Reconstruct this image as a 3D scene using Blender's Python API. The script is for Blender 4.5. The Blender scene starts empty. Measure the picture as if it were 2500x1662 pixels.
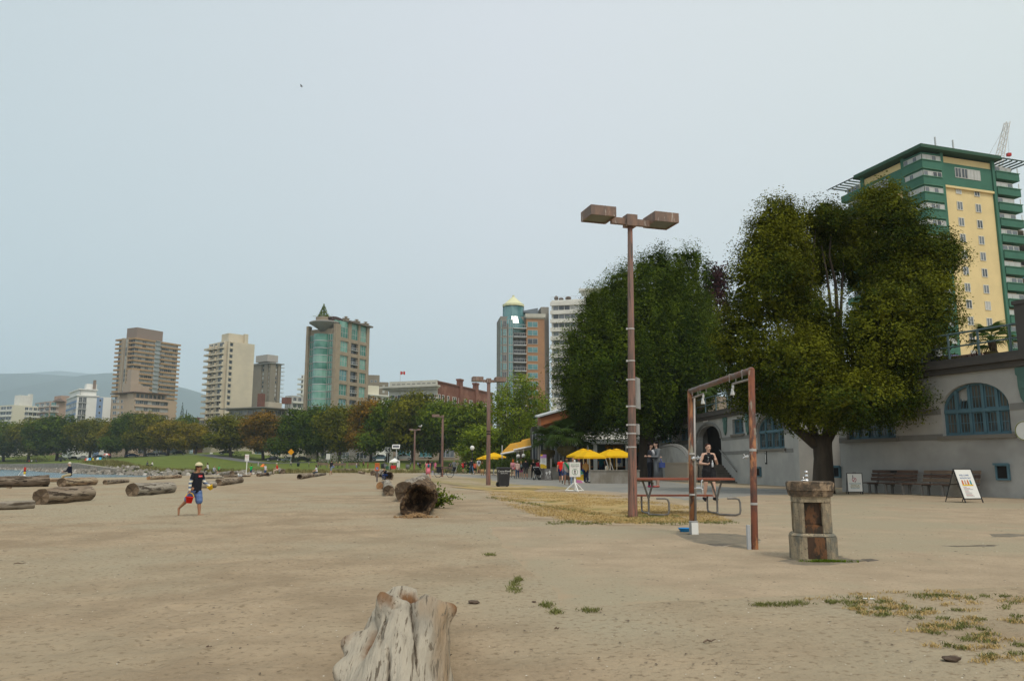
import bpy,bmesh,math,random
import numpy as np
from mathutils import Vector,Matrix,Euler
from mathutils import geometry as mgeo,noise as mnoise
random.seed(7)
RNG = np.random.default_rng(11)
PI = math.pi
SC = bpy.context.scene
COL = SC.collection
# ------------------------------------------------------------------ camera
CAMH,F,CX,CY,HOR = 1.15,1907.0,1250.0,831.0,1135.0
TH = math.atan((HOR-CY)/F)
cam_d = bpy.data.cameras.new('camera')
cam_d.sensor_width = 36.0
cam_d.lens = 36.0*F/2500.0
cam_d.clip_start = 0.1
cam_d.clip_end = 40000
cam = bpy.data.objects.new('camera',cam_d)
COL.objects.link(cam)
cam.location = (0,0,CAMH)
cam.rotation_euler = (PI/2+TH,0,0)
SC.camera = cam
# ------------------------------------------------------------------ sky, sun, exposure
SUN_EL,SUN_AZ = math.radians(58),math.radians(-128)
world = bpy.data.worlds.new('World')
SC.world = world
world.use_nodes = True
wn,wl = world.node_tree.nodes,world.node_tree.links
wn.clear()
w_out = wn.new('ShaderNodeOutputWorld')
w_bg = wn.new('ShaderNodeBackground')
w_bg.inputs['Strength'].default_value = 0.1
w_sky = wn.new('ShaderNodeTexSky')
w_sky.sky_type = 'NISHITA'
w_sky.sun_disc = False
w_sky.sun_elevation = SUN_EL
w_sky.sun_rotation = math.radians(153)
w_sky.air_density = 1.2
w_sky.dust_density = 8.0
w_sky.ozone_density = 1.0
# thin overcast of smoke haze: an even veil, a little brighter towards the right
w_tc = wn.new('ShaderNodeTexCoord')
w_sep = wn.new('ShaderNodeSeparateXYZ')
w_mr = wn.new('ShaderNodeMapRange')
w_mr.inputs['From Min'].default_value = -0.62
w_mr.inputs['From Max'].default_value = 0.62
w_ramp = wn.new('ShaderNodeValToRGB')
w_ramp.color_ramp.elements[0].color = (0.60,0.675,0.70,1)
w_ramp.color_ramp.elements[1].color = (0.80,0.845,0.81,1)
_e = w_ramp.color_ramp.elements.new(0.5)
_e.color = (0.75,0.775,0.815,1)
w_sc = wn.new('ShaderNodeVectorMath')
w_sc.operation = 'SCALE'
w_sc.inputs['Scale'].default_value = 10.0
w_mix = wn.new('ShaderNodeMix')
w_mix.data_type = 'RGBA'
w_mix.inputs['Factor'].default_value = 0.88
wl.new(w_tc.outputs['Generated'],w_sep.inputs[0])
wl.new(w_sep.outputs['X'],w_mr.inputs['Value'])
wl.new(w_mr.outputs[0],w_ramp.inputs[0])
wl.new(w_ramp.outputs[0],w_sc.inputs[0])
wl.new(w_sky.outputs[0],w_mix.inputs['A'])
wl.new(w_sc.outputs[0],w_mix.inputs['B'])
wl.new(w_mix.outputs['Result'],w_bg.inputs['Color'])
wl.new(w_bg.outputs[0],w_out.inputs['Surface'])
sun_d = bpy.data.lights.new('sun','SUN')
sun_d.energy = 1.5
sun_d.angle = math.radians(14)
sun_d.color = (1.0,0.93,0.82)
sun = bpy.data.objects.new('sun',sun_d)
COL.objects.link(sun)
_sd = Vector((math.cos(SUN_EL)*0.45,-math.cos(SUN_EL)*0.893,math.sin(SUN_EL)))
sun.rotation_euler = _sd.to_track_quat('Z','Y').to_euler()
SC.view_settings.view_transform = 'Standard'
SC.view_settings.look = 'None'
SC.view_settings.exposure = 0.27
SC.view_settings.gamma = 1.0
SC.view_settings.use_curve_mapping = False
SC.cycles.max_bounces = 6
SC.cycles.diffuse_bounces = 3
SC.cycles.glossy_bounces = 2
SC.cycles.transmission_bounces = 3
SC.cycles.transparent_max_bounces = 16
SC.cycles.volume_bounces = 2
SC.cycles.use_denoising = True
# ------------------------------------------------------------------ picture <-> place
def ray(px,py):
 cx,cy = (px-CX)/F,(CY-py)/F
 return (cx,math.cos(TH)-cy*math.sin(TH),math.sin(TH)+cy*math.cos(TH))
def at(px,py,D):
 r = ray(px,py);t = D/r[1]
 return Vector((r[0]*t,D,CAMH+r[2]*t))
WATER_Z = -0.5
NEAR_SHORE = [(-400,55),(-120,72),(-70,85),(-59,90),(-54.8,93),(-52,112),(-54,126)]
BANK = [(-700,470),(-216,330),(-158,262),(-86,160),(-54,126),(-30,119),(0,117),(40,116)]
def seg_dist(x,y,poly):
 """distance to a polyline and which side (positive: left of travel)"""
 x = np.asarray(x,float);y = np.asarray(y,float)
 best = np.full(np.broadcast(x,y).shape,1e18);side = np.zeros_like(best)
 for (ax,ay),(bx,by) in zip(poly[:-1],poly[1:]):
  dx,dy = bx-ax,by-ay
  t = np.clip(((x-ax)*dx+(y-ay)*dy)/(dx*dx+dy*dy),0,1)
  qx,qy = x-(ax+t*dx),y-(ay+t*dy)
  d = np.hypot(qx,qy)
  cr = dx*(y-ay)-dy*(x-ax)
  m = d<best-1e-9
  best = np.where(m,d,best);side = np.where(m,cr,side)
 return best,side
def sstep(a,b,v):
 t = np.clip((np.asarray(v,float)-a)/(b-a),0,1)
 return t*t*(3-2*t)
def beach_z(x,y):
 d,s = seg_dist(x,y,NEAR_SHORE)
 land = s<0
 return np.where(land,np.minimum(0.0,WATER_Z+d*0.022),WATER_Z-np.minimum(d*0.05,3.0))
def bank_dist(x,y):
 d,s = seg_dist(x,y,BANK)
 return np.where(s>0,d,-d)
def lawn_z(x,y):
 d = np.maximum(bank_dist(x,y),0)
 w = sstep(-60,-100,x)
 left = 1.5+np.minimum(d*0.075,4.8)
 right = 0.02+2.3*sstep(0,70,d)
 return left*w+right*(1-w)
def ground_z(x,y):
 b = bank_dist(x,y)
 return np.where(b>0,lawn_z(x,y),beach_z(x,y))
def G(px,py,dz=0.0):
 """where the line of sight through a picture point meets the ground"""
 r = ray(px,py)
 if r[2]>=-1e-4:
  raise ValueError('above the horizon')
 lo = None;prev = 1.0
 for D in np.geomspace(1.5,900,500):
  z = CAMH+r[2]/r[1]*D
  if z<=float(ground_z(r[0]/r[1]*D,D))+dz:
   lo,hi = prev,D;break
  prev = D
 else:
  lo,hi = 800,900
 for _ in range(30):
  m = (lo+hi)/2
  z = CAMH+r[2]/r[1]*m
  if z<=float(ground_z(r[0]/r[1]*m,m))+dz:hi = m
  else:lo = m
 D = (lo+hi)/2
 return Vector((r[0]/r[1]*D,D,float(ground_z(r[0]/r[1]*D,D))))
def flat(px,py,z=0.0):
 r = ray(px,py);t = (z-CAMH)/r[2]
 return Vector((r[0]*t,r[1]*t,z))
 # ------------------------------------------------------------------ mesh helpers
class MB:
 def __init__(self):
  self.v = [];self.f = [];self.mi = [];self.cur = 0
 def add(self,verts,faces,M=None):
  o = len(self.v)
  if M is not None:
   verts = [M@Vector(p) for p in verts]
  self.v.extend([tuple(p) for p in verts])
  for f in faces:
   self.f.append(tuple(i+o for i in f));self.mi.append(self.cur)
  return self
 def bb(self,x0,x1,y0,y1,z0,z1,M=None):
  if x0>x1:x0,x1 = x1,x0
  if y0>y1:y0,y1 = y1,y0
  if z0>z1:z0,z1 = z1,z0
  return self.add([(x0,y0,z0),(x1,y0,z0),(x1,y1,z0),(x0,y1,z0),(x0,y0,z1),(x1,y0,z1),(x1,y1,z1),(x0,y1,z1)],[(0,3,2,1),(4,5,6,7),(0,1,5,4),(1,2,6,5),(2,3,7,6),(3,0,4,7)],M)
 def box(self,c,s,M=None,rz=0):
  m = Matrix.Translation(c)@Matrix.Rotation(rz,4,'Z')
  if M is not None:m = M@m
  return self.bb(-s[0]/2,s[0]/2,-s[1]/2,s[1]/2,-s[2]/2,s[2]/2,m)
 def prism(self,poly,z0,z1,M=None,poly1=None):
  n = len(poly);p1 = poly1 or poly
  v = [(p[0],p[1],z0) for p in poly]+[(p[0],p[1],z1) for p in p1]
  f = [tuple(range(n-1,-1,-1)),tuple(range(n,2*n))]
  f +=[(i,(i+1)%n,n+(i+1)%n,n+i) for i in range(n)]
  return self.add(v,f,M)
 def tube(self,path,rad,n=8,cap=True,M=None):
  path = [Vector(p) for p in path]
  if not hasattr(rad,'__len__'):rad = [rad]*len(path)
  v = [];f = []
  up = Vector((0.123,0.077,1)).normalized()
  prev = None
  for i,p in enumerate(path):
   a = path[max(i-1,0)];b = path[min(i+1,len(path)-1)]
   d = (b-a)
   d = d.normalized() if d.length>1e-9 else Vector((0,0,1))
   if prev is None:
    ref = up if abs(d.dot(up))<0.95 else Vector((1,0,0))
    s = d.cross(ref).normalized()
   else:
    s = (prev-d*prev.dot(d)).normalized()
   prev = s
   t = d.cross(s)
   for k in range(n):
    an = 2*PI*k/n
    v.append(p+(s*math.cos(an)+t*math.sin(an))*rad[i])
  for i in range(len(path)-1):
   for k in range(n):
    f.append((i*n+k,i*n+(k+1)%n,(i+1)*n+(k+1)%n,(i+1)*n+k))
  if cap:
   f.append(tuple(range(n-1,-1,-1)))
   m = (len(path)-1)*n
   f.append(tuple(range(m,m+n)))
  return self.add(v,f,M)
 def lathe(self,prof,n=16,c=(0,0,0),M=None):
  v = [];f = []
  for r,z in prof:
   for k in range(n):
    a = 2*PI*k/n
    v.append((c[0]+r*math.cos(a),c[1]+r*math.sin(a),c[2]+z))
  for i in range(len(prof)-1):
   for k in range(n):
    f.append((i*n+k,i*n+(k+1)%n,(i+1)*n+(k+1)%n,(i+1)*n+k))
  f.append(tuple(range(n-1,-1,-1)))
  m = (len(prof)-1)*n
  f.append(tuple(range(m,m+n)))
  return self.add(v,f,M)
 def ell(self,c,r,n=10,m=6,M=None):
  v = [(c[0],c[1],c[2]-r[2])];f = []
  for i in range(1,m):
   t = -PI/2+PI*i/m
   for k in range(n):
    a = 2*PI*k/n
    v.append((c[0]+r[0]*math.cos(t)*math.cos(a),c[1]+r[1]*math.cos(t)*math.sin(a),c[2]+r[2]*math.sin(t)))
  v.append((c[0],c[1],c[2]+r[2]))
  for k in range(n):f.append((0,1+(k+1)%n,1+k))
  for i in range(m-2):
   for k in range(n):
    f.append((1+i*n+k,1+i*n+(k+1)%n,1+(i+1)*n+(k+1)%n,1+(i+1)*n+k))
  l = len(v)-1
  for k in range(n):f.append((l,1+(m-2)*n+k,1+(m-2)*n+(k+1)%n))
  return self.add(v,f,M)
 def poly(self,pts,M=None):
  return self.add(pts,[tuple(range(len(pts)))],M)
 def mesh(self,name,mats,smooth=False):
  me = bpy.data.meshes.new(name)
  me.from_pydata(self.v,[],self.f)
  if not isinstance(mats,(list,tuple)):mats = [mats]
  for m in mats:me.materials.append(m)
  if any(self.mi):me.polygons.foreach_set('material_index',self.mi)
  if smooth:me.polygons.foreach_set('use_smooth',[True]*len(self.f))
  me.update()
  return me
 def build(self,name,mats,parent=None,smooth=False,loc=None,rot=None):
  return link(name,self.mesh(name,mats,smooth),parent,loc,rot)
def link(name,me,parent=None,loc=None,rot=None,scale=None):
 o = bpy.data.objects.new(name,me)
 COL.objects.link(o)
 if parent is not None:o.parent = parent
 if loc is not None:o.location = loc
 if rot is not None:o.rotation_euler = rot if hasattr(rot,'__len__') else (0,0,rot)
 if scale is not None:o.scale = scale if hasattr(scale,'__len__') else (scale,)*3
 return o
def tag(o,label,cat,group=None):
 o['label']=label;o['category']=cat
 if group:o['group']=group
 return o
def thing(name,label,cat,loc=(0,0,0),rz=0,group=None,scale=None):
 o = link(name,None,None,loc,rz,scale)
 o.empty_display_size = 0.2
 return tag(o,label,cat,group)
def structure(o):
 o['kind']='structure';return o
def stuff(o):
 o['kind']='stuff';return o
KIDS = {}
def dup(root,loc=None,rz=None,label=None,scale=None,group=None,swap=None):
 """copy a thing with its parts and sub-parts; swap = {material name: material}"""
 def cp(o,par):
  c = o.copy();COL.objects.link(c)
  if par is not None:c.parent = par
  if swap and c.type=='MESH':
   for i,s in enumerate(c.material_slots):
    if s.material and s.material.name in swap:
     s.link = 'OBJECT';s.material = swap[s.material.name]
  for k in o.children:cp(k,c)
  return c
 r = cp(root,None)
 if loc is not None:r.location = loc
 if rz is not None:r.rotation_euler = (0,0,rz)
 if scale is not None:r.scale = scale if hasattr(scale,'__len__') else (scale,)*3
 if label:r['label']=label
 if group:r['group']=group
 return r
def np_mesh(name,verts,faces,mats,tint=None,smooth=False):
 """verts (N,3), faces (M,k) arrays"""
 me = bpy.data.meshes.new(name)
 verts = np.asarray(verts,np.float32);faces = np.asarray(faces,np.int32)
 M,k = faces.shape
 me.vertices.add(len(verts));me.vertices.foreach_set('co',verts.ravel())
 me.loops.add(M*k);me.loops.foreach_set('vertex_index',faces.ravel())
 me.polygons.add(M)
 me.polygons.foreach_set('loop_start',np.arange(0,M*k,k,dtype=np.int32))
 if smooth:me.polygons.foreach_set('use_smooth',np.ones(M,bool))
 if tint is not None:
  a = me.attributes.new('tint','FLOAT','FACE')
  a.data.foreach_set('value',np.asarray(tint,np.float32))
 for m in (mats if isinstance(mats,(list,tuple)) else [mats]):me.materials.append(m)
 me.update();me.validate()
 return me
_TXT = {}
def text_mesh(s,size,mat,align='CENTER',extrude=0.0):
 """letters standing upright in the xz plane, facing -y"""
 cu = bpy.data.curves.new('lettering','FONT')
 cu.body = s;cu.size = size;cu.align_x = align;cu.align_y = 'CENTER';cu.resolution_u = 2
 ob = bpy.data.objects.new('lettering',cu);COL.objects.link(ob)
 dg = bpy.context.evaluated_depsgraph_get()
 me = bpy.data.meshes.new_from_object(ob.evaluated_get(dg))
 bpy.data.objects.remove(ob);bpy.data.curves.remove(cu)
 me.transform(Matrix.Rotation(PI/2,4,'X'))
 me.name = 'lettering'
 me.materials.clear();me.materials.append(mat)
 return me
 # ------------------------------------------------------------------ materials
def lin(c):
 if isinstance(c,str):
  c = c.lstrip('#');c = [int(c[i:i+2],16)/255 for i in (0,2,4)]
  return tuple(x/12.92 if x<=0.04045 else ((x+0.055)/1.055)**2.4 for x in c)+(1,)
 return tuple(c)[:3]+(1,)
def mat(name,c1,c2=None,scale=3.0,stretch=(1,1,1),detail=5.0,rough=0.8,spec=0.3,bump=0.0,bscale=None,c3=None,c3scale=1.0,c3lo=0.55,c3hi=0.65,metal=0.0,lo=0.35,hi=0.65,tint=None,trans=0.0,bdist=0.02,coord='Object',edge_to=None,c4=None,c4scale=10,c4stretch=(1,1,1),c4lo=.55,c4hi=.65,crack=None):
 m = bpy.data.materials.new(name);m.use_nodes = True
 nt = m.node_tree;N = nt.nodes;L = nt.links
 b = N['Principled BSDF']
 b.inputs['Roughness'].default_value = rough
 b.inputs['Specular IOR Level'].default_value = spec
 b.inputs['Metallic'].default_value = metal
 c1 = lin(c1)
 b.inputs['Base Color'].default_value = c1
 m.diffuse_color = c1
 tc = None
 def coords(st):
  nonlocal tc
  if tc is None:tc = N.new('ShaderNodeTexCoord')
  mp = N.new('ShaderNodeMapping');mp.inputs['Scale'].default_value = st
  L.new(tc.outputs[coord],mp.inputs[0]);return mp.outputs[0]
 def nz(sc,st,det=5.0):
  n = N.new('ShaderNodeTexNoise');n.inputs['Scale'].default_value = sc;n.inputs['Detail'].default_value = det
  n.inputs['Roughness'].default_value = 0.66
  L.new(coords(st),n.inputs['Vector']);return n.outputs['Fac']
 def ramp(fac,a,bb):
  a,bb = .5+(a-.5)/1.75,.5+(bb-.5)/1.75
  r = N.new('ShaderNodeMapRange');r.inputs['From Min'].default_value = a;r.inputs['From Max'].default_value = bb
  L.new(fac,r.inputs['Value']);return r.outputs[0]
 def mix(fac,A,B):
  x = N.new('ShaderNodeMix');x.data_type = 'RGBA'
  if hasattr(fac,'default_value') and not isinstance(fac,float):L.new(fac,x.inputs['Factor'])
  else:x.inputs['Factor'].default_value = fac
  for s,v in (('A',A),('B',B)):
   if isinstance(v,tuple):x.inputs[s].default_value = v
   else:L.new(v,x.inputs[s])
  return x.outputs['Result']
 col = c1
 if c2 is not None:
  col = mix(ramp(nz(scale,stretch,detail),lo,hi),c1,lin(c2))
 if c3 is not None:
  col = mix(ramp(nz(c3scale,stretch,4.0),c3lo,c3hi),col,lin(c3))
 if c4 is not None:
  col = mix(ramp(nz(c4scale,c4stretch,6.0),c4lo,c4hi),col,lin(c4))
 if edge_to is not None:
  ea = N.new('ShaderNodeAttribute');ea.attribute_name = 'edge'
  n2 = N.new('ShaderNodeMath');n2.operation = 'MULTIPLY_ADD';n2.inputs[1].default_value = 3.0;n2.inputs[2].default_value = -1.5
  ad = N.new('ShaderNodeMath');ad.operation = 'ADD';ad.use_clamp = True
  L.new(nz(1.7,(1,1,1),9.0),n2.inputs[0]);L.new(ea.outputs['Fac'],ad.inputs[0]);L.new(n2.outputs[0],ad.inputs[1])
  col = mix(ramp(ad.outputs[0],.1,.9),lin(edge_to),col)
 if crack is not None:
  ac = N.new('ShaderNodeAttribute');ac.attribute_name = 'crack'
  col = mix(ac.outputs['Fac'],col,lin(crack))
 if tint is not None:
  at_ = N.new('ShaderNodeAttribute');at_.attribute_name = 'tint'
  col = mix(at_.outputs['Fac'],col,lin(tint))
 if not isinstance(col,tuple):L.new(col,b.inputs['Base Color'])
 if bump>0:
  bp = N.new('ShaderNodeBump');bp.inputs['Strength'].default_value = bump;bp.inputs['Distance'].default_value = bdist
  L.new(nz(bscale or scale*3,stretch,6.0),bp.inputs['Height']);L.new(bp.outputs[0],b.inputs['Normal'])
 if trans>0:
  tr = N.new('ShaderNodeBsdfTranslucent');ms = N.new('ShaderNodeMixShader');ms.inputs[0].default_value = trans
  if isinstance(col,tuple):tr.inputs[0].default_value = col
  else:L.new(col,tr.inputs[0])
  L.new(b.outputs[0],ms.inputs[1]);L.new(tr.outputs[0],ms.inputs[2])
  L.new(ms.outputs[0],N['Material Output'].inputs['Surface'])
 return m
def glass_mat(name,c,rough=0.08,c2=None,scale=0.35):
 m = mat(name,c,c2,scale=scale,rough=rough,spec=0.6,detail=1.0)
 return m
 # ------------------------------------------------------------------ ground, water, hills, haze
m_sand = mat('beach_sand',(0.375,0.292,0.195),(0.285,0.22,0.145),scale=.8,detail=12,rough=.95,spec=0.08,c3=(0.345,0.295,0.205),c3scale=0.12,c3lo=0.42,c3hi=0.62,bump=.9,bscale=9,bdist=0.05,c4=(0.24,0.185,0.12),c4scale=16,c4lo=.58,c4hi=.72)
m_lawn = mat('lawn_grass',(0.125,0.155,0.024),(0.09,0.12,0.022),scale=0.4,detail=8,rough=0.9,spec=0.1,bump=0.4,bscale=6)
m_dryland = mat('dry_ground',(0.34,0.27,0.15),(0.25,0.22,0.10),scale=0.35,detail=8,rough=0.95,spec=0.1)
m_plaza = mat('sandy_paving',(0.385,0.302,0.208),(0.315,0.248,0.17),scale=1.1,detail=14,rough=.95,spec=0.08,c3=(0.32,0.275,0.19),c3scale=0.2,c3lo=0.45,c3hi=0.65,bump=.5,bscale=40,bdist=.02,c4=(0.25,0.195,0.13),c4scale=26,c4lo=.62,c4hi=.72,edge_to=(0.35,0.272,0.182))
m_asph = mat('worn_asphalt',(0.255,0.245,0.215),(0.20,0.20,0.185),scale=0.5,detail=9,rough=0.9,spec=0.12,bump=0.2,bscale=40,bdist=0.005,edge_to=(0.365,0.287,0.197))
m_wet = mat('damp_gravel',(0.20,0.165,0.115),(0.145,0.125,0.09),scale=4,detail=12,rough=0.75,spec=0.3,bump=0.5,bscale=60,bdist=0.012,edge_to=(0.365,0.287,0.197))
m_soak = mat('soaked_gravel',(0.12,0.095,0.065),(0.085,0.065,0.045),scale=6,detail=10,rough=0.5,spec=0.4,bump=0.4,bscale=60,bdist=0.01,edge_to=(0.365,0.287,0.197))
m_drygrass = mat('dry_turf',(0.42,0.30,0.13),(0.37,0.275,0.135),scale=1.2,detail=12,rough=0.95,spec=0.05,c3=(0.17,0.165,0.06),c3scale=0.55,c3lo=0.57,c3hi=0.72,bump=0.6,bscale=18,bdist=0.03,edge_to=(0.365,0.287,0.197))
m_water = mat('sea_water',(0.055,0.115,0.145),(0.075,0.14,0.165),scale=0.2,stretch=(1,3,1),rough=0.22,spec=0.5,bump=0.5,bscale=1.1,bdist=0.25)
def grid_sheet(name,xs_of,ys,zf,m):
 rows = [np.array(xs_of(y)) for y in ys]
 n = len(rows[0]);V = []
 for y,xs in zip(ys,rows):
  z = zf(xs,np.full(n,y))
  V.append(np.stack([xs,np.full(n,y),z],1))
 V = np.concatenate(V)
 i = np.arange(len(ys)-1)[:,None]*n+np.arange(n-1)[None,:]
 fc = np.stack([i,i+1,i+n+1,i+n],-1).reshape(-1,4)
 return link(name,np_mesh(name,V,fc,m,smooth=True))
def sand_z(x,y):
 z = beach_z(x,y)
 near = np.exp(-np.hypot(x,y)/25)
 z = z+near*(0.018*np.sin(x*1.3+np.sin(y*.9)*1.2)*np.sin(y*1.7+x*.4)+0.010*np.sin(x*3.1+y*2.3)*np.sin(y*3.7-x*1.1))
 z = np.where(near>0,beach_z(x,y)+(z-beach_z(x,y))*(1-sstep(-0.6,0.6,x+0.1*y)),z)
 m = (1-sstep(-2.2,-.6,x+.035*y))*(y>1.2)
 foot = 1-sstep(30,60,y)
 dents = np.zeros_like(z)
 for cell,dep,rad_,sd in ((.42,.030,.15,1.0),(.27,.016,.085,5.0),(.75,.030,.26,9.0)):
  gx,gy = np.floor(x/cell),np.floor(y/cell)
  for ox in (-1,0,1):
   for oy in (-1,0,1):
    cx_,cy_ = gx+ox,gy+oy
    h1 = np.modf(np.abs(np.sin(cx_*127.1+cy_*311.7+sd)*43758.55))[0];h2 = np.modf(np.abs(np.sin(cx_*269.5+cy_*183.3+sd)*21345.31))[0]
    d = np.hypot(x-(cx_+h1)*cell,(y-(cy_+h2)*cell)*.8)/rad_
    dents +=dep*(.4+.6*np.abs(h1-h2))*(-np.exp(-d*d*1.6)+.35*np.exp(-(d-1.3)**2*5))
 return z-0.004+np.minimum(dents,.02)*m*foot*(.55+.45*np.sin(x*.35+1)*np.sin(y*.22))
ys = np.concatenate([np.linspace(-90,1.0,10),np.geomspace(1.4,60,620),np.geomspace(61.5,118,20),[123,130,140,170,220,330,480]])
tx = np.concatenate([np.linspace(-1.0,-0.71,10),np.linspace(-0.70,0.05,430),np.linspace(.06,0.70,30),np.linspace(0.75,1.3,10)])
def beach_xs(y):
 w = max(abs(y)*1.0,6.0)
 x = tx*w
 x[0]=-700;x[-1]=260
 return x
def beach_all(x,y):
 z = sand_z(x,y)
 b = bank_dist(x,y)
 return np.where(b>0,np.minimum(z,-0.02-0.03*b),z)
structure(grid_sheet('beach_sand',beach_xs,ys,beach_all,m_sand))
# park ground beyond the bank: rows run along the bank line
bx = np.concatenate([np.linspace(-700,-220,12),np.linspace(-210,-54,60),np.linspace(-52,240,70)])
def bank_y(x):
 return np.interp(x,[p[0] for p in BANK],[p[1] for p in BANK])
V = [];offs = [0.0,1.0,2,4,7,11,16,22,30,40,52,66,85,110,150,220,400,900,2500]
for o in offs:
 yy = bank_y(bx)+o*1.0
 zz = lawn_z(bx,yy)
 if o==0.0:zz = zz-0.02
 V.append(np.stack([bx,yy,zz],1))
V = np.concatenate(V);n = len(bx)
ii = np.arange(len(offs)-1)[:,None]*n+np.arange(n-1)[None,:]
fc = np.stack([ii,ii+1,ii+n+1,ii+n],-1).reshape(-1,4)
me = np_mesh('lawn',V,fc,[m_lawn,m_dryland],smooth=True)
cen = V[fc].mean(1)
bd = bank_dist(cen[:,0],cen[:,1])
dry = (cen[:,0]>-46+0.25*bd)&(bd<16+6*np.sin(cen[:,0]*.21))|(cen[:,0]>-5)
me.polygons.foreach_set('material_index',dry.astype(np.int32))
structure(link('lawn',me))
mb = MB();mb.poly([(-9000,40,WATER_Z),(60,40,WATER_Z),(60,500,WATER_Z),(-9000,9000,WATER_Z)])
structure(mb.build('sea',m_water))
mb = MB();mb.poly([(-14000,-2000,-3.5),(14000,-2000,-3.5),(14000,14000,-3.5),(-14000,14000,-3.5)])
structure(mb.build('sea_bed',mat('sea_bed',(0.1,0.1,0.07))))
def ragged(name,pts,z,m,width,jit=0.06,kind=structure,step=0.5):
 """flat sheet laid on the ground with a worn, uneven edge"""
 P = [Vector((p[0],p[1])) for p in pts]
 Q = [];Q0 = []
 for a,b in zip(P,P[1:]+P[:1]):
  L = (b-a).length;k = max(1,min(60,int(L/step)))
  for i in range(k):
   q = a+(b-a)*(i/k)
   nv = mnoise.noise_vector(Vector((q.x*1.1,q.y*1.1,z*50)))*1.3+mnoise.noise_vector(Vector((q.x*3.1,q.y*3.1,z*90)))*.6
   sc = jit*(1+0.06*q.length)
   Q.append(q+Vector((nv.x,nv.y))*sc);Q0.append(q)
 n = len(Q)
 area = sum(Q[i].x*Q[(i+1)%n].y-Q[(i+1)%n].x*Q[i].y for i in range(n))
 if area<0:Q.reverse();Q0.reverse()
 inner = []
 for i in range(n):
  t = (Q0[(i+1)%n]-Q0[i-1]).normalized()
  w = width*(1+0.05*Q0[i].length)
  inner.append(Q0[i]+Vector((-t.y,t.x))*w)
 V = [(q.x,q.y,z-0.014) for q in Q]+[(q.x,q.y,z) for q in inner]
 fcs = [(i,(i+1)%n,n+(i+1)%n,n+i) for i in range(n)]
 tri = mgeo.tessellate_polygon([[Vector((q.x,q.y,0)) for q in inner]])
 fcs +=[tuple(n+k for k in t) for t in tri]
 me = bpy.data.meshes.new(name);me.from_pydata(V,[],fcs)
 bm = bmesh.new();bm.from_mesh(me)
 for f in bm.faces:
  if f.normal.z<0:f.normal_flip()
 bm.to_mesh(me);bm.free()
 a = me.attributes.new('edge','FLOAT','POINT')
 a.data.foreach_set('value',[0.0]*n+[1.0]*n)
 me.materials.append(m);me.update()
 return kind(link(name,me))
def gp(*pts):return [flat(x,y) for x,y in pts]
ragged('plaza_paving',gp((1169,1284),(1192,1323),(1215,1350),(1246,1384),(1317,1448),(1337,1484),(1466,1486),(1676,1475),(2115,1456),(2268,1446),(2500,1440),(2900,1425))+[Vector((24,14)),Vector((24,60)),Vector((16,72)),Vector((11,70))]+gp((1440,1172),(1560,1215),(1700,1240),(1640,1281),(1400,1281)),0.004,m_plaza,0.30,0.06)
ragged('promenade',gp((1010,1153.5),(1095,1154),(1200,1158.5),(1330,1162),(1440,1166),(1620,1167),(1700,1178),(1840,1190),(1960,1193),(2040,1201),(2000,1208),(1900,1210),(1760,1222),(1640,1222),(1500,1203),(1330,1194),(1230,1184),(1180,1174),(1130,1166),(1060,1160),(990,1157)),0.009,m_asph,0.5,0.10)
ragged('dry_grass',gp((1165,1197),(1215,1187),(1330,1197),(1500,1206),(1640,1228),(1720,1243),(1798,1276),(1700,1281),(1480,1281),(1340,1270),(1260,1242),(1190,1216)),0.014,m_drygrass,0.9,0.25)
ragged('verge_grass',gp((1085,1167),(1130,1168.5),(1175,1176),(1240,1184),(1320,1193),(1300,1196),(1225,1187),(1180,1187),(1120,1182),(1085,1174)),0.014,mat('verge_turf',(0.23,0.19,0.075),(0.33,0.25,0.11),scale=0.5,detail=10,edge_to=(0.35,0.272,0.182)),0.9,0.3)
ragged('damp_patch',gp((1570,1300),(1620,1295),(1760,1296),(1850,1300),(1920,1310),(1930,1330),(1890,1345),(1800,1345),(1700,1338),(1620,1325)),0.009,m_wet,0.45,0.10,step=0.2)
ragged('soaked_patch',gp((1715,1328),(1780,1327),(1810,1331),(1770,1336),(1730,1334)),0.013,m_soak,0.07,0.03,step=0.06)
ragged('fountain_puddle',gp((1850,1368),(1930,1352),(2060,1352),(2130,1366),(2170,1369),(2140,1378),(2060,1386),(1960,1386),(1890,1380)),0.009,m_wet,0.22,0.07,step=0.12)
ragged('soaked_spot',gp((2100,1366),(2128,1365),(2150,1369),(2120,1372)),0.013,m_soak,0.015,0.01,step=0.04)
for q in (((2395,1302),(2450,1300),(2560,1306),(2480,1313),(2410,1312)),((2280,1333),(2380,1328),(2460,1330),(2440,1336),(2330,1336))):
 ragged('worn_patch',gp(*q),0.009,m_wet,0.12,0.08,step=0.2)
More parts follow.
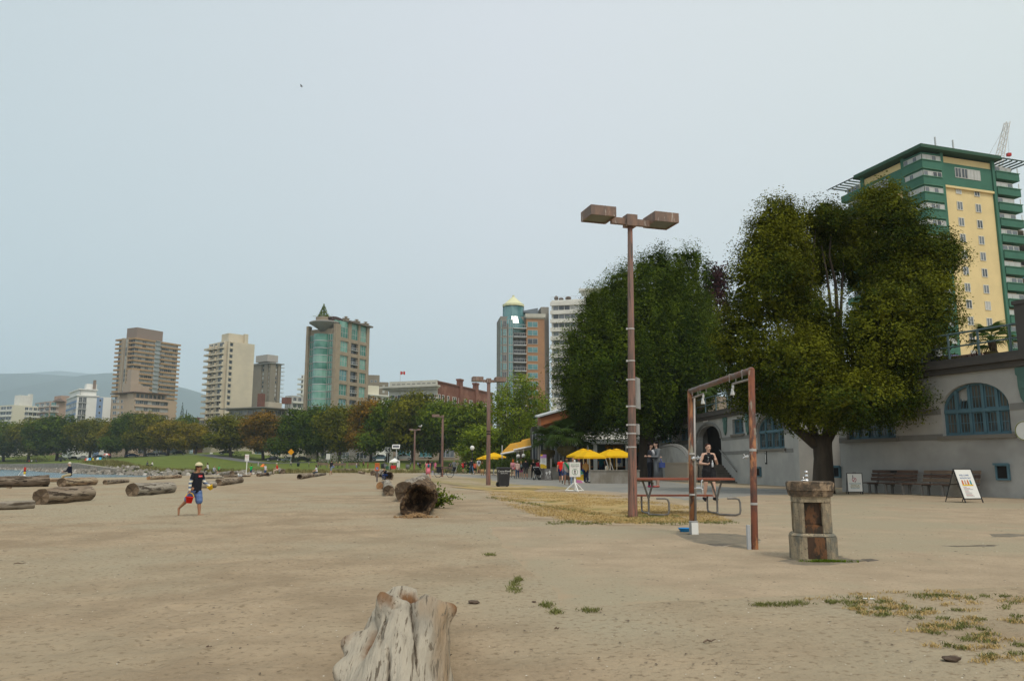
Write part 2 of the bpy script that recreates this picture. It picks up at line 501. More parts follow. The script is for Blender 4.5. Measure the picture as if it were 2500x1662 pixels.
 # mountains across the inlet
def ridge(name,prof,D,depth,m,seed):
 xs = np.linspace(prof[0][0],prof[-1][0],90)
 hs = np.interp(xs,[p[0] for p in prof],[p[1] for p in prof])
 rows = [];r = np.random.default_rng(seed)
 for k,(fr,hh) in enumerate(((0.0,0.0),(0.3,.33),(0.55,.62),(0.8,.88),(1.0,1.0),(1.4,.6))):
  row = []
  for x,h in zip(xs,hs):
   P = at(x,h,D)
   jit = 1+0.10*mnoise.noise(Vector((x*.02,k*1.7,seed))) if 0<k<4 else 1
   row.append((P.x*(1-.12*(1-fr)),D-depth*(1-fr)+depth*.3*mnoise.noise(Vector((x*.013,k*.9,seed+3)))*(0<k<4),max(-2,P.z*hh*jit)))
  rows.append(row)
 V = np.array(rows).reshape(-1,3);n = len(xs)
 i = np.arange(len(rows)-1)[:,None]*n+np.arange(n-1)[None,:]
 fcs = np.stack([i,i+1,i+n+1,i+n],-1).reshape(-1,4)
 return structure(link(name,np_mesh(name,V,fcs,m,smooth=True)))
m_forest = mat('forest_slope',(0.022,0.034,0.022),(0.035,0.05,0.03),scale=0.004,detail=8,rough=0.95,spec=0.05)
ridge('mountain',[(-500,918),(-200,905),(0,913),(60,911),(130,915),(190,919),(240,912),(268,909),(300,915),(420,940),(455,948),(500,962),(600,1010),(760,1060),(1100,1110)],6500,2600,m_forest,1)
ridge('mountain',[(-300,912),(60,911),(110,907),(150,905),(185,909),(260,915),(400,950)],9500,1500,m_forest,5)
# smoke haze that fills the air
hz = MB();hz.bb(-9500,9500,-300,11500,-5.5,1500)
m_haze = bpy.data.materials.new('haze_air');m_haze.use_nodes = True
_n = m_haze.node_tree.nodes;_n.remove(_n['Principled BSDF'])
_pv = _n.new('ShaderNodeVolumePrincipled')
_pv.inputs['Color'].default_value = (0.74,0.89,1.0,1)
_pv.inputs['Density'].default_value = 0.00015
_pv.inputs['Anisotropy'].default_value = -0.35
m_haze.node_tree.links.new(_pv.outputs[0],_n['Material Output'].inputs['Volume'])
stuff(hz.build('haze',m_haze))
# ------------------------------------------------------------------ buildings beyond the park
g_dark = glass_mat('window_dark',(0.035,0.042,0.05),c2=(0.07,0.085,0.1),scale=0.5)
g_mid = glass_mat('window_grey',(0.12,0.14,0.155),c2=(0.2,0.22,0.23),scale=0.5)
g_pale = glass_mat('window_blinds',(0.42,0.43,0.41),0.3,c2=(0.5,0.5,0.47),scale=0.6)
g_green = glass_mat('green_glass',(0.045,0.17,0.13),c2=(0.10,0.27,0.21),scale=0.25)
g_green2 = glass_mat('pale_green_glass',(0.14,0.33,0.26),c2=(0.22,0.40,0.33),scale=0.3)
g_blue = glass_mat('blue_green_glass',(0.07,0.20,0.21),c2=(0.16,0.32,0.33),scale=0.3)
m_rail = mat('railing_grey',(0.45,0.47,0.47),rough=0.5)
m_white = mat('white_paint',(0.68,0.67,0.61),(0.6,0.59,0.54),scale=0.3,rough=0.7)
m_frame_w = mat('window_frame',(0.5,0.5,0.47),rough=0.6)
m_roofgrey = mat('roof_gravel',(0.25,0.25,0.24),rough=0.9)
class Bld:
 """a building standing on its corner: right face runs along +x, left face along +y"""
 def __init__(s,name,label,cat,D,corner,base_py,rho,right=None,left=None,wr=None,wl=None,zb=None):
  px,py = corner
  s.C = at(px,py,D);s.top = s.C.z
  s.rho = math.radians(rho)
  s.X = Vector((math.cos(s.rho),math.sin(s.rho),0));s.Y = Vector((-math.sin(s.rho),math.cos(s.rho),0))
  z0 = float(ground_z(s.C.x,s.C.y))-0.5 if zb is None else zb
  s.z0 = z0;s.top -=z0
  s.o = thing(name,label,cat,(s.C.x,s.C.y,z0),s.rho)
  s.wr = wr if right is None else s.u('r',*right)
  s.wl = wl if left is None else s.u('l',*left)
 def u(s,side,px,py):
  d = s.X if side=='r' else s.Y
  r = ray(px,py)
  return (r[0]*s.C.y-r[1]*s.C.x)/(r[1]*d.x-r[0]*d.y)
 def uz(s,side,px,py):
  w = s.u(side,px,py);d = s.X if side=='r' else s.Y
  P = s.C+d*w;r = ray(px,py)
  return w,CAMH+r[2]/r[1]*P.y-s.z0
 def b(s,mb,side,u0,u1,z0,z1,d0,d1):
  if side=='r':mb.bb(u0,u1,-d1,-d0,z0,z1)
  else:mb.bb(-d1,-d0,u0,u1,z0,z1)
 def loc(s,side,u,z,d=0.0):
  return ((u,-d,z),0.0) if side=='r' else ((-d,u,z),-PI/2)
 def part(s,name,mb,m,parent=None,smooth=False):
  if name in SPLIT and len(mb.f)>6:
   r = None
   for c in components(mb):r = c.build(name,m,parent or s.o,smooth)
   return r
  o = mb.build(name,m,parent or s.o,smooth)
  if name in ('quoin','parapet_slot'):stuff(o)
  return o
SPLIT = {'band','pilaster','rib','pier','green_band','yellow_course','chimney','concrete_shaft','green_pier','roof_box','yellow_wall','wall','column','roof_vent','penthouse','blue_panel','core_wall','spandrel','hood'}
def components(mb):
 par = list(range(len(mb.v)))
 def fd(i):
  while par[i]!=i:par[i]=par[par[i]];i = par[i]
  return i
 for f in mb.f:
  for k in f[1:]:par[fd(f[0])]=fd(k)
 out = {}
 for f,mi in zip(mb.f,mb.mi):
  r = fd(f[0])
  if r not in out:out[r]=(MB(),{})
  q,mp = out[r]
  g = []
  for k in f:
   if k not in mp:mp[k]=len(q.v);q.v.append(mb.v[k])
   g.append(mp[k])
  q.f.append(tuple(g));q.mi.append(mi)
 return [q for q,_ in out.values()]
_WIN = {}
def win_mesh(w,h,kind='plain',m=None,fm=None,dep=0.12):
 """a window: frame with glass set back in it, facing -y, centred on u, sill at z = 0"""
 key = (round(w,2),round(h,2),kind,m.name,(fm or m_frame_w).name)
 if key in _WIN:return _WIN[key]
 mb = MB();t = min(0.09,w*0.08)
 mb.cur = 0
 mb.bb(-w/2,w/2,-dep,0.02,0,t);mb.bb(-w/2,w/2,-dep,0.02,h-t,h)
 mb.bb(-w/2,-w/2+t,-dep,0.02,t,h-t);mb.bb(w/2-t,w/2,-dep,0.02,t,h-t)
 n = 0 if kind=='plain' else int(kind[0])
 for i in range(1,n):
  x = -w/2+w*i/n
  mb.bb(x-t/2,x+t/2,-dep,0.02,t,h-t)
 if kind.endswith('h'):
  mb.bb(-w/2+t,w/2-t,-dep+0.01,0.01,h*0.47,h*0.47+t)
 mb.cur = 1
 mb.bb(-w/2+t*.5,w/2-t*.5,-dep*0.35,0.0,t*.5,h-t*.5)
 me = mb.mesh('window',[fm or m_frame_w,m])
 _WIN[key]=me
 return me
def window(B,side,u,z,w,h,m,kind='plain',fm=None,d=0.0,dep=0.12,name='window'):
 l,r = B.loc(side,u,z,d)
 return link(name,win_mesh(w,h,kind,m,fm,dep),B.o,l,r)
def pick(*opts):
 return random.choices([o[0] for o in opts],[o[1] for o in opts])[0]
def body(B,m,name='wall',top=None,inset=0.0,z0=0.0,x0=0.0,y0=0.0):
 mb = MB();mb.bb(x0+inset,B.wr-inset,y0+inset,B.wl-inset,z0,top or B.top)
 return B.part(name,mb,m)
 # --- tan banded tower
B = Bld('apartment_tower','tan banded high-rise with a brown box on its roof, behind the pink block','tower',470,(331,824),0,62,right=(438,841),left=(289,829))
m_tanwall = mat('beige_concrete',(0.40,0.33,0.25),rough=0.85)
m_tanband = mat('tan_band',(0.43,0.27,0.145),(0.37,0.24,0.13),scale=0.2,rough=0.85)
body(B,m_tanwall,inset=0.5)
fl = 2.66;nf = int(B.top/fl)
for k in range(nf):
 z = B.top-k*fl
 if z<12:break
 mb = MB();B.b(mb,'r',-0.9,B.wr*.43,z-1.0,z,-0.5,0.9);B.b(mb,'r',B.wr*.58,B.wr+.6,z-1.0,z,-0.5,0.9)
 B.b(mb,'l',-0.4,B.wl*.30,z-1.0,z,-0.5,0.9);B.b(mb,'l',B.wl*.68,B.wl+1.2,z-1.0,z,-0.5,1.1)
 B.part('band',mb,m_tanband)
 for i in range(5):
  window(B,'r',B.wr*(.045+.082*i),z-fl+.02,B.wr*.078,fl-1.03,pick((g_pale,6),(g_mid,3),(g_dark,2)),'2',d=-0.45)
 window(B,'r',B.wr*.505,z-fl+.1,B.wr*.12,fl-.3,pick((g_dark,3),(g_mid,1)),'2',d=-0.45)
 for i in range(4):
  window(B,'r',B.wr*(.635+.09*i),z-fl+.02,B.wr*.086,fl-1.03,pick((g_pale,6),(g_mid,3),(g_dark,2)),'2',d=-0.45)
 window(B,'l',B.wl*.15,z-fl+.05,B.wl*.26,fl-1.1,g_dark,'2',d=-0.45)
 window(B,'l',B.wl*.46,z-fl+.1,B.wl*.2,fl-.3,pick((g_pale,2),(g_mid,2)),'2',d=-0.3)
 window(B,'l',B.wl*.86,z-fl+.05,B.wl*.2,fl-1.1,g_mid,'2',d=-0.45)
mb = MB()
for u in (.32,.58,.66):B.b(mb,'l',B.wl*u,B.wl*(u+.045),0,B.top+.3,-0.5,1.0)
B.part('pilaster',mb,m_tanwall)
mb = MB();mb.bb(B.wr*.08,B.wr*.66,2.5,B.wl*.75,B.top,B.top+7.0)
B.part('roof_box',mb,mat('brown_metal',(0.25,0.19,0.155),rough=0.8))
mb = MB();B.b(mb,'r',B.wr*.44,B.wr*.57,12,B.top-.5,-0.4,-0.2)
for k in range(nf-4):B.b(mb,'r',B.wr*.445,B.wr*.565,B.top-k*fl-.25,B.top-k*fl,-0.2,1.0);B.b(mb,'r',B.wr*.445,B.wr*.565,B.top-k*fl-1.75,B.top-k*fl-1.7,.93,1.0)
B.part('balcony',mb,m_rail)
# --- white tower with notched balconies
B = Bld('apartment_tower','cream high-rise with a blank side wall and stepped balconies down its left edge','tower',350,(551,832),0,48,right=(622,840),left=(511,835))
m_cream = mat('cream_concrete',(0.60,0.53,0.40),(0.54,0.48,0.37),scale=0.12,rough=0.85)
fl = 2.68
mb = MB();mb.bb(0,B.wr,1.6,B.wl,0,B.top);mb.bb(1.5,B.wr,0.0,1.6,0,B.top)
B.part('wall',mb,m_cream)
for k in range(int(B.top/fl)):
 z = B.top-k*fl
 if z<8:break
 # notch windows near the corner of the blank wall
 window(B,'r',B.wr*.20,z-fl+.5,1.5,1.5,g_dark,'plain',d=0.0)
 mb = MB();B.b(mb,'r',B.wr*.15,B.wr*.25,z-fl+2.05,z-fl+2.5,0,0.8)
 B.part('hood',mb,m_cream)
 window(B,'l',B.wl*.20,z-fl+.25,B.wl*.24,1.9,pick((g_dark,3),(g_mid,2)),'2',d=0.02)
 window(B,'l',B.wl*.56,z-fl+.3,B.wl*.17,1.9,g_dark,'2',d=0.02)
 window(B,'l',B.wl*.83,z-fl+.3,B.wl*.2,1.9,g_dark,'2',d=0.02)
 mb = MB()
 for a,c_,dd in ((.05,.38,1.0),(.44,.68,1.5),(.72,1.02,2.2)):
  B.b(mb,'l',B.wl*a,B.wl*c_,z-fl-.55,z-fl+.28,dd-.12,dd)
  B.b(mb,'l',B.wl*a,B.wl*c_,z-fl-.55,z-fl-.35,0,dd-.12)
  B.b(mb,'l',B.wl*a-.1,B.wl*a+.1,z-fl-.55,z-fl+1.2,0,dd-.12)
 B.part('balcony',mb,m_cream)
mb = MB();mb.bb(B.wr*.2,B.wr*.82,3.0,B.wl*.62,B.top,B.top+4.3);mb.bb(B.wr*.7,B.wr*.82,1.5,3,B.top,B.top+4.6)
B.part('roof_box',mb,m_cream)
mb = MB()
for i in range(6):mb.tube([(0.4+i*1.2,1.8,B.top),(0.4+i*1.2,1.8,B.top+1)],.04,5)
mb.tube([(0.4,1.8,B.top+1),(6.6,1.8,B.top+1)],.04,5)
B.part('roof_railing',mb,m_rail)
# --- grey-brown ribbed tower
B = Bld('apartment_tower','grey-brown ribbed high-rise with a pale box on its roof, behind the cream tower','tower',480,(660,885),0,52,right=(690,893),left=(617,887))
m_taupe = mat('taupe_concrete',(0.25,0.215,0.165),(0.22,0.19,0.15),scale=0.1,rough=0.85)
body(B,m_taupe,inset=0.6)
fl = 2.6
mb = MB()
for a,c_ in ((.10,.30),(.46,.92)):B.b(mb,'l',B.wl*a,B.wl*c_,0,B.top+.5,-.7,.4)
B.part('rib',mb,m_taupe)
mb = MB();B.b(mb,'r',B.wr*.0,B.wr*.42,0,B.top+.4,-.7,.5);B.b(mb,'r',B.wr*.62,B.wr*.8,0,B.top,-.7,.5)
B.part('rib',mb,m_taupe)
for k in range(int(B.top/fl)):
 z = B.top-k*fl-fl
 if z<10:break
 window(B,'l',B.wl*.38,z+.4,B.wl*.13,1.7,pick((g_pale,3),(g_dark,1)),'plain',d=-.5)
 window(B,'l',B.wl*.96,z+.4,B.wl*.07,1.7,pick((g_pale,4),(g_dark,1)),'plain',d=-.5)
 window(B,'l',B.wl*.05,z+.4,B.wl*.08,1.7,pick((g_pale,3),(g_dark,1)),'plain',d=-.5)
 window(B,'r',B.wr*.52,z+.4,B.wr*.14,1.7,pick((g_pale,3),(g_dark,1)),'plain',d=-.5)
 mb = MB();B.b(mb,'r',B.wr*.82,B.wr*1.08,z,z+.2,-.6,1.6);B.b(mb,'r',B.wr*.82,B.wr*1.08,z+.9,z+1.0,1.5,1.6)
 B.part('balcony',mb,m_rail)
mb = MB();mb.bb(-1,B.wr*.75,B.wl*.1,B.wl*.75,B.top+1.0,B.top+5.2)
B.part('roof_box',mb,mat('pale_roof_box',(0.40,0.37,0.34),rough=0.8))
mb = MB();mb.bb(0.5,B.wr*.6,B.wl*.15,B.wl*.7,B.top,B.top+1.0);mb.bb(-1.2,B.wr+.6,-1.2,B.wl+.6,B.top-.5,B.top)
B.part('roof',mb,m_roofgrey)
# --- green glass and stone tower
B = Bld('glass_tower','stone and green glass tower with a round bay and small roof tree','tower',290,(821,789),0,64,right=(903,797),left=(750,797))
m_stone = mat('tan_stone',(0.345,0.275,0.195),(0.30,0.245,0.18),scale=0.4,rough=0.85)
W,L_,T = B.wr,B.wl,B.top
mb = MB();mb.bb(0.9,W-.3,2.2,L_-.3,0,T-1.5)
B.part('core_wall',mb,m_stone)
fl2 = 5.5
cols = ((.14,.37),(.45,.66),(.72,.92))
mb = MB()
for a,c_ in ((0,.14),(.37,.45),(.66,.72),(.92,1.0)):B.b(mb,'r',W*a,W*c_,0,T+(1.6 if a>0 else 0),-1.2,0.0)
B.part('pier',mb,m_stone)
for k in range(int(T/fl2)+1):
 z = T-.6-k*fl2
 if z<6:break
 mb = MB();B.b(mb,'r',W*.14,W*.92,z-fl2+.002,z-fl2+1.35,-1.1,-.06)
 B.part('spandrel',mb,m_stone)
 for j,(a,c_) in enumerate(cols):
  w = W*(c_-a)
  if j==1 and k>0:
   window(B,'r',W*(a+c_)/2,z-fl2+1.36,w-.02,fl2-1.4,g_dark,'2',d=-1.0)
   mb = MB();B.b(mb,'r',W*a,W*c_,z-2.9,z-2.7,-1.0,.1);B.b(mb,'r',W*a,W*c_,z-1.9,z-1.8,.02,.1)
   for q in range(5):B.b(mb,'r',W*a+w*q/4-.03,W*a+w*q/4+.03,z-2.7,z-1.9,.03,.09)
   B.part('balcony',mb,m_rail)
  else:
   window(B,'r',W*(a+c_)/2,z-fl2+1.36,w-.02,fl2-1.4,pick((g_green2,3),(g_green,2),(g_blue,1)),'3h',d=-.55)
mb = MB();B.b(mb,'r',W*.141,W*.919,T-.6,T+1.598,-.9,-.55);B.part('top_glazing',mb,g_green2)
mb = MB();B.b(mb,'r',W*.33,W+.8,T+1.6,T+2.2,-3,1.1)
B.part('cornice',mb,mat('dark_cornice',(0.16,0.14,0.12)))
for a in (.36,.68,.96):
 mb = MB();mb.bb(W*a-.9,W*a+.9,.6,2.4,T+2.2,T+3.1);mb.bb(W*a-1.1,W*a+1.1,.4,2.6,T+3.1,T+3.3)
 mb.bb(W*a-.3,W*a+.3,1.2,1.8,T+3.3,T+3.8);mb.bb(W*a-.6,W*a+.6,.9,2.1,T+3.8,T+3.95)
 B.part('chimney',mb,m_stone)
 # glazed left face: flat bays either side of a round bay
mb = MB();B.b(mb,'l',L_*.92,L_,0,T-.2,-1.5,.4);B.b(mb,'l',-.02,.9,0,T-.002,-1.5,-.003)
B.part('pier',mb,m_stone)
fl = 2.75
for k in range(int((T-3)/fl)):
 z = T-3.5-(k+1)*fl
 if z<4:break
 for a,c_ in ((.06,.28),(.72,.91)):
  window(B,'l',L_*(a+c_)/2,z,L_*(c_-a),fl-.25,pick((g_green,5),(g_green2,1)),'3',d=-.5,fm=m_green_fr if 'm_green_fr' in globals() else m_frame_w)
 mb = MB();r = L_*.215;cy = L_*.5
 nseg = 9
 for i in range(nseg):
  a0,a1 = PI*(i/nseg)+PI/2,PI*((i+1)/nseg)+PI/2
  p0 = (1.0+(r+.8)*math.cos(a0),cy+r*math.sin(a0));p1 = (1.0+(r+.8)*math.cos(a1),cy+r*math.sin(a1))
  mb.cur = 0
  mb.prism([p0,p1,(1.0+(r+.5)*math.cos(a1),cy+(r-.3)*math.sin(a1)),(1.0+(r+.5)*math.cos(a0),cy+(r-.3)*math.sin(a0))],z,z+fl-.3)
 o = B.part('bay_glazing',mb,pick((g_green,3),(g_green2,3)))
 mb = MB();mb.prism([(1.0+(r+.85)*math.cos(PI/2+PI*i/12),cy+(r+.05)*math.sin(PI/2+PI*i/12)) for i in range(13)],z-.3+.02,z-.02)
 B.part('bay_slab',mb,mat_slab if 'mat_slab' in globals() else m_rail)
mb = MB();mb.lathe([(L_*.12,-3.6),(L_*.2,-2.6),(L_*.43,-.6),(L_*.44,-.3),(L_*.40,0)],24,(2.2,L_*.5,T+1.2))
B.part('roof_canopy',mb,mat('grey_canopy',(0.28,0.27,0.25),rough=0.7),smooth=True)
mb = MB();mb.lathe([(L_*.2,0),(L_*.21,1.6)],18,(.6,L_*.48,T+1.2))
B.part('planter',mb,m_stone)
mb = MB();mb.bb(W*.06,W*.34,1.5,L_*.5,T,T+1.7)
B.part('penthouse',mb,g_green2)
mb = MB();pts = []
mb.prism([(0,0),(9,0),(9,.5),(7.5,1.2),(5,1.8),(2.5,2.0),(0.5,1.8),(-.6,1.3)],0,7.5,Matrix.Translation((W*.02,2.2,T+1.2))@Matrix.Rotation(PI/2,4,'X')@Matrix.Translation((0,0,-7.5)))
B.part('curved_roof',mb,mat('dark_brown_roof',(0.075,0.045,0.04),rough=0.7))
GREEN_ROOF = B.o.matrix_basis@Vector((.6,L_*.48,T+2.7))
# --- brick hotel with pale stone front
B = Bld('brick_hotel','old red brick hotel with a white stone front and heavy cornice','hotel',200,(1068,930),0,69,right=(1203,958),left=(951,934))
m_brick = mat('red_brick',(0.20,0.088,0.062),(0.155,0.07,0.052),scale=0.6,rough=0.9,c3=(0.24,0.12,0.085),c3scale=.3)
m_wstone = mat('white_stone',(0.52,0.51,0.44),(0.45,0.44,0.385),scale=0.5,rough=0.85)
W,L_,T = B.wr,B.wl,B.top
mb = MB();mb.bb(0.3,W,0.0,L_,0,T)
B.part('brick_wall',mb,m_brick)
mb = MB();mb.bb(-.15,.298,0.02,L_-.02,0,T+.3)
B.part('stone_wall',mb,m_wstone)
mb = MB();B.b(mb,'l',-.8,L_+2.0,T-1.5,T-1.1,-.1,1.7);B.b(mb,'l',-.5,L_+1.4,T-1.9,T-1.5,-.1,.9)
for i in range(40):B.b(mb,'l',L_*i/39-.12,L_*i/39+.12,T-2.2,T-1.9,.14,.8)
B.part('cornice',mb,m_wstone)
mb = MB()
for i in range(9):B.b(mb,'l',L_*(.03+i*.105),L_*(.10+i*.105),T-.6,T-.35,.15,.2)
B.part('parapet_slot',mb,mat('slot_shade',(0.2,0.2,0.18)))
for row in range(2):
 z = T-5.3-row*3.3
 for i in range(7):
  u = L_*(.09+.137*i)
  window(B,'l',u,z,1.25,2.1,g_dark,'1h',d=.16,fm=m_white)
  mb = MB();B.b(mb,'l',u-1.05,u-.7,z+.15,z+.55,.15,.22);B.b(mb,'l',u+.7,u+1.05,z+.15,z+.55,.15,.22)
  B.b(mb,'l',u-1.05,u-.7,z+1.3,z+1.7,.15,.22);B.b(mb,'l',u+.7,u+1.05,z+1.3,z+1.7,.15,.22)
  B.part('quoin',mb,m_brick)
 for u in (.03,.09,.17,.26,.29,.36,.46,.55,.58,.66,.70,.79,.86,.89,.95):
  window(B,'r',W*u,z+.1,1.1,1.9,g_dark,'1h',d=.02,fm=m_white)
 mb = MB();B.b(mb,'r',0.31,W,z-.7,z-.55,.0,.12)
 B.part('brick_course',mb,m_brick)
mb = MB();B.b(mb,'r',.0,W,T-.25,T+.1,-.3,.25)
B.part('coping',mb,mat('brick_coping',(0.17,0.09,0.07)))
for u in (.37,.66):
 mb = MB();B.b(mb,'r',W*u-.9,W*u+.9,0,T+1.4,-.6,.5);B.b(mb,'r',W*u-1.05,W*u+1.05,T+1.4,T+1.9,-.75,.65)
 B.part('chimney',mb,m_brick)
P = B.o.matrix_basis.inverted()@at(966,918,203)
mb = MB();mb.tube([(1.2,P.y,T-.3),(1.2,P.y,T+3.2)],.06,6)
fp = thing('flagpole','thin flagpole on the roof of the brick hotel flying a small red and white flag','flagpole',B.o.location,B.rho)
mb.build('pole',m_rail,fp)
mb = MB()
for i in range(3):
 mb.cur = 1 if i==1 else 0
 x0 = P.y-i*.45-.05
 mb.add([(1.2,x0,T+2.3),(1.25,x0-.45,T+2.25-.05*i),(1.25,x0-.45,T+3.1-.05*i),(1.2,x0,T+3.15)],[(0,1,2,3)])
mb.cur = 0;mb.ell((1.15,P.y-.72,T+2.7),(.03,.16,.2),6,4)
mb.build('flag',[mat('flag_red',(0.5,0.02,0.03)),m_white],fp)
# --- blue-green glass tower with a pale cone on top
B = Bld('glass_tower','blue-green glass tower topped by a pale cone roof','tower',250,(1222,776),0,7,right=(1329,762),wl=16)
W,T = B.wr,B.top
m_orange = mat('orange_brick',(0.36,0.20,0.105),(0.31,0.175,0.10),scale=0.3,rough=0.85)
m_conc = mat('grey_concrete',(0.27,0.255,0.225),(0.24,0.225,0.2),scale=0.2,rough=0.85)
us = lambda px,py:B.uz('r',px,py)
ug0,ug1,uo0,uo1 = 0,us(1253,900)[0],us(1285,900)[0],W
Tb = us(1290,766)[1]
mb = MB();mb.bb(0.2,uo0+.5,2.4,14,0,T+1.0);mb.bb(.15,ug1,.35,2.4,0,T-2)
B.part('core_wall',mb,m_conc)
mb = MB();mb.bb(uo0,uo1,0,14,0,Tb-1.6)
B.part('brick_wall',mb,m_orange)
mb = MB();mb.bb(uo0-.3,uo1+.3,-.5,14,Tb-1.2,Tb);mb.bb(uo0+.1,uo1-.1,-.25,13,Tb-1.6,Tb-1.2)
B.part('cornice',mb,m_wstone)
fl = 2.79
for k in range(int(Tb/fl)):
 z = Tb-3.4-k*fl-1.0
 if z<3:break
 window(B,'r',uo0+(uo1-uo0)*.35,z,(uo1-uo0)*.55,1.8,pick((g_blue,3),(g_mid,1),(g_dark,1)),'2',d=.02)
 window(B,'r',ug1*.34,z-.2,ug1*.3,2.2,pick((g_dark,1),(g_blue,2)),'2',d=.0)
 window(B,'r',ug1*.8,z-.4,ug1*.36,2.7,g_blue,'2',d=.05)
 window(B,'r',ug1*.06,z-.4,ug1*.12,2.7,g_blue,'plain',d=.1)
 window(B,'r',(ug1+uo0)/2,z-.35,uo0-ug1-.3,2.3,pick((g_dark,3),(g_mid,1)),'3',d=-2.35)
 mb = MB();B.b(mb,'r',ug1+.02,uo0-.02,z-.7,z-.42,-2.2,1.0)
 B.b(mb,'r',ug1+.02,uo0-.02,z+.55,z+.65,.9,1.0)
 for q in range(8):B.b(mb,'r',ug1+(uo0-ug1)*(q+.1)/7.4,ug1+(uo0-ug1)*(q+.1)/7.4+.05,z-.42,z+.55,.92,.98)
 B.part('balcony',mb,m_rail)
 mb = MB();B.b(mb,'r',.1,ug1*.55,z+2.02,z+2.36,.0,.15)
 B.part('spandrel',mb,m_conc)
c0 = us(1258,760)[0];r0 = us(1283,760)[0]-c0
zt = us(1258,742)[1];zsh = us(1240,776)[1];zap = us(1258,715)[1]
mb = MB();mb.lathe([(r0*1.35,zsh-4.5),(r0*1.35,zsh-1.5),(r0*1.02,zsh+1.0),(r0*1.0,zt-.2)],10,(c0,5.0,0))
for k in range(10):
 a = 2*PI*k/10
 mb.tube([(c0+r0*1.37*math.cos(a),5+r0*1.37*math.sin(a),zsh-4.5),(c0+r0*1.37*math.cos(a),5+r0*1.37*math.sin(a),zsh-1.5),(c0+r0*1.03*math.cos(a),5+r0*1.03*math.sin(a),zsh+1),(c0+r0*1.02*math.cos(a),5+r0*1.02*math.sin(a),zt)],.09,4)
B.part('glass_crown',mb,g_blue)
mb = MB();mb.lathe([(r0*1.08,zt),(r0*1.08,zt+.7),(r0*.95,zt+.9),(r0*.12,zap-.3),(r0*.12,zap+.2)],16,(c0,5.0,0))
B.part('cone_roof',mb,mat('pale_cone',(0.66,0.66,0.42),rough=0.7))
zg = us(1335,745)[1]
mb = MB();mb.bb(uo1-.6,us(1344,800)[0],3.0,15,0,zg);mb.bb(uo0+1,uo1-.6,6,15,Tb,zg-1.5)
B.part('concrete_shaft',mb,m_conc)
mb = MB();mb.add([(uo0-.5,4,Tb+1.8),(uo1-1.5,4,zg-.2),(uo1-1.5,4,zg-2.4),(uo0-.5,4,Tb+1.3),(uo0-.5,12,Tb+1.8),(uo1-1.5,12,zg-.2),(uo1-1.5,12,zg-2.4),(uo0-.5,12,Tb+1.3)],[(0,3,2,1),(4,5,6,7),(0,1,5,4),(3,7,6,2),(1,2,6,5),(0,4,7,3)])
B.part('sloped_roof',mb,mat('slate_roof',(0.16,0.185,0.21)))
# --- white slab block beside it
B = Bld('apartment_block','white slab block with long window bands, partly hidden by the rounded street tree','apartment block',252,(1345,733),0,-12,right=(1480,722),wl=15)
W,T = B.wr,B.top
body(B,m_white,inset=.15)
fl = 2.86
for k in range(int(T/fl)):
 z = T-1.0-(k+1)*fl+.35
 if z<3:break
 n = 9
 for i in range(n):
  window(B,'r',.7+(W-1.4)*(i+.5)/n,z,(W-1.4)/n-.02,1.55,pick((g_mid,4),(g_dark,3),(g_pale,3)),'plain',d=.0,dep=.1)
 mb = MB();B.b(mb,'r',-.2,W+.2,z+1.57,z+fl-.02,-.1,.55)
 B.part('band',mb,m_white)
mb = MB()
for i in range(12):mb.tube([(W*i/11,.2,T),(W*i/11,.2,T+1.1)],.04,4)
mb.tube([(0,.2,T+1.1),(W,.2,T+1.1)],.04,4)
B.part('roof_railing',mb,m_rail)
mb = MB();mb.bb(W*.58,W*.95,3,10,T,T+3.2);mb.bb(W*.5,W,1.5,11,T+3.2,T+3.8)
B.part('penthouse',mb,m_white)
for x,h in ((1.6,1.7),(3.2,1.0),(5.6,1.3)):
 mb = MB();mb.ell((x,1.2,T+h*.5),(.6+x*.08,.6,h*.5),8,5)
 B.part('roof_furniture',mb,mat('roof_brown',(0.12,0.09,0.07)))
 # --- yellow and green tower on the right
B = Bld('apartment_tower','yellow tower with green corner bays rising behind the bathhouse','tower',118,(2248,362),0,18,right=(2473,404),left=(2062,459))
W,L_,T = B.wr,B.wl,B.top
m_yel = mat('yellow_stucco',(0.74,0.585,0.30),(0.68,0.54,0.28),scale=0.25,rough=0.9)
m_grn = mat('green_stucco',(0.055,0.165,0.115),(0.048,0.145,0.10),scale=0.3,rough=0.85)
m_grn2 = mat('green_sill',(0.10,0.24,0.16),rough=0.8)
us = lambda px,py:B.uz('r',px,py)
u1,u2 = us(2298,420)[0],us(2421,420)[0]
v1,v2 = B.uz('l',2208,420)[0],B.uz('l',2108,450)[0]
mb = MB();mb.bb(u1,u2,0,6,0,T-.8);mb.bb(0,6,v1,v2,0,T-.8);mb.bb(.8,W-1.2,.8,L_-1.2,0,T-.8)
B.part('yellow_wall',mb,m_yel)
mb = MB();B.b(mb,'r',u1-.35,u1+.25,0,T,-.3,.35);B.b(mb,'r',u2-.25,u2+.35,0,T,-.3,.35)
B.b(mb,'l',v1-.25,v1+.35,0,T,-.3,.35);B.b(mb,'l',v2-.25,v2+.35,0,T,-.3,.35)
B.part('green_pier',mb,m_grn)
fl = us(2315,445)[1]-us(2335,800)[1]
ztop_w = us(2318,460)[1];zlow_w = us(2345,822)[1]
fl = (ztop_w-zlow_w)/9.0
cols = (us(2337,440)[0],us(2382,448)[0])
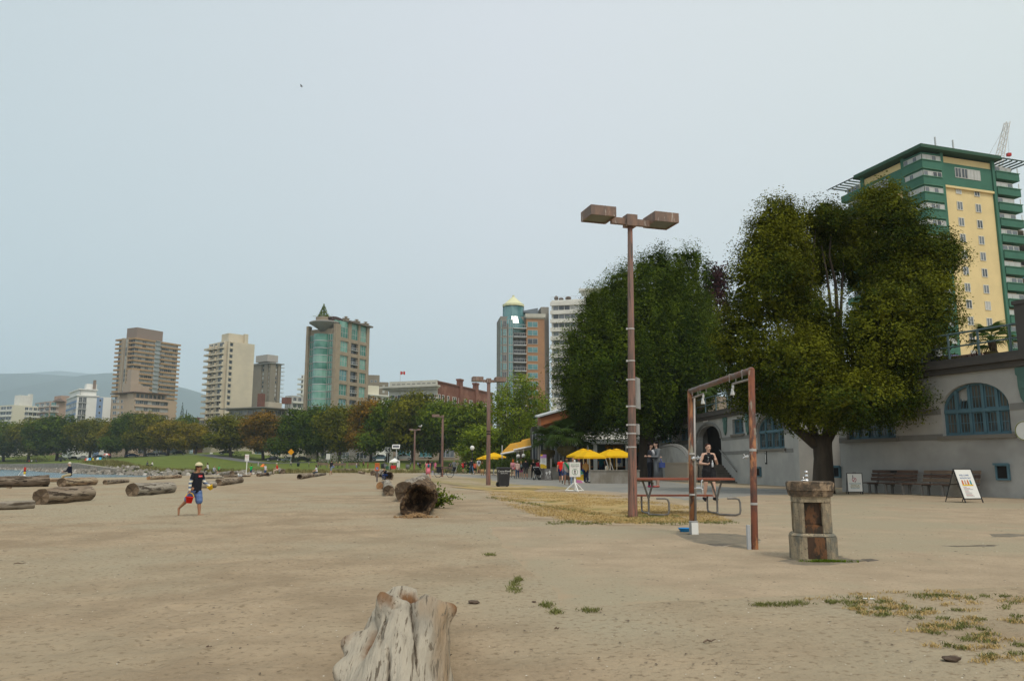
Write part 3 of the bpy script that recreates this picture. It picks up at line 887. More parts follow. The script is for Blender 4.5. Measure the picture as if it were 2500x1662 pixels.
for k in range(15):
 z = ztop_w-.75-k*fl
 if z<2:break
 for j,u in enumerate(cols):
  window(B,'r',u,z-.02*j,1.15,1.4,pick((g_mid,3),(g_dark,2),(g_pale,2)),'2',d=.02,fm=m_white,dep=.08)
 for v in (.3,.62):
  window(B,'l',v1+(v2-v1)*v,z,1.2,1.4,pick((g_mid,3),(g_dark,2)),'2',d=.02,fm=m_white,dep=.08)
for k in range(17):
 z = T-2.3-k*fl
 if z<1:break
 # corner bay, wrapping both faces
 mb = MB();mb.bb(-.5,u1-.36,-.5,v1-.26,z-fl+1.55,z+.18)
 o = B.part('green_spandrel',mb,m_grn)
 mb = MB();mb.bb(-.62,u1-.37,-.62,v1-.27,z+.18,z+.28);mb.bb(-.56,u1-.37,-.56,v1-.27,z-fl+1.48,z-fl+1.55)
 mb.build('ledge',m_grn2,o)
 n = 4
 for i in range(n):
  window(B,'r',-.3+(u1-.1)*(i+.5)/n,z+.29,(u1-.15)/n,fl-1.83+.01,pick((g_pale,4),(g_mid,2),(g_dark,1)),'plain',d=.38,dep=.06)
  window(B,'l',-.3+(v1-.1)*(i+.5)/n,z+.29,(v1-.15)/n,fl-1.83+.01,pick((g_pale,3),(g_mid,2),(g_dark,1)),'plain',d=.38,dep=.06)
 mb = MB();mb.bb(-.3,u1-.4,-.3,v1-.3,z+.28,z+1.55+.0)
 B.part('bay_back',mb,m_grn)
 # right-hand open bay
 mb = MB();B.b(mb,'r',u2+.36,W+.5,z-fl+1.55,z+.1,-4,.5)
 o = B.part('green_spandrel',mb,m_grn)
 mb = MB();B.b(mb,'r',u2+.36,W+.62,z+.1,z+.2,-4,.62)
 mb.build('ledge',m_grn2,o)
 w = W-u2-1.2
 for i in range(3):
  window(B,'r',u2+.4+w*(i+.5)/3,z+.21,w/3-.02,fl-1.8,pick((g_pale,4),(g_mid,3)),'plain',d=.15,dep=.06)
 mb = MB();mb.tube([(W+.35,-.35,z+.2),(W+.35,-.35,z+fl-1.5)],.07,5)
 B.part('bay_post',mb,m_white)
 # left-hand bay
 mb = MB();B.b(mb,'l',v2+.36,L_+.5,z-fl+1.55,z+.1,-3,.5)
 B.part('green_spandrel',mb,m_grn)
 window(B,'l',(v2+L_)/2,z+.11,L_-v2-1.5,fl-1.7,g_mid,'3',d=.15,dep=.06)
 # top storey band
zt0 = us(2350,425)[1]
mb = MB();B.b(mb,'r',u1+.26,u2-.26,zt0-2.4,T-1.9,.0,.12);B.b(mb,'l',v1+.36,v2-.26,zt0-2.4,T-1.9,.0,.12)
B.part('green_band',mb,m_grn)
mb = MB();B.b(mb,'r',u1+.26,u2-.26,zt0-2.75,zt0-2.4,.0,.35);B.b(mb,'l',v1+.36,v2-.26,zt0-2.75,zt0-2.4,.0,.35)
B.part('yellow_course',mb,m_yel)
for i in range(4):window(B,'r',u1+(u2-u1)*(.31+.125*i),T-4.15,(u2-u1)*.12,1.7,pick((g_pale,2),(g_dark,1)),'2',d=.14,dep=.05)
for i in range(3):window(B,'l',v1+(v2-v1)*(.45+.16*i),T-4.15,(v2-v1)*.15,1.7,g_mid,'2',d=.14,dep=.05)
mb = MB();mb.bb(-1.3,u2+.8,-1.3,v2+.8,T-.4,T+.15);mb.bb(-.2,u2-3,-.2,v2-3,T+.15,T+.6)
B.part('roof',mb,mat('green_roof',(0.03,0.085,0.05),rough=0.7))
mb = MB()
for i in range(6):B.b(mb,'r',u2+.85+(W+1.8-u2)*i/6,u2+1.0+(W+1.8-u2)*i/6,T-.5,T-.3,-2.5,1.3)
B.b(mb,'r',u2+.8,W+2.7,T-.28,T-.12,1.2,1.35);B.b(mb,'r',u2+.8,W+2.7,T-.28,T-.12,-2.6,-2.45)
B.part('pergola',mb,mat('dark_green_metal',(0.03,0.06,0.045)))
mb = MB()
for i in range(6):B.b(mb,'l',v2+.85+(L_+1.8-v2)*i/6,v2+1.0+(L_+1.8-v2)*i/6,T-.5,T-.3,-2.5,1.3)
B.b(mb,'l',v2+.8,L_+2.7,T-.28,T-.12,1.2,1.35);B.b(mb,'l',v2+.8,L_+2.7,T-.28,T-.12,-2.6,-2.45)
B.part('pergola',mb,bpy.data.materials['dark_green_metal'])
mb = MB()
for px in (2294,2337):
 u = us(px,380)[0];mb.tube([(u,.6,T),(u,.6,T+2.6)],.13,6)
B.part('roof_vent',mb,m_rail)
# --- unfinished tower at the right edge
B = Bld('construction_tower','unfinished concrete tower with bare floor slabs and blue edge strips','tower',190,(2474,560),0,25,wr=26,wl=22)
T = B.top
m_blue = mat('blue_strip',(0.03,0.25,0.42))
for k in range(int(T/3.1)):
 z = T-k*3.1
 mb = MB();mb.bb(-.6,26,-.6,22,z-.3,z);B.part('floor_slab',mb,m_conc)
 if z<20:break
 mb = MB()
 for x in (.6,6,12,18):mb.bb(x,x+.7,.4,1.1,z-3.1,z-.3)
 for y in (6,12,18):mb.bb(.4,1.1,y,y+.7,z-3.1,z-.3)
 B.part('column',mb,m_conc)
 if k%3!=0:
  mb = MB();mb.bb(-.7,26,-.72,-.61,z-.25,z+.15);B.part('edge_strip',mb,m_blue)
mb = MB();mb.bb(4,22,5,18,0,T-.5);B.part('core_wall',mb,mat('bare_concrete',(0.13,0.125,0.12)))
mb = MB()
for x in (0,3,6,9):mb.tube([(x,0,T),(x,0,T+2.8)],.12,5)
mb.tube([(0,0,T+2.8),(12,0,T+2.9)],.12,5);mb.tube([(0,0,T),(3,0,T+2.8)],.1,5)
B.part('scaffold',mb,m_rail)
# --- tower crane behind the yellow tower
D = 200
b0,b1 = at(2432,420,D),at(2459,299,D)
cr = thing('tower_crane','white lattice crane jib rising behind the right end of the yellow tower','crane',(b0.x,b0.y,0))
off = Vector((b0.x,b0.y,0))
m_crane = mat('crane_white',(0.66,0.63,0.58))
def lattice(p0,p1,w0,w1,n,m,name):
 mb = MB();side = Vector((1,0,0));dep = Vector((0,1,0))
 ch = []
 for sx,sy in ((-1,-1),(1,-1),(1,1),(-1,1)):
  ch.append([(p0+(p1-p0)*(i/n))+(side*sx+dep*sy)*(w0+(w1-w0)*i/n)/2 for i in range(n+1)])
 for c in ch:mb.tube([c[0],c[-1]],.1,5)
 for i in range(n):
  for k in range(4):
   a,c = ch[k],ch[(k+1)%4]
   mb.tube([a[i],c[i+1]] if i%2 else [c[i],a[i+1]],.055,4)
 mb.build(name,m,cr)
foot = Vector((at(2425,470,D).x,D,0))
mid = at(2428,440,D)
lattice(Vector((foot.x,D,0))-off,Vector((mid.x,D,mid.z))-off,1.8,1.8,24,m_crane,'mast')
lattice(mid-off,b1-off,1.9,1.0,18,m_crane,'jib')
mb = MB();mb.tube([b1-off,at(2405,395,D)-off],.05,4);mb.tube([b1-off,at(2463,374,D)-off],.04,4);mb.tube([at(2463,380,D)-off,at(2471,450,D)-off],.04,4)
mb.build('cable',m_rail,cr)
p = at(2463,378,D)-off
mb = MB();mb.box(p,(1.0,.8,.8));mb.build('hook_block',mat('hook_red',(0.45,0.03,0.025)),cr)
# ------------------------------------------------------------------ lower blocks behind the row of park trees
m_pink = mat('pink_stucco',(0.50,0.385,0.275),(0.455,0.35,0.255),scale=0.2,rough=0.9)
m_rose = mat('rose_brick',(0.40,0.285,0.22),(0.36,0.255,0.2),scale=0.3,rough=0.9)
m_bluep = mat('blue_panel',(0.22,0.31,0.46),rough=0.7)
m_bright = mat('bright_white',(0.74,0.735,0.69),rough=0.75)
def rect(B,side,x0,y0,x1,y1):
 u0,z1 = B.uz(side,x0,y0);u1,z0 = B.uz(side,x1,y1)
 return min(u0,u1),max(u0,u1),min(z0,z1),max(z0,z1)
def win_px(B,side,x0,y0,x1,y1,m,kind='2',d=.02,fm=None):
 u0,u1,z0,z1 = rect(B,side,x0,y0,x1,y1)
 return window(B,side,(u0+u1)/2,z0,u1-u0,z1-z0,m,kind,d=d,fm=fm)
 # stepped white block at the left edge
B = Bld('apartment_block','white stepped block at the far left with a square box on its roof','apartment block',390,(32,988),0,62,right=(92,996),left=(-25,991))
body(B,m_cream if False else mat('warm_white',(0.62,0.58,0.46),rough=0.8),inset=.0)
mb = MB();mb.bb(5.5,11.5,4,9,B.top,B.top+5.5);mb.bb(10.3,11.8,4,6,B.top,B.top+6.4);B.part('roof_box',mb,m_white)
for k in range(5):
 z = B.top-2.6*(k+1)+.4
 mb = MB();B.b(mb,'l',.3,B.wl,z-1.0,z-.1,.0,.9+.25*k);B.part('balcony',mb,m_white)
 for i in range(4):window(B,'l',B.wl*(.14+.24*i),z,B.wl*.22,1.6,pick((g_mid,3),(g_dark,1),(g_pale,2)),'2',d=.02)
 mb = MB();B.b(mb,'r',B.wr*.5,B.wr*1.05,z-1.0,z-.1,.0,1.4);B.part('balcony',mb,m_white)
 for i,u in enumerate((.55,.72,.9)):window(B,'r',B.wr*u,z,1.7,1.5,pick((g_mid,2),(g_dark,2)),'2',d=.02)
 # rose brick block with white balconies
B = Bld('apartment_block','rose brick block with white balconies between two white blocks','apartment block',400,(123,979),0,50,right=(172,968),left=(86,985))
body(B,m_rose)
T = B.top
mb = MB();mb.bb(6,18,3,12,T,T+3.5);mb.bb(14,16,3,5,T+3.5,T+5.5);B.part('roof_box',mb,m_rose)
mb = MB();mb.lathe([(3.2,0),(3.0,.3),(.4,1.8)],8,(4.5,1.0,T));B.part('hip_roof',mb,mat('dark_shingle',(0.12,0.09,0.07)))
for k in range(6):
 z = T-2.75*(k+1)+.5
 for i in range(3):
  window(B,'l',B.wl*(.16+.33*i),z,B.wl*.26,1.8,pick((g_dark,2),(g_blue,2)),'3',d=.02)
  mb = MB();u = B.wl*(.16+.33*i);B.b(mb,'l',u-1.9,u+1.9,z-.45,z-.2,0,1.3);B.b(mb,'l',u-1.9,u+1.9,z+.5,z+.6,1.2,1.3)
  for q in range(6):B.b(mb,'l',u-1.88+.74*q,u-1.8+.74*q,z-.2,z+.5,1.22,1.28)
  B.part('balcony',mb,m_bright)
 window(B,'r',B.wr*.18,z,B.wr*.26,1.8,pick((g_dark,1),(g_blue,2)),'3',d=.02)
 mb = MB();B.b(mb,'r',.1,B.wr*.42,z-.45,z-.2,0,1.1);B.b(mb,'r',.1,B.wr*.42,z+.4,z+.5,1.0,1.1);B.part('balcony',mb,m_bright)
 # blue and white block
B = Bld('apartment_block','white block with pale blue panels and a dark balcony stack','apartment block',360,(189,966),0,38,right=(274,968),left=(164,970))
T = B.top
body(B,m_bright)
mb = MB();mb.bb(-.4,B.wr*.62,-.4,B.wl,T,T+.5);mb.bb(1,B.wr*.55,1.2,B.wl-1,T+.5,T+3.0);mb.bb(.4,B.wr*.58,.5,B.wl,T+3.0,T+3.5)
B.part('roof',mb,m_bright)
mb = MB();mb.bb(B.wr*.28,B.wr*.58,4,9,T+3.5,T+6.2);B.part('roof_box',mb,m_bright)
mb = MB();mb.bb(B.wr*.46,B.wr*.54,3.0,4.0,T+3.5,T+8);B.part('chimney',mb,mat('chimney_brown',(0.22,0.17,0.14)))
for i in range(5):window(B,'l',1.2+(B.wl-2.4)*i/4,T+.7,2.6,1.9,g_mid,'2',d=-1.18)
for k in range(6):
 z = T-2.9*(k+1)+1.0
 mb = MB();B.b(mb,'l',.4,B.wl-.2,z-1.0,z-.05,-.1,.18);B.part('blue_panel',mb,m_bluep)
 for i in range(3):window(B,'l',.4+(B.wl-.8)*(i+.5)/3,z,(B.wl-.9)/3,1.85,pick((g_pale,3),(g_mid,2)),'2',d=.02)
 for i in range(2):
  u = B.wr*(.10+.115*i)
  window(B,'r',u,z-.9,B.wr*.105,2.4,g_dark,'2',d=.02)
 mb = MB();B.b(mb,'r',B.wr*.04,B.wr*.275,z-1.2,z-1.0,0,.5);B.b(mb,'r',B.wr*.04,B.wr*.275,z-.2,z-.1,.4,.5);B.part('balcony',mb,m_rail)
 window(B,'r',B.wr*.66,z-.3,.8,1.1,g_dark,'plain',d=.14)
mb = MB();B.b(mb,'r',B.wr*.56,B.wr*.745,0,T-.3,-.1,.12);B.part('blue_panel',mb,m_bluep)
mb = MB();B.b(mb,'r',B.wr*.985,B.wr,0,T,-.1,.06);B.part('dark_strip',mb,mat('dark_strip',(0.05,0.045,0.04)))
# pink block in front of the tan tower
B = Bld('apartment_block','pale pink block with bands of windows in front of the tan tower','apartment block',345,(329,971),0,57,right=(431,983),left=(273,973))
T = B.top
body(B,m_pink)
ul = lambda px,py:B.uz('l',px,py)
for r,py in enumerate((976,990,1004,1018)):
 for x0,x1,mm in ((276,284,g_mid),(287,291,g_pale),(296,300,g_dark)):
  win_px(B,'l',x0,py,x1,py+7,mm,'2')
for r,py in enumerate((977,993,1010,1026)):
 for i in range(4):
  x0 = 331+i*20
  yy = py+i*1.6
  for h in range(2):
   win_px(B,'r',x0+h*9.2,yy,x0+9.0+h*9.2,yy+9.0,pick((g_mid,3),(g_pale,3),(g_dark,1)),'2')
 u0,z0 = B.uz('r',330,py-1.0);u1,_ = B.uz('r',410,py)
 mb = MB();B.b(mb,'r',0,u1,z0,z0+.5,0,.7);B.part('ledge',mb,m_pink)
mb = MB();B.b(mb,'r',u1*.0,B.wr*.78,T+.02,T+2.4,-6,-1.2);B.b(mb,'l',1.5,B.wl*.8,T,T+2.4,-6,-1.5);B.part('penthouse',mb,m_pink)
mb = MB();mb.bb(-1.0,B.wr*.8,-.8,B.wl,T+2.4,T+2.8);B.part('roof',mb,mat('brown_fascia',(0.14,0.10,0.08)))
for i in range(7):window(B,'r',B.wr*(.1+.1*i),T+.3,B.wr*.07,1.8,g_dark,'2',d=-1.18)
mb = MB();mb.bb(-.5,4.5,3,9,T+2.8,T+6.8);mb.bb(5,9,4,8,T+2.8,T+6.0);B.part('roof_box',mb,mat('tan_box',(0.42,0.33,0.25)))
mb = MB();mb.bb(.3,4.0,4.5,8,T+6.8,T+13);B.part('roof_box',mb,mat('taupe_box',(0.40,0.32,0.25)))
# low cream block with flat eaves
B = Bld('apartment_block','low cream block with a wide flat roof edge below the cream tower','apartment block',300,(640,1012),0,62,right=(715,1014),left=(520,1004))
T = B.top
body(B,mat('buff_stucco',(0.50,0.43,0.31),rough=0.9))
mb = MB();mb.bb(-1.5,B.wr,-1.5,B.wl*.8,T+2.6,T+3.0);mb.bb(-.3,B.wr+.2,-.3,B.wl+.3,T-.1,T+.25);B.part('roof',mb,mat('grey_fascia',(0.22,0.21,0.19)))
mb = MB();mb.bb(2,B.wr-1,2,B.wl*.75,T+.25,T+2.6);mb.bb(6,B.wr*.8,3,9,T+3,T+5.5);B.part('penthouse',mb,mat('penthouse_cream',(0.52,0.47,0.37)))
mb = MB();mb.bb(2.5,4.5,3.5,5.5,T+3,T+8.5);mb.bb(16,19,3.5,6,T+5.5,T+8);B.part('chimney',mb,m_brick)
for i in range(8):window(B,'l',B.wl*(.05+.09*i),T+.5,B.wl*.075,1.7,pick((g_mid,2),(g_pale,2)),'2',d=-1.98)
for i in range(6):window(B,'r',B.wr*(.15+.13*i),T+.5,B.wr*.1,1.7,g_dark,'2',d=-1.98)
for r in range(4):
 for u in (.12,.45,.8):window(B,'r',B.wr*u,T-2.4-2.8*r,2.6,1.7,pick((g_blue,1),(g_dark,2)),'2')
 for u in (.1,.3,.5,.7,.9):window(B,'l',B.wl*u,T-2.4-2.8*r,2.4,1.6,pick((g_mid,2),(g_pale,1)),'2')
 # grey-white terraced block beside the green tower
B = Bld('apartment_block','small grey terraced block tucked left of the green glass tower','apartment block',345,(712,965),0,50,right=(752,964),left=(696,970))
T = B.top
body(B,mat('pale_grey',(0.40,0.40,0.37),rough=0.85))
for r in range(4):
 for u in (.2,.5,.8):
  window(B,'r',B.wr*u,T-2.4-2.9*r,B.wr*.2,1.7,g_dark,'2');window(B,'l',B.wl*u,T-2.4-2.9*r,B.wl*.2,1.7,g_dark,'2')
 mb = MB();B.b(mb,'r',.3,B.wr,T-3.3-2.9*r,T-2.6-2.9*r,0,1.0);B.part('balcony',mb,m_white)
B = Bld('apartment_tower','slim white tower with wavy balconies just left of the green glass tower','tower',460,(741,915),0,60,right=(770,918),left=(736,916))
body(B,m_white)
for r in range(9):
 z = B.top-3*(r+1)
 mb = MB();B.b(mb,'l',-.5,B.wl+1.5,z,z+1.0,0,1.6);B.part('balcony',mb,m_white)
 window(B,'l',B.wl*.5,z+1.05,B.wl*.8,1.5,g_dark,'2')
 # grey tower and white blocks to the right of the green tower
B = Bld('apartment_tower','plain grey-brown tower behind the right edge of the green glass tower','tower',420,(900,915),0,15,right=(927,916),wl=14)
T = B.top
body(B,m_taupe)
mb = MB();mb.bb(B.wr,B.wr*1.85,1,13,0,T-3.6);B.part('side_wall',mb,m_taupe)
for r in range(7):
 for u in (.3,.65):window(B,'r',B.wr*u,T-4-3*r,1.3,1.3,g_mid,'plain')
 window(B,'r',B.wr*1.4,T-6.5-3*r,1.2,1.3,g_pale,'plain',d=-.98)
B = Bld('apartment_block','white block with a pink corner showing above the orange tree','apartment block',320,(905,962),0,40,right=(950,962),left=(893,965))
T = B.top
body(B,m_bright)
mb = MB();mb.bb(-.5,5,2,8,T,T+3.8);B.part('roof_box',mb,mat('soft_cream',(0.66,0.63,0.5)))
mb = MB();mb.bb(-.8,B.wr+1,-.8,B.wl,T-.5,T-.1);B.part('eave',mb,m_bright)
mb = MB();B.b(mb,'l',.2,B.wl*.8,T-12,T-3.0,.0,.08);B.part('pink_panel',mb,mat('pink_panel',(0.5,0.27,0.23)))
for r in range(4):
 for u in (.2,.5,.8):window(B,'r',B.wr*u,T-2.6-3*r,1.8,1.6,pick((g_mid,1),(g_dark,2)),'2')
 window(B,'l',B.wl*.5,T-2.6-3*r,B.wl*.5,1.7,g_dark,'2',d=.1)
B = Bld('brick_house','small red brick block between the tan and cream towers','house',380,(482,1019),0,40,right=(500,1020),left=(476,1020))
body(B,m_brick)
for u in (.3,.7):window(B,'r',B.wr*u,B.top-3,1.6,1.6,g_dark,'2')
# low pale houses glimpsed under the trees along the road
for i,(px0,px1,D,ztop,lab) in enumerate(((150,205,415,9,'pink house glimpsed under the leftmost big dark tree'),(330,440,330,7.5,'tan ground floor glimpsed behind the yellowing trees'),(615,730,262,9.5,'cream low-rise behind the autumn-tinted tree with a wide front window'),(775,905,230,9,'grey stone ground floor behind the dark tree trunks'),(960,1120,190,8,'shop front with pale stone piers at the foot of the brick hotel'))):
 a,c_ = at(px0,1100,D),at(px1,1100,D)
 z0 = float(ground_z((a.x+c_.x)/2,D))-.3
 w = c_.x-a.x
 o = thing('low_building',lab,'building',(a.x,D,z0))
 mb = MB();mb.bb(0,w,0,9,0,ztop);mb.build('wall',[m_rose,m_pink,m_cream,m_conc,m_stone][i],o)
 n = max(3,int(w/5))
 for k in range(n):
  for zf in (1.0,4.2):
   link('window',win_mesh(w/n*.6,1.8,'3',pick((g_mid,2),(g_dark,2),(g_blue,1))),o,(w*(k+.5)/n,-.02,zf))
 mb = MB();mb.bb(-.4,w+.4,-.6,9,ztop,ztop+.3);mb.build('roof',m_roofgrey,o)
 # ------------------------------------------------------------------ trees
m_bark = mat('tree_bark',(0.075,0.058,0.042),(0.05,0.04,0.03),scale=3,stretch=(1,1,.25),rough=0.95,bump=0.6,bscale=9)
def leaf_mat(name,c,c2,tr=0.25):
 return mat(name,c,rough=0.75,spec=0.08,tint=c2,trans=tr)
L_dark = leaf_mat('leaf_dark_green',(0.026,0.056,0.006),(0.11,0.160,0.012))
L_mid = leaf_mat('leaf_mid_green',(0.042,0.080,0.007),(0.16,0.205,0.015))
L_olive = leaf_mat('leaf_olive',(0.058,0.074,0.007),(0.21,0.20,0.015))
L_yellow = leaf_mat('leaf_yellowing',(0.085,0.085,0.008),(0.31,0.23,0.018))
L_orange = leaf_mat('leaf_rusty',(0.085,0.068,0.008),(0.29,0.155,0.018))
L_fresh = leaf_mat('leaf_fresh_green',(0.075,0.125,0.01),(0.25,0.31,0.025))
L_horn = leaf_mat('hornbeam_leaf',(0.026,0.046,0.004),(0.175,0.185,0.012),0.22)
L_horn2 = leaf_mat('street_tree_leaf',(0.023,0.052,0.005),(0.145,0.20,0.014),0.22)
L_fir = leaf_mat('fir_needles',(0.018,0.035,0.016),(0.035,0.055,0.022),.1)
L_plum = leaf_mat('plum_leaf',(0.035,0.015,0.018),(0.07,0.03,0.03),.15)
def leaf_quads(P,N,size,rng,aspect=0.55,jitter=0.5):
 """P leaf centres, N outward-ish direction; returns verts, faces"""
 n = len(P)
 d = N+rng.normal(0,jitter,(n,3));d/=np.linalg.norm(d,axis=1,keepdims=True)+1e-9
 r = rng.normal(0,1,(n,3));s = np.cross(d,r);s/=np.linalg.norm(s,axis=1,keepdims=True)+1e-9
 t = np.cross(d,s)
 L = (size*rng.uniform(0.65,1.35,n))[:,None]
 V = np.stack([P-s*L*.5,P+t*L*.5*aspect+d*L*.08,P+s*L*.5,P-t*L*.5*aspect+d*L*.08],1).reshape(-1,3)
 Fc = np.arange(4*n).reshape(n,4)
 return V,Fc
def crown_mesh(name,ells,nclump,nleaf,csize,lsize,m,seed,shell=0.35,up=0.3,vstretch=1.0,hole=None,zmin=None,jitter=.5,core=0,coresize=2.4,tscale=(.5,.5,.5)):
 """leaf clumps scattered through a crown made of overlapping ellipsoids (cx,cy,cz,rx,ry,rz)"""
 rng = np.random.default_rng(seed)
 E = np.array(ells,float)
 vol = E[:,3]*E[:,4]*E[:,5]
 vol = vol**(2/3);vol/=vol.sum()
 C = [];CN = []
 tries = 0
 while len(C)<nclump and tries<nclump*40:
  tries +=1
  e = E[rng.choice(len(E),p=vol)]
  v = rng.normal(0,1,3);v/=np.linalg.norm(v)
  r = 1-abs(rng.normal(0,shell)) if rng.random()<.8 else rng.random()**.5
  if r<0.15:continue
  p = e[:3]+v*e[3:]*r
  if zmin is not None and p[2]<zmin:continue
  ins = False
  for q in E:
   if q is not e and (((p-q[:3])/q[3:])**2).sum()<0.45:ins = True;break
  if ins and rng.random()<.8:continue
  if hole is not None and hole(p):continue
  C.append(p);CN.append(v/e[3:])
 C = np.array(C);CN = np.array(CN);CN/=np.linalg.norm(CN,axis=1,keepdims=True)
 tone = np.array([.40+.8*mnoise.noise(Vector((c[0]*tscale[0],c[1]*tscale[1],c[2]*tscale[2]))+Vector((seed,0,0)))+.25*n_[2] for c,n_ in zip(C,CN)])+rng.normal(0,.14,len(C))  # up-facing clumps get the lighter tint: light from above put into leaf colour
 idx = np.repeat(np.arange(len(C)),nleaf)
 o = np.clip(rng.normal(0,1,(len(idx),3)),-1.7,1.7)*csize*rng.uniform(.6,1.4,len(C))[idx][:,None]
 o[:,2]*=vstretch
 P = C[idx]+o
 N = CN[idx]*.8+np.array([0,0,up])
 LS = np.full(len(P),lsize)
 if core:
  K = []
  while len(K)<core:
   e = E[rng.choice(len(E),p=vol)];p = e[:3]+e[3:]*rng.uniform(-.72,.72,3)
   if (((p-e[:3])/e[3:])**2).sum()>.55 or (hole is not None and hole(p)) or (zmin is not None and p[2]<zmin+.3):continue
   K.append(p)
  K = np.array(K);P = np.concatenate([P,K]);N = np.concatenate([N,np.tile((0,-.3,.6),(len(K),1))])
  LS = np.concatenate([LS,np.full(len(K),lsize*coresize)]);idx = np.concatenate([idx,rng.integers(0,len(C),len(K))])
 V,Fc = leaf_quads(P,N,LS,rng,jitter=jitter)
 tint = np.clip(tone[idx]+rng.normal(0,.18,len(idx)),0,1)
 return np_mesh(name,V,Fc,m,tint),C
def limb_mb(mb,p0,p1,r0,r1,rng,n=5,wob=0.12,seg=7):
 p0,p1 = Vector(p0),Vector(p1);L = (p1-p0).length
 pts = [];rr = []
 for i in range(n+1):
  t = i/n
  w = Vector(rng.normal(0,wob,3))*L*.25*math.sin(PI*t)
  pts.append(p0+(p1-p0)*t+w);rr.append(r0+(r1-r0)*t)
 mb.tube(pts,rr,seg)
 return pts
 # ---- the row of park trees: crown and trunk meshes shared by the row
def park_tree_kind(seed,H=15.0,R=7.0,tr=.38,zc=.56,m=L_mid,wide=1.0,nclump=560,nleaf=16,lsize=.6):
 rng = np.random.default_rng(seed)
 ells = []
 for i in range(13):
  a = rng.uniform(0,2*PI);rr = R*rng.uniform(.2,.62);z = H*rng.uniform(.27,.78)
  s = R*rng.uniform(.34,.52)
  ells.append((rr*math.cos(a)*wide,rr*math.sin(a),z,s*1.15,s*1.15,s*.85))
 ells.append((0,0,H*.64,R*.62,R*.62,H*.30))
 me,C = crown_mesh('crown',ells,nclump,nleaf,.55,lsize,m,seed,zmin=H*.13,core=1500,coresize=2.0)
 mb = MB()
 fork = Vector((rng.normal(0,.2),rng.normal(0,.2),H*.24))
 mb.tube([(0,0,-.6),(0,0,.3),(fork.x*.5,fork.y*.5,H*.12),fork],[tr*1.5,tr*1.05,tr*.9,tr*.85],9)
 for k in range(6):
  a = 2*PI*k/6+rng.uniform(-.4,.4)
  e = (R*.55*math.cos(a),R*.55*math.sin(a),H*rng.uniform(.5,.7))
  limb_mb(mb,fork-Vector((0,0,.2)),e,tr*.55,tr*.14,rng)
 limb_mb(mb,fork-Vector((0,0,.2)),(0,0,H*.85),tr*.7,tr*.1,rng)
 return me,mb.mesh('trunk',m_bark)
KINDS = [park_tree_kind(100+i,H=h,R=r) for i,(h,r) in enumerate(((15,7.0),(15,7.6),(15,6.6),(15,8.2),(15,7.2)))]
def park_tree(px,D,top_py,width_px,kind,lm,label,base_py=None,rz=0,name='park_tree',yscale=None):
 cme,tme = KINDS[kind]
 P = at(px,1130,D);z0 = float(ground_z(P.x,D))
 H = at(px,top_py,D).z-z0
 sz = H/13.6
 wpx = F/D
 R0 = (7.0,7.6,6.6,8.2,7.2)[kind]
 sx = width_px/wpx/(2*R0*.98)
 o = thing(name,label,'tree',(P.x,D,z0),rz,'trees along the park edge',(sx,sx,sz))
 c = link('crown',cme,o)
 c.material_slots[0].link = 'OBJECT';c.material_slots[0].material = lm
 link('trunk',tme,o)
 return o
row = [(8,350,1030,92,0,L_mid,'dark leafy park tree cut by the left edge of the picture'),(68,335,1024,84,2,L_olive,'light olive park tree in front of the stepped white block'),(138,322,1016,112,3,L_dark,'broad dark green park tree in front of the rose brick block'),(218,318,1021,88,1,L_olive,'brownish green park tree in front of the blue and white block'),(268,305,1034,50,2,L_yellow,'narrow yellowing park tree left of the pink block'),(306,300,1010,88,0,L_dark,'dark park tree in front of the left end of the pink block'),(352,290,1008,84,4,L_olive,'tall yellow-green park tree in front of the middle of the pink block'),(408,268,1028,98,1,L_yellow,'round yellow-brown park tree below the right end of the pink block'),(476,258,1036,84,3,L_yellow,'low yellow-green park tree left of the cream tower foot'),(446,330,1015,60,0,L_mid,'small green tree behind the round yellow-brown one'),(562,232,1013,98,4,L_olive,'olive park tree in front of the cream tower foot'),(642,226,1010,92,2,L_orange,'rust-tinted park tree in front of the low cream block'),(715,205,1000,88,0,L_dark,'dark green park tree left of the green glass tower'),(775,200,992,84,3,L_dark,'dark park tree at the foot of the green glass tower'),(828,192,990,100,1,L_olive,'olive-topped park tree under the stone face of the glass tower'),(905,178,976,92,4,L_orange,'rusty orange tree below the white block with the pink corner'),(945,172,978,110,0,L_mid,'green park tree behind the solar light pole'),(1008,168,962,128,3,L_olive,'large olive tree with an orange top in front of the brick hotel'),(1075,160,978,120,1,L_mid,'spreading green tree below the brick hotel chimney'),(1135,150,988,112,2,L_mid,'green tree behind the second double-headed lamp'),(1172,120,1040,112,4,L_fresh,'low fresh green tree behind the crowd on the promenade'),(1262,118,1010,90,3,L_mid,'green tree left of the wooden restaurant roof'),]
for i,(px,D,tp,w,k,lm,lab) in enumerate(row):
 park_tree(px,D,tp,w*1.42,k,lm,lab,rz=i*1.7)
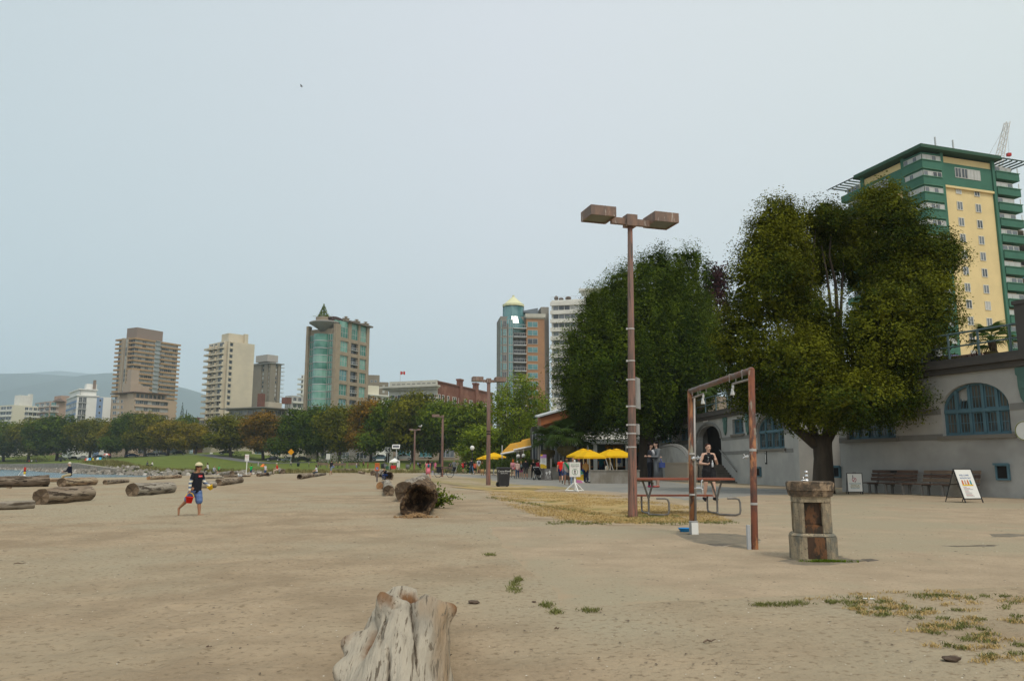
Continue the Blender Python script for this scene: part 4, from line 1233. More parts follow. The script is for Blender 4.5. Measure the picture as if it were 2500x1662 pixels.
 # the light green locust tree behind the second lamp
cme,C = crown_mesh('crown',[(0,0,14.2,3.6,3.6,3.0),(-2.6,0,12.0,2.8,3.0,2.6),(3.0,1,11.2,3.0,3.0,3.4),(-1.0,-1,9.5,3.6,3.2,2.2),(3.2,-1,8.0,2.6,2.6,2.4),(-3.5,0,10.0,1.6,1.8,1.6),(1,0,6.6,3,3,1.6)],520,22,.5,.36,L_fresh,61)
D = 105;P = at(1268,1130,D)
z0 = float(ground_z(P.x,D))
H = at(1268,912,D).z-z0
o = thing('locust_tree','tall airy light green tree under the blue-green glass tower','tree',(P.x,D,z0),0,None,(H/17.3,)*3)
link('crown',cme,o)
mb = MB();rng = np.random.default_rng(5)
mb.tube([(0,0,-.5),(.1,0,2),(.5,0,5),(.3,0,8)],[.42,.34,.3,.24],9)
for e in ((-2.6,0,12),(3,1,11.2),(0,0,14),(3.2,-1,8.4),(-3.2,0,10)):limb_mb(mb,(.45,0,5.5),e,.2,.05,rng)
mb.build('trunk',m_bark,o)
# ---- big hornbeam on the plaza: outline measured against the bathhouse
def px_ell(px,py,D,rpx,rpy,dy=0.0,base=None,ry=None):
 p = at(px,py,D);s = D/F
 return (p.x-base.x,p.y+dy-base.y,p.z-base.z,rpx*s,(ry or rpx)*s,rpy*s)
D1 = 33.0
base1 = at(2010,1190,D1);base1.z = 0
hb = [(1910,600,92,118,.3),(1900,545,62,72,0),(1862,700,92,150,-.4),(1815,845,78,120,0),(1905,905,105,95,-1.6),(1850,960,70,62,0),(2160,560,110,112,.2),(2050,545,60,62,1.0),(2160,490,66,60,.4),(2225,640,110,96,-.2),(2300,615,62,50,.3),(2190,770,120,130,-1.0),(2290,725,52,56,.6),(2090,830,105,130,-2.0),(2170,900,90,90,-.8),(2010,985,130,70,-2.2),(1940,1000,80,55,-1.2),(2120,980,100,62,-1.6),(2255,830,62,60,.4),(1990,900,110,120,-.5),(1975,720,60,60,1.6),(2020,620,60,80,1.8),(2020,535,62,56,.2),(2055,600,60,70,.8),(1985,800,70,90,-.4),(2100,640,60,90,.2),(1960,660,55,90,.4)]
ells = [px_ell(a,b,D1,c,d,e,base1) for a,b,c,d,e in hb]
g1,g2 = at(1992,640,D1)-base1,at(2030,760,D1)-base1
def hole1(p):
# the open heart of the crown where bare stems show
 for gx,gz,rx,rz in ((g1.x,g1.z,.16,1.1),(g2.x,g2.z,.45,.8),((at(2010,690,D1)-base1).x,(at(2010,690,D1)-base1).z,.38,.9),((at(1968,585,D1)-base1).x,(at(1968,585,D1)-base1).z,.14,.7)):
  if ((p[0]-gx)/rx)**2+((p[2]-gz)/rz)**2<1:return RNG.random()<.7
 return False
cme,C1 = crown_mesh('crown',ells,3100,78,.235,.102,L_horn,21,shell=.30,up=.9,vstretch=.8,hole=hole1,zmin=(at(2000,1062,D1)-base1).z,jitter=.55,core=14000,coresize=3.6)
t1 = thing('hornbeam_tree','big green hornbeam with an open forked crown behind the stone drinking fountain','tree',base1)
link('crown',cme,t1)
mb = MB();rng = np.random.default_rng(8)
def q1(px,py,dy=0):
 v = at(px,py,D1+dy)-base1;return (v.x,v.y,v.z)
mb.tube([(0,0,-.3),(0,0,.1),q1(2010,1120),q1(2008,1090),q1(2006,1062)],[.56,.46,.38,.38,.42],14)
for e,r in (((1900,1010),.24),((1950,960),.2),((2085,960),.24),((2050,900),.2)):
 limb_mb(mb,q1(2004+(e[0]-2004)*.12,1085),q1(*e),r,r*.6,rng,wob=.03)
for a,e,r in (((1900,1010),(1830,820),.15),((1900,1010),(1850,960),.1),((1950,960),(1930,640),.15),((1950,960),(1990,560),.11),((1950,960),(1975,520),.09),((2050,900),(2030,560),.12),((2050,900),(2005,600),.1),((2085,960),(2160,540),.15),((2085,960),(2260,640),.13),((2085,960),(2290,740),.09),((2050,900),(2060,620),.1),((2085,960),(2200,900),.1),((1950,960),(1880,700),.12)):
 limb_mb(mb,q1(*a),q1(*e),r,.03,rng,wob=.06,seg=6)
mb.build('trunk',m_bark,t1,smooth=True)
# ---- the rounder tree behind it, clipped into upright plumes
D2 = 64.0
base2 = at(1578,1165,D2);base2.z = 0
hb = [(1572,825,180,165,0),(1500,900,165,150,-1),(1620,880,150,170,-1),(1600,710,110,90,0),(1655,720,85,105,.5),(1440,925,92,105,0),(1520,1000,150,62,-1),(1610,1000,100,60,0),(1700,860,75,150,0),(1660,970,70,75,0),(1450,990,80,60,0),(1502,790,82,95,0)]
ells = [px_ell(a,b,D2,c,d,e,base2) for a,b,c,d,e in hb]
for k in range(26):
 x = 1395+k*13+RNG.uniform(-6,6)
 topline = np.interp(x,[1400,1431,1452,1488,1515,1550,1596,1641,1684,1722,1745],[806,725,699,672,656,641,616,605,603,645,672])
 ells.append(px_ell(x,topline+32,D2,11,34,RNG.uniform(-1.5,1.5),base2))
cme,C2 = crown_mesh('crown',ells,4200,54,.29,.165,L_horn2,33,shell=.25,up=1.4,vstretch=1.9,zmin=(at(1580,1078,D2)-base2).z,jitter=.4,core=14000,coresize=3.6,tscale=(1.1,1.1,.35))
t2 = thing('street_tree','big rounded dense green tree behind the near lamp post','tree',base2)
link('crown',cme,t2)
mb = MB()
def q2(px,py,dy=0):
 v = at(px,py,D2+dy)-base2;return (v.x,v.y,v.z)
mb.tube([(0,0,-.3),(0,0,.2),q2(1578,1110),q2(1580,1060),q2(1582,960)],[.95,.72,.62,.6,.4],14)
for e in ((1500,960),(1650,1000),(1680,930),(1450,960),(1560,850),(1620,850)):limb_mb(mb,q2(1580,1075),q2(*e),.25,.06,rng,wob=.05)
limb_mb(mb,q2(1592,1085),q2(1660,1035),.18,.08,rng,wob=.04)
mb.build('trunk',m_bark,t2,smooth=True)
# dark red plum and conifers glimpsed between
D3 = 75;b3 = at(1752,1130,D3);b3.z = 0
cme,_ = crown_mesh('crown',[px_ell(1752,690,D3,26,40,0,b3),px_ell(1748,760,D3,36,70,0,b3),px_ell(1740,880,D3,40,80,0,b3)],320,24,.35,.3,L_plum,44)
o = thing('plum_tree','dark purple-leaved tree peeking between the two big trees','tree',b3)
link('crown',cme,o)
mb = MB();mb.tube([(0,0,0),(0,0,8),(0,0,at(1750,690,D3).z)],[.3,.22,.05],7);mb.build('trunk',m_bark,o)
def conifer_mesh(H,R,seed,m,n=1500,ls=.5):
 rng = np.random.default_rng(seed)
 z = H*(1-rng.random(n)**.6*.92);t = (H-z)/H
 lay = np.floor(t*14)/14*.6+t*.4
 a = rng.uniform(0,2*PI,n);r = R*lay*rng.uniform(.35,1.05,n)**.6
 P = np.stack([r*np.cos(a),r*np.sin(a),z-r*.25],1)
 N = np.stack([np.cos(a)*.3,np.sin(a)*.3,np.ones(n)],1)
 V,Fc = leaf_quads(P,N,ls,rng)
 return np_mesh('crown',V,Fc,m,np.clip(rng.normal(.4,.25,n),0,1))
for px,tp,D,lab in ((437,978,380,'dark pointed fir right of the pink block'),(448,1000,385,'shorter dark fir beside the pointed one'),(502,962,372,'thin dark fir against the left edge of the cream tower')):
 P = at(px,1120,D);z0 = float(ground_z(P.x,D));H = at(px,tp,D).z-z0
 o = thing('fir_tree',lab,'tree',(P.x,D,z0))
 link('crown',conifer_mesh(H,H*.16,int(px),L_fir),o)
 mb = MB();mb.tube([(0,0,0),(0,0,H*.95)],[.3,.05],6);mb.build('trunk',m_bark,o)
 # small tree in the planter on the glass tower roof
o = thing('roof_tree','small airy tree in a planter on the roof of the green glass tower','tree',GREEN_ROOF)
H = at(793,742,GREEN_ROOF.y).z-GREEN_ROOF.z
link('crown',conifer_mesh(H,H*.52,9,L_fresh,700,.6),o)
mb = MB();mb.tube([(0,0,0),(0,0,H*.9)],[.16,.03],6);mb.build('trunk',m_bark,o)
rng = np.random.default_rng(4)
P_ = rng.normal(0,1,(260,3))*(1.6,1.6,.35)+(0,0,.5);V,Fc = leaf_quads(P_,np.tile((0,0,1.),(260,1)),.45,rng)
tag(link('roof_shrub',np_mesh('roof_shrub',V,Fc,L_fresh,rng.random(260)),None,GREEN_ROOF),'low clipped shrubs round the foot of the roof tree','shrub')
# ---- fan palms
L_palm = leaf_mat('palm_frond',(0.05,0.085,0.016),(0.135,0.15,0.03),.2)
L_palmdry = leaf_mat('dry_frond',(0.12,0.10,0.04),(0.20,0.16,0.06),.1)
def frond_mesh(L=1.5,n=16,m=L_palm,droop=.5):
 mb = MB()
 mb.tube([(0,0,0),(L*.25,0,L*.12),(L*.5,0,L*.12)],[.03,.025,.02],4)
 for i in range(n):
  a = -1.15+2.3*i/(n-1);l = L*.62
  b = Vector((L*.5,0,L*.12));d = Vector((math.cos(a),math.sin(a),0));s = Vector((-math.sin(a),math.cos(a),0))
  p1 = b+d*l*.55+s*.04;p1b = b+d*l*.55-s*.04;p2 = b+d*l-Vector((0,0,l*droop*(.6+.4*abs(math.sin(i*2.3)))))
  mb.add([b,p1,p2,p1b],[(0,1,2,3)])
 return mb.mesh('frond',m)
FR = frond_mesh();FRD = frond_mesh(1.2,12,L_palmdry,.9)
def palm(px,base_py,D,top_py,label,n=26,s=1.0):
 P = at(px,base_py,D);z0 = max(0.0,P.z if base_py<HOR else 0)
 H = at(px,top_py,D).z-z0
 o = thing('fan_palm',label,'palm tree',(P.x,D,z0),0,None)
 mb = MB();hh = H-.7*s
 mb.tube([(0,0,0),(.05,0,hh*.5),(0,0,hh)],[.16,.13,.15],8)
 mb.build('trunk',mat('palm_fibre',(0.09,0.065,0.04),(0.06,0.045,0.03),scale=8,rough=.95) if 'm_fib' not in globals() else m_fib,o)
 r = random.Random(int(px))
 for i in range(n):
  a = i*2.399;el = 1.1-1.5*i/n
  link('frond',FR,o,(0,0,hh),(0,-el,a),s*r.uniform(.85,1.1))
 for i in range(8):
  link('frond',FRD,o,(0,0,hh-.15),(0,1.0+r.uniform(-.1,.3),i*.8),s*.9)
 return o
palm(1385,1150,62,1040,'broad fan palm above the menu boards by the restaurant',s=1.25)
palm(1416,1150,66,1052,'fan palm with drooping fronds just left of the yellow umbrellas',s=1.2)
palm(1338,1150,68,1058,'fan palm half hidden at the restaurant glass wall',s=1.1)
palm(1708,1000,60,935,'fan palm on the bathhouse terrace behind the shower frame',s=1.0)
palm(2425,880,31,808,'fan palm behind the terrace railing at the right edge',s=.62,n=20)
# ------------------------------------------------------------------ bathhouse
m_wall = mat('grey_render',(0.42,0.41,0.38),(0.35,0.342,0.32),scale=0.45,detail=9,rough=0.92,spec=.1,c3=(0.29,0.28,0.258),c3scale=.25,c3lo=.55,c3hi=.75,bump=.15,bscale=30)
m_band = mat('darker_render_band',(0.21,0.205,0.19),(0.185,0.18,0.165),scale=1,rough=.9)
m_corn = mat('cornice_stone',(0.085,0.076,0.066),(0.07,0.064,0.057),scale=1.5,rough=.9)
m_teal = mat('blue_window_paint',(0.085,0.165,0.20),(0.075,0.145,0.175),scale=2,rough=.6)
m_tealg = mat('green_ornament',(0.085,0.16,0.135),(0.07,0.135,0.115),scale=2,rough=.8)
m_sill = mat('stone_sill',(0.17,0.155,0.13),rough=.9)
g_bath = glass_mat('bathhouse_glass',(0.035,0.04,0.038),c2=(0.11,0.105,0.09),scale=.9)
m_curt = mat('pale_curtain',(0.23,0.22,0.19),(0.17,0.16,0.14),scale=6,stretch=(1,1,.1))
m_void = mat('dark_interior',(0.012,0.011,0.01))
m_warm = mat('tan_render',(0.34,0.285,0.22),rough=.9)
class Wall:
 """upright wall: +x runs along it from its far end, -y faces the plaza"""
 def __init__(s,A,Bp):
  s.A = Vector((A.x,A.y,0));d = (Bp-A);d.z = 0
  s.L = d.length;s.X = d.normalized();s.N = Vector((s.X.y,-s.X.x,0))
  s.rz = math.atan2(s.X.y,s.X.x)
  s.M = Matrix.Translation(s.A)@Matrix.Rotation(s.rz,4,'Z')
 def uz(s,px,py,d=0.0):
  r = ray(px,py);n = s.N;P0 = s.A+n*d
  t = (P0.x*n.x+P0.y*n.y)/(r[0]*n.x+r[1]*n.y)
  q = Vector((r[0]*t,r[1]*t,0))-s.A
  return q.dot(s.X),CAMH+r[2]*t
def holed(mb,outer,holes,depth=.3):
 polys = [[Vector((x,z,0)) for x,z in outer]]+[[Vector((x,z,0)) for x,z in h] for h in holes]
 tri = mgeo.tessellate_polygon(polys)
 flat_ = [p for pl in polys for p in pl]
 mb.add([(p.x,0,p.y) for p in flat_],[tuple(t) for t in tri])
 for h in holes:
  n = len(h)
  mb.add([(x,0,z) for x,z in h]+[(x,depth,z) for x,z in h],[(i,(i+1)%n,n+(i+1)%n,n+i) for i in range(n)])
def arch(u0,u1,z0,zs,zt,n=14):
 c = (u0+u1)/2;r = (u1-u0)/2
 return [(u0,z0),(u1,z0)]+[(c+r*math.cos(PI*i/n),zs+(zt-zs)*math.sin(PI*i/n)) for i in range(n+1)]
def arch_z(u,u0,u1,zs,zt):
 c = (u0+u1)/2;r = (u1-u0)/2
 q = 1-((u-c)/r)**2
 return zs+(zt-zs)*math.sqrt(max(q,0))
def casements(root,name,u0,u1,z0,zs,zt,ncol,split,dep=.22,tilt=None,pm=None):
 """an arched (or flat, zs == zt) window of small-paned casements"""
 win = MB();t = .075
 outer = arch(u0,u1,z0,zs,zt) if zt>zs+.01 else [(u0,z0),(u1,z0),(u1,zs),(u0,zs)]
 c = ((u0+u1)/2,(z0+zt)/2)
 n = len(outer)
 inn = []
 for x,z in outer:
  inn.append((x+(t if x<c[0]-.01 else -t if x>c[0]+.01 else 0),z+(t if z<=z0+.01 else -t*.9)))
 win.add([(x,dep-.06,z) for x,z in outer]+[(x,dep-.06,z) for x,z in inn]+[(x,dep+.04,z) for x,z in inn],[(i,(i+1)%n,n+(i+1)%n,n+i) for i in range(n)]+[(n+i,n+(i+1)%n,2*n+(i+1)%n,2*n+i) for i in range(n)])
 top = lambda u:arch_z(u,u0,u1,zs,zt) if zt>zs+.01 else zs
 w = (u1-u0)/ncol
 for i in range(1,ncol):
  u = u0+w*i
  win.bb(u-.055,u+.055,dep-.08,dep+.04,z0+t,top(u)-.02)
 if split:win.bb(u0+.02,u1-.02,dep-.10,dep+.05,split-.06,split+.06)
 W = win.build(name,m_teal,root)
 for i in range(ncol):
  a,b = u0+w*i+.055,u0+w*(i+1)-.055
  segs = [(z0+t,(split-.06) if split else None),(split+.06,None)] if split else [(z0+t,None)]
  for r_,(za,zb) in enumerate(segs):
   zl,zr = (zb,zb) if zb else (top(a)-.05,top(b)-.05)
   if i==0 and not zb:zl = top(a+.05)-.05
   if max(zl,zr)-za<.15:continue
   zl = max(zl,za+.06);zr = max(zr,za+.06)
   zm = (top((a+b)/2)-.05) if not zb else zb
   mb = MB();f = .045;y = dep
   op = tilt is not None and (i,r_) in tilt
   M = Matrix.Translation((0,y,za))@Matrix.Rotation(-.32 if op else 0,4,'X')@Matrix.Translation((0,-y,-za)) if op else None
   q = [(a,za),(b,za),(b,zr),((a+b)/2,zm),(a,zl)]
   qi = [(a+f,za+f),(b-f,za+f),(b-f,zr-f),((a+b)/2,zm-f),(a+f,zl-f)]
   mb.add([(x,y-.02,z) for x,z in q]+[(x,y-.02,z) for x,z in qi]+[(x,y+.02,z) for x,z in qi],[(k,(k+1)%5,5+(k+1)%5,5+k) for k in range(5)]+[(5+k,5+(k+1)%5,10+(k+1)%5,10+k) for k in range(5)],M)
   for k in (1,2):
    x = a+(b-a)*k/3;zz = zl+(zr-zl)*k/3-.03
    if zz-za>.15:mb.bb(x-.012,x+.012,y-.012,y+.012,za+f,zz,M)
   nb = max(1,int((max(zl,zr)-za)/.36))
   for k in range(1,nb):
    z = za+(max(zl,zr)-za)*k/nb
    x0,x1 = (a+f if z<zl else a+(b-a)*min(1,(z-zl)/(zr-zl+1e-6))),(b-f if z<zr else b-(b-a)*min(1,(z-zr)/(zl-zr+1e-6)))
    if x1>x0+.05:mb.bb(x0,x1,y-.010,y+.010,z-.012,z+.012,M)
   s = mb.build('sash',m_teal,W)
   pn = MB();pn.add([(x,y+.005,z) for x,z in qi],[(0,1,2,3,4)],M)
   pn.build('pane',g_bath,W)
   if not op:
    cu = MB();x0 = a+(b-a)*random.uniform(.45,.7)
    cu.add([(x0,y+.12,za+.02),(b,y+.12,za+.02),(b,y+.12,zr),(x0,y+.12,(zl+zr)/2-.02)],[(0,1,2,3)])
 return W
def bathhouse(label,W,H,openings,zb1,zb2,name='bathhouse',thick=9.0,u_start=0.0,zbase=-.3):
 o = thing(name,label,'bathhouse',W.A,W.rz)
 return o
 # --- right-hand wing, with two big arched windows
WA = Wall(Vector((14.55,35.0,0)),Vector((17.97,27.4,0))+Vector((17.97-14.55,27.4-35.0,0))*1.1)
ow = thing('bathhouse_wing','grey bathhouse wing with big blue arched windows beside the benches','bathhouse',WA.A,WA.rz)
ctop = WA.uz(2493,870)[1]
HA = (ctop+WA.uz(2260,915)[1])/2
a0,a1 = WA.uz(2304,1066)[0],WA.uz(2471,1062)[0]
az0 = WA.uz(2390,1061)[1];azs = WA.uz(2390,995)[1];azt = WA.uz(2392,932)[1]
l0,l1 = WA.uz(2068,1080)[0],WA.uz(2188,1075)[0]
mb = MB()
holed(mb,[(0,-.3),(WA.L,-.3),(WA.L,HA),(0,HA)],[arch(a0,a1,az0,azs,azt),arch(l0,l1,az0,azs,azt),arch(a1+(a0-l1),a1+(a0-l1)+(a1-a0),az0,azs,azt)],.34)
mb.bb(.02,WA.L,.34,9,-.3,HA-.01)
mb.build('wall',m_wall,ow)
casements(ow,'window',a0,a1,az0,azs,azt,5,az0+(azt-az0)*.47,tilt={(1,1)})
casements(ow,'window',l0,l1,az0,azs,azt,5,az0+(azt-az0)*.47)
casements(ow,'window',a1+(a0-l1),a1+(a0-l1)+(a1-a0),az0,azs,azt,5,az0+(azt-az0)*.47)
def strip(root,u0,u1,z0,z1,m,name,d0=0.0,d1=.02):
 mb = MB();mb.bb(u0,u1,-d1,-d0,z0,z1);return mb.build(name,m,root)
zb = az0-.02
zu = WA.uz(2270,1006)[1]
for u0,u1 in ((0,l0-.03),(l1+.03,a0-.03),(a1+.03,a1+(a0-l1)-.03)):
 strip(ow,u0,u1,zb-.12,zb+.10,m_band,'band');strip(ow,u0,u1,zu-.12,zu+.12,m_band,'band')
for u0,u1 in ((l0,l1),(a0,a1),(a1+(a0-l1),WA.L)):
 strip(ow,u0-.18,u1+.18,az0-.14,az0-.002,m_sill,'sill',-.1,.14)
mb = MB();mb.bb(-.25,WA.L,-.30,1.0,HA,HA+.16);mb.bb(-.15,WA.L,-.16,1.0,HA-.22,HA-.004);mb.bb(-.1,WA.L,-.08,.9,HA+.16,HA+.36)
mb.build('cornice',m_corn,ow)
def drop_ornament(root,u,z1,z0,w):
 mb = MB();pts = [(-w,z1),(w,z1),(w,z1-.25),(w*.78,z1-.3),(w*.78,(z0+z1)/2),(w*.55,z0+(z1-z0)*.2),(0,z0),(-w*.55,z0+(z1-z0)*.2),(-w*.78,(z0+z1)/2),(-w*.78,z1-.3),(-w,z1-.25)]
 n = len(pts)
 mb.add([(u+x,-.10,z) for x,z in pts]+[(u+x,.0,z) for x,z in pts],[tuple(range(n))]+[(i,i+n,(i+1)%n+n,(i+1)%n) for i in range(n)])
 mb.bb(u-w*.45,u+w*.45,-.14,-.101,z1-.75,z1-.1)
 return mb.build('drop_ornament',m_tealg,root)
uo,zo = WA.uz(2231,1008)
drop_ornament(ow,uo,HA-.25,zo,.26)
drop_ornament(ow,WA.uz(2499,900)[0],HA-.25,zo,.26)
def vent_box(root,W,x0,y0,x1,y1):
 u0,z1 = W.uz(x0,y0);u1,z0 = W.uz(x1,y1)
 mb = MB();mb.bb(u0,u1,-.10,-.002,z0,z0+.06);mb.bb(u0,u1,-.10,-.002,z1-.08,z1);mb.bb(u0,u0+.06,-.10,-.002,z0+.06,z1-.08);mb.bb(u1-.06,u1,-.10,-.002,z0+.06,z1-.08)
 mb.bb(u0-.03,u1+.03,-.16,-.101,z1-.05,z1+.03)
 v = mb.build('vent_box',m_teal,root)
 mb = MB();mb.bb(u0+.06,u1-.06,-.05,-.03,z0+.06,z1-.08);mb.build('grille',m_void,v)
vent_box(ow,WA,2432,1132,2469,1172)
vent_box(ow,WA,2035,1137,2055,1166)
# round sign at the edge of the picture
us_,zs_ = WA.uz(2504,1051)
mb = MB();M = Matrix.Translation((us_,-.03,zs_))@Matrix.Rotation(PI/2,4,'X')
mb.lathe([(.36,-.02),(.36,.02)],24,M=M);sg = mb.build('round_sign',m_bright,ow)
mb = MB();pts = [(us_+.33*math.cos(a),-.056,zs_+.33*math.sin(a)) for a in np.linspace(0,2*PI,25)];mb.tube(pts,.02,5);mb.build('sign_rim',mat('rim_olive',(.2,.21,.08)),sg)
# terrace rail and roof pillars
def rail(root,W,u0,u1,z,n,m,h=.95,y=.25,mid=True,dz=0):
 for i in range(n):
  u = u0+(u1-u0)*i/(n-1)
  mb = MB();mb.tube([(u,y,z),(u,y,z+h+dz)],.045,7);mb.build('rail_post',m,root)
 mb = MB();mb.tube([(u0,y,z+h),(u1,y,z+h)],.04,7);mb.build('top_rail',m,root)
 if mid:
  mb = MB();mb.tube([(u0,y,z+h*.5),(u1,y,z+h*.5)],.035,7);mb.build('mid_rail',m,root)
m_tr = mat('teal_railing',(0.10,0.155,0.165),(0.085,0.13,0.14),rough=.5)
ur0,ur1 = WA.uz(2240,880)[0],WA.uz(2484,830)[0]
rail(ow,WA,ur0,ur1+.8,HA+.36,5,m_tr,1.0)
for x0,x1,top in ((2216,2240,800),(2486,2520,742)):
 u0,u1 = WA.uz(x0,880)[0],WA.uz(x1,880)[0]
 mb = MB();zt = WA.uz(x0,top)[1];mb.bb(u0,u1,.05,.75,HA+.36,zt);mb.bb(u0-.05,u1+.05,0,.8,zt,zt+.14)
 mb.build('roof_pillar',mat('dark_pillar',(0.075,0.07,0.065),rough=.9),ow)
 # terrace clutter seen through the rail
for px,py,w,h,m_,nm,lab,cat in ((2345,868,1.6,.62,m_rose,'planter_box','reddish brick planter behind the terrace rail','planter'),(2300,872,1.1,.7,mat('violet_cloth',(.22,.22,.42)),'terrace_screen','pale violet screen on the terrace behind the tree','screen'),(2262,880,1.2,1.2,m_bright,'terrace_screen','white screen on the terrace next to the dark roof pillar','screen')):
 u,z = WA.uz(px,py,-1.6);P = WA.M@Vector((u,1.6,0))
 mb = MB();mb.bb(-w/2,w/2,-.2,.2,0,h);mb.bb(-w/2-.03,w/2+.03,-.23,.23,h,h+.05)
 tag(mb.build(nm,m_,None,loc=(P.x,P.y,HA),rot=WA.rz),lab,cat)
for px,lab in ((2320,'spiky green plant on the terrace left of the palm'),(2390,'red-leaved plant at the foot of the terrace palm')):
 u,z = WA.uz(px,870,-1.2);P = WA.M@Vector((u,1.2,HA))
 rng = np.random.default_rng(px);n = 90
 d = rng.normal(0,1,(n,3));d[:,2]=abs(d[:,2])+.6;d/=np.linalg.norm(d,axis=1,keepdims=True)
 s = np.cross(d,rng.normal(0,1,(n,3)));s/=np.linalg.norm(s,axis=1,keepdims=True)
 V = np.stack([s*.03,d*.35+s*.05,d*.75,d*.35-s*.05],1).reshape(-1,3)
 tag(link('terrace_plant',np_mesh('terrace_plant',V,np.arange(4*n).reshape(n,4),L_plum if px==2390 else L_palm,rng.random(n)),None,P),lab,'plant')
 # --- dark recess and the pier, then the left-hand wing with the entrance
GB1,GB2 = flat(1958,1189),flat(1600,1166.5)
WB = Wall(GB2,GB1)
ob = thing('bathhouse_entrance','grey bathhouse wing with an arched doorway and stairs','bathhouse',WB.A,WB.rz)
HB = WB.uz(1825,1000)[1]
d0,d1 = WB.uz(1705,1120)[0],WB.uz(1762,1120)[0]
dz0,dzs,dzt = WB.uz(1735,1133)[1],WB.uz(1735,1072)[1],WB.uz(1735,1038)[1]
w0,w1 = WB.uz(1850,1094)[0],WB.uz(1916,1094)[0]
wz0,wzs,wzt = WB.uz(1883,1095)[1],WB.uz(1883,1050)[1],WB.uz(1883,1013)[1]
s0,s1 = WB.uz(1789,1060)[0],WB.uz(1816,1058)[0]
sz0,sz1 = WB.uz(1802,1059)[1],WB.uz(1802,1022)[1]
t0,t1_ = WB.uz(1612,1072)[0],WB.uz(1640,1070)[0]
tz0,tz1 = WB.uz(1626,1080)[1],WB.uz(1626,1052)[1]
t2_,t3_ = WB.uz(1660,1070)[0],WB.uz(1682,1070)[0]
uE = WB.L
mb = MB()
holed(mb,[(-6,-.3),(uE,-.3),(uE,HB),(-6,HB)],[arch(d0,d1,dz0,dzs,dzt),arch(w0,w1,wz0,wzs,wzt),[(s0,sz0),(s1,sz0),(s1,sz1),(s0,sz1)],[(t0,tz0),(t1_,tz0),(t1_,tz1),(t0,tz1)],[(t2_,tz0),(t3_,tz0),(t3_,tz1),(t2_,tz1)]],.4)
mb.bb(-6,d0-.5,.4,8,-.3,HB-.01);mb.bb(d1+.5,uE-.02,.4,8,-.3,HB-.01);mb.bb(d0-.5,d1+.5,4,8,-.3,HB-.02);mb.bb(d0-.5,d1+.5,.4,4,dzt+.3,HB-.02);mb.bb(d0-.5,d1+.5,.4,4,-.3,dz0-.01)
mb.build('wall',m_wall,ob)
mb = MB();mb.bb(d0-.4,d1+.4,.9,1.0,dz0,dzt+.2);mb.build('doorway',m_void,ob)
casements(ob,'window',w0,w1,wz0,wzs,wzt,4,wz0+(wzt-wz0)*.52,tilt={(2,1)})
casements(ob,'window',s0,s1,sz0,sz1,sz1,2,None)
casements(ob,'window',t0,t1_,tz0,tz1,tz1,3,None)
casements(ob,'window',t2_,t3_,tz0,tz1,tz1,2,None)
zl = WB.uz(1930,1099)[1];zu2 = WB.uz(1935,1052)[1];zm = WB.uz(1800,1068)[1]
for u0,u1,z in ((d1+.2,w0-.04,zl),(w1+.04,uE,zl),(w1+.04,uE,zu2),(d1+.2,w0-.04,zm),(-6,d0-.3,tz0-.2)):
 strip(ob,u0,u1,z-.11,z+.11,m_band,'band')
for u0,u1,z in ((w0,w1,wz0),(s0,s1,sz0),(t0,t1_,tz0),(t2_,t3_,tz0)):
 strip(ob,u0-.2,u1+.2,z-.13,z-.002,m_sill,'sill',-.1,.13)
mb = MB();mb.bb(-6,uE+.2,-.30,1.0,HB,HB+.18);mb.bb(-6,uE+.1,-.15,1.0,HB-.22,HB-.004);mb.bb(-6,uE,-.06,.9,HB+.18,HB+.36)
mb.build('cornice',m_corn,ob)
for px in (1771,1826,1655,1690):
 u = WB.uz(px,1020)[0];drop_ornament(ob,u,HB-.25,WB.uz(px,1062)[1],.34)
 # arch trim
mb = MB();n = 16;c = (d0+d1)/2;r = (d1-d0)/2
mb.tube([(c+(r+.16)*math.cos(PI*i/n),-.03,dzs+(dzt-dzs+.16)*math.sin(PI*i/n)) for i in range(n+1)],.10,6)
mb.build('arch_trim',m_band,ob)
mb = MB();c = (w0+w1)/2;r = (w1-w0)/2
mb.tube([(c+(r+.12)*math.cos(PI*i/n),-.01,wzs+(wzt-wzs+.12)*math.sin(PI*i/n)) for i in range(n+1)],.07,6)
mb.build('arch_trim',m_sill,ob)
# WOMEN sign over the door, MEN pictogram
u,z = WB.uz(1723.5,1025.5);mb = MB();mb.bb(u-.5,u+.5,-.05,-.01,z-.13,z+.13)
sg = mb.build('door_sign',m_bright,ob)
link('lettering',text_mesh('WOMEN',.21,mat('red_letters',(.4,.03,.03))),sg,(u,-.056,z))
u,z = WB.uz(1870.5,1113.5);mb = MB();mb.bb(u-.12,u+.12,-.04,-.01,z-.45,z+.45)
sg = mb.build('toilet_sign',mat('black_plate',(.015,.015,.016)),ob)
mb = MB();mb.bb(u-.055,u+.055,-.05,-.041,z-.12,z+.13);mb.bb(u-.05,u-.01,-.05,-.041,z-.36,z-.12);mb.bb(u+.01,u+.05,-.05,-.041,z-.36,z-.12);mb.lathe([(.055,-.004),(.055,.004)],10,M=Matrix.Translation((u,-.045,z+.23))@Matrix.Rotation(PI/2,4,'X'))
mb.build('pictogram',m_bright,sg)
vent_box(ob,WB,1848,1140,1860,1163)
rail(ob,WB,WB.uz(1690,980)[0],WB.uz(1830,960)[0],HB+.36,6,m_tr,1.1)
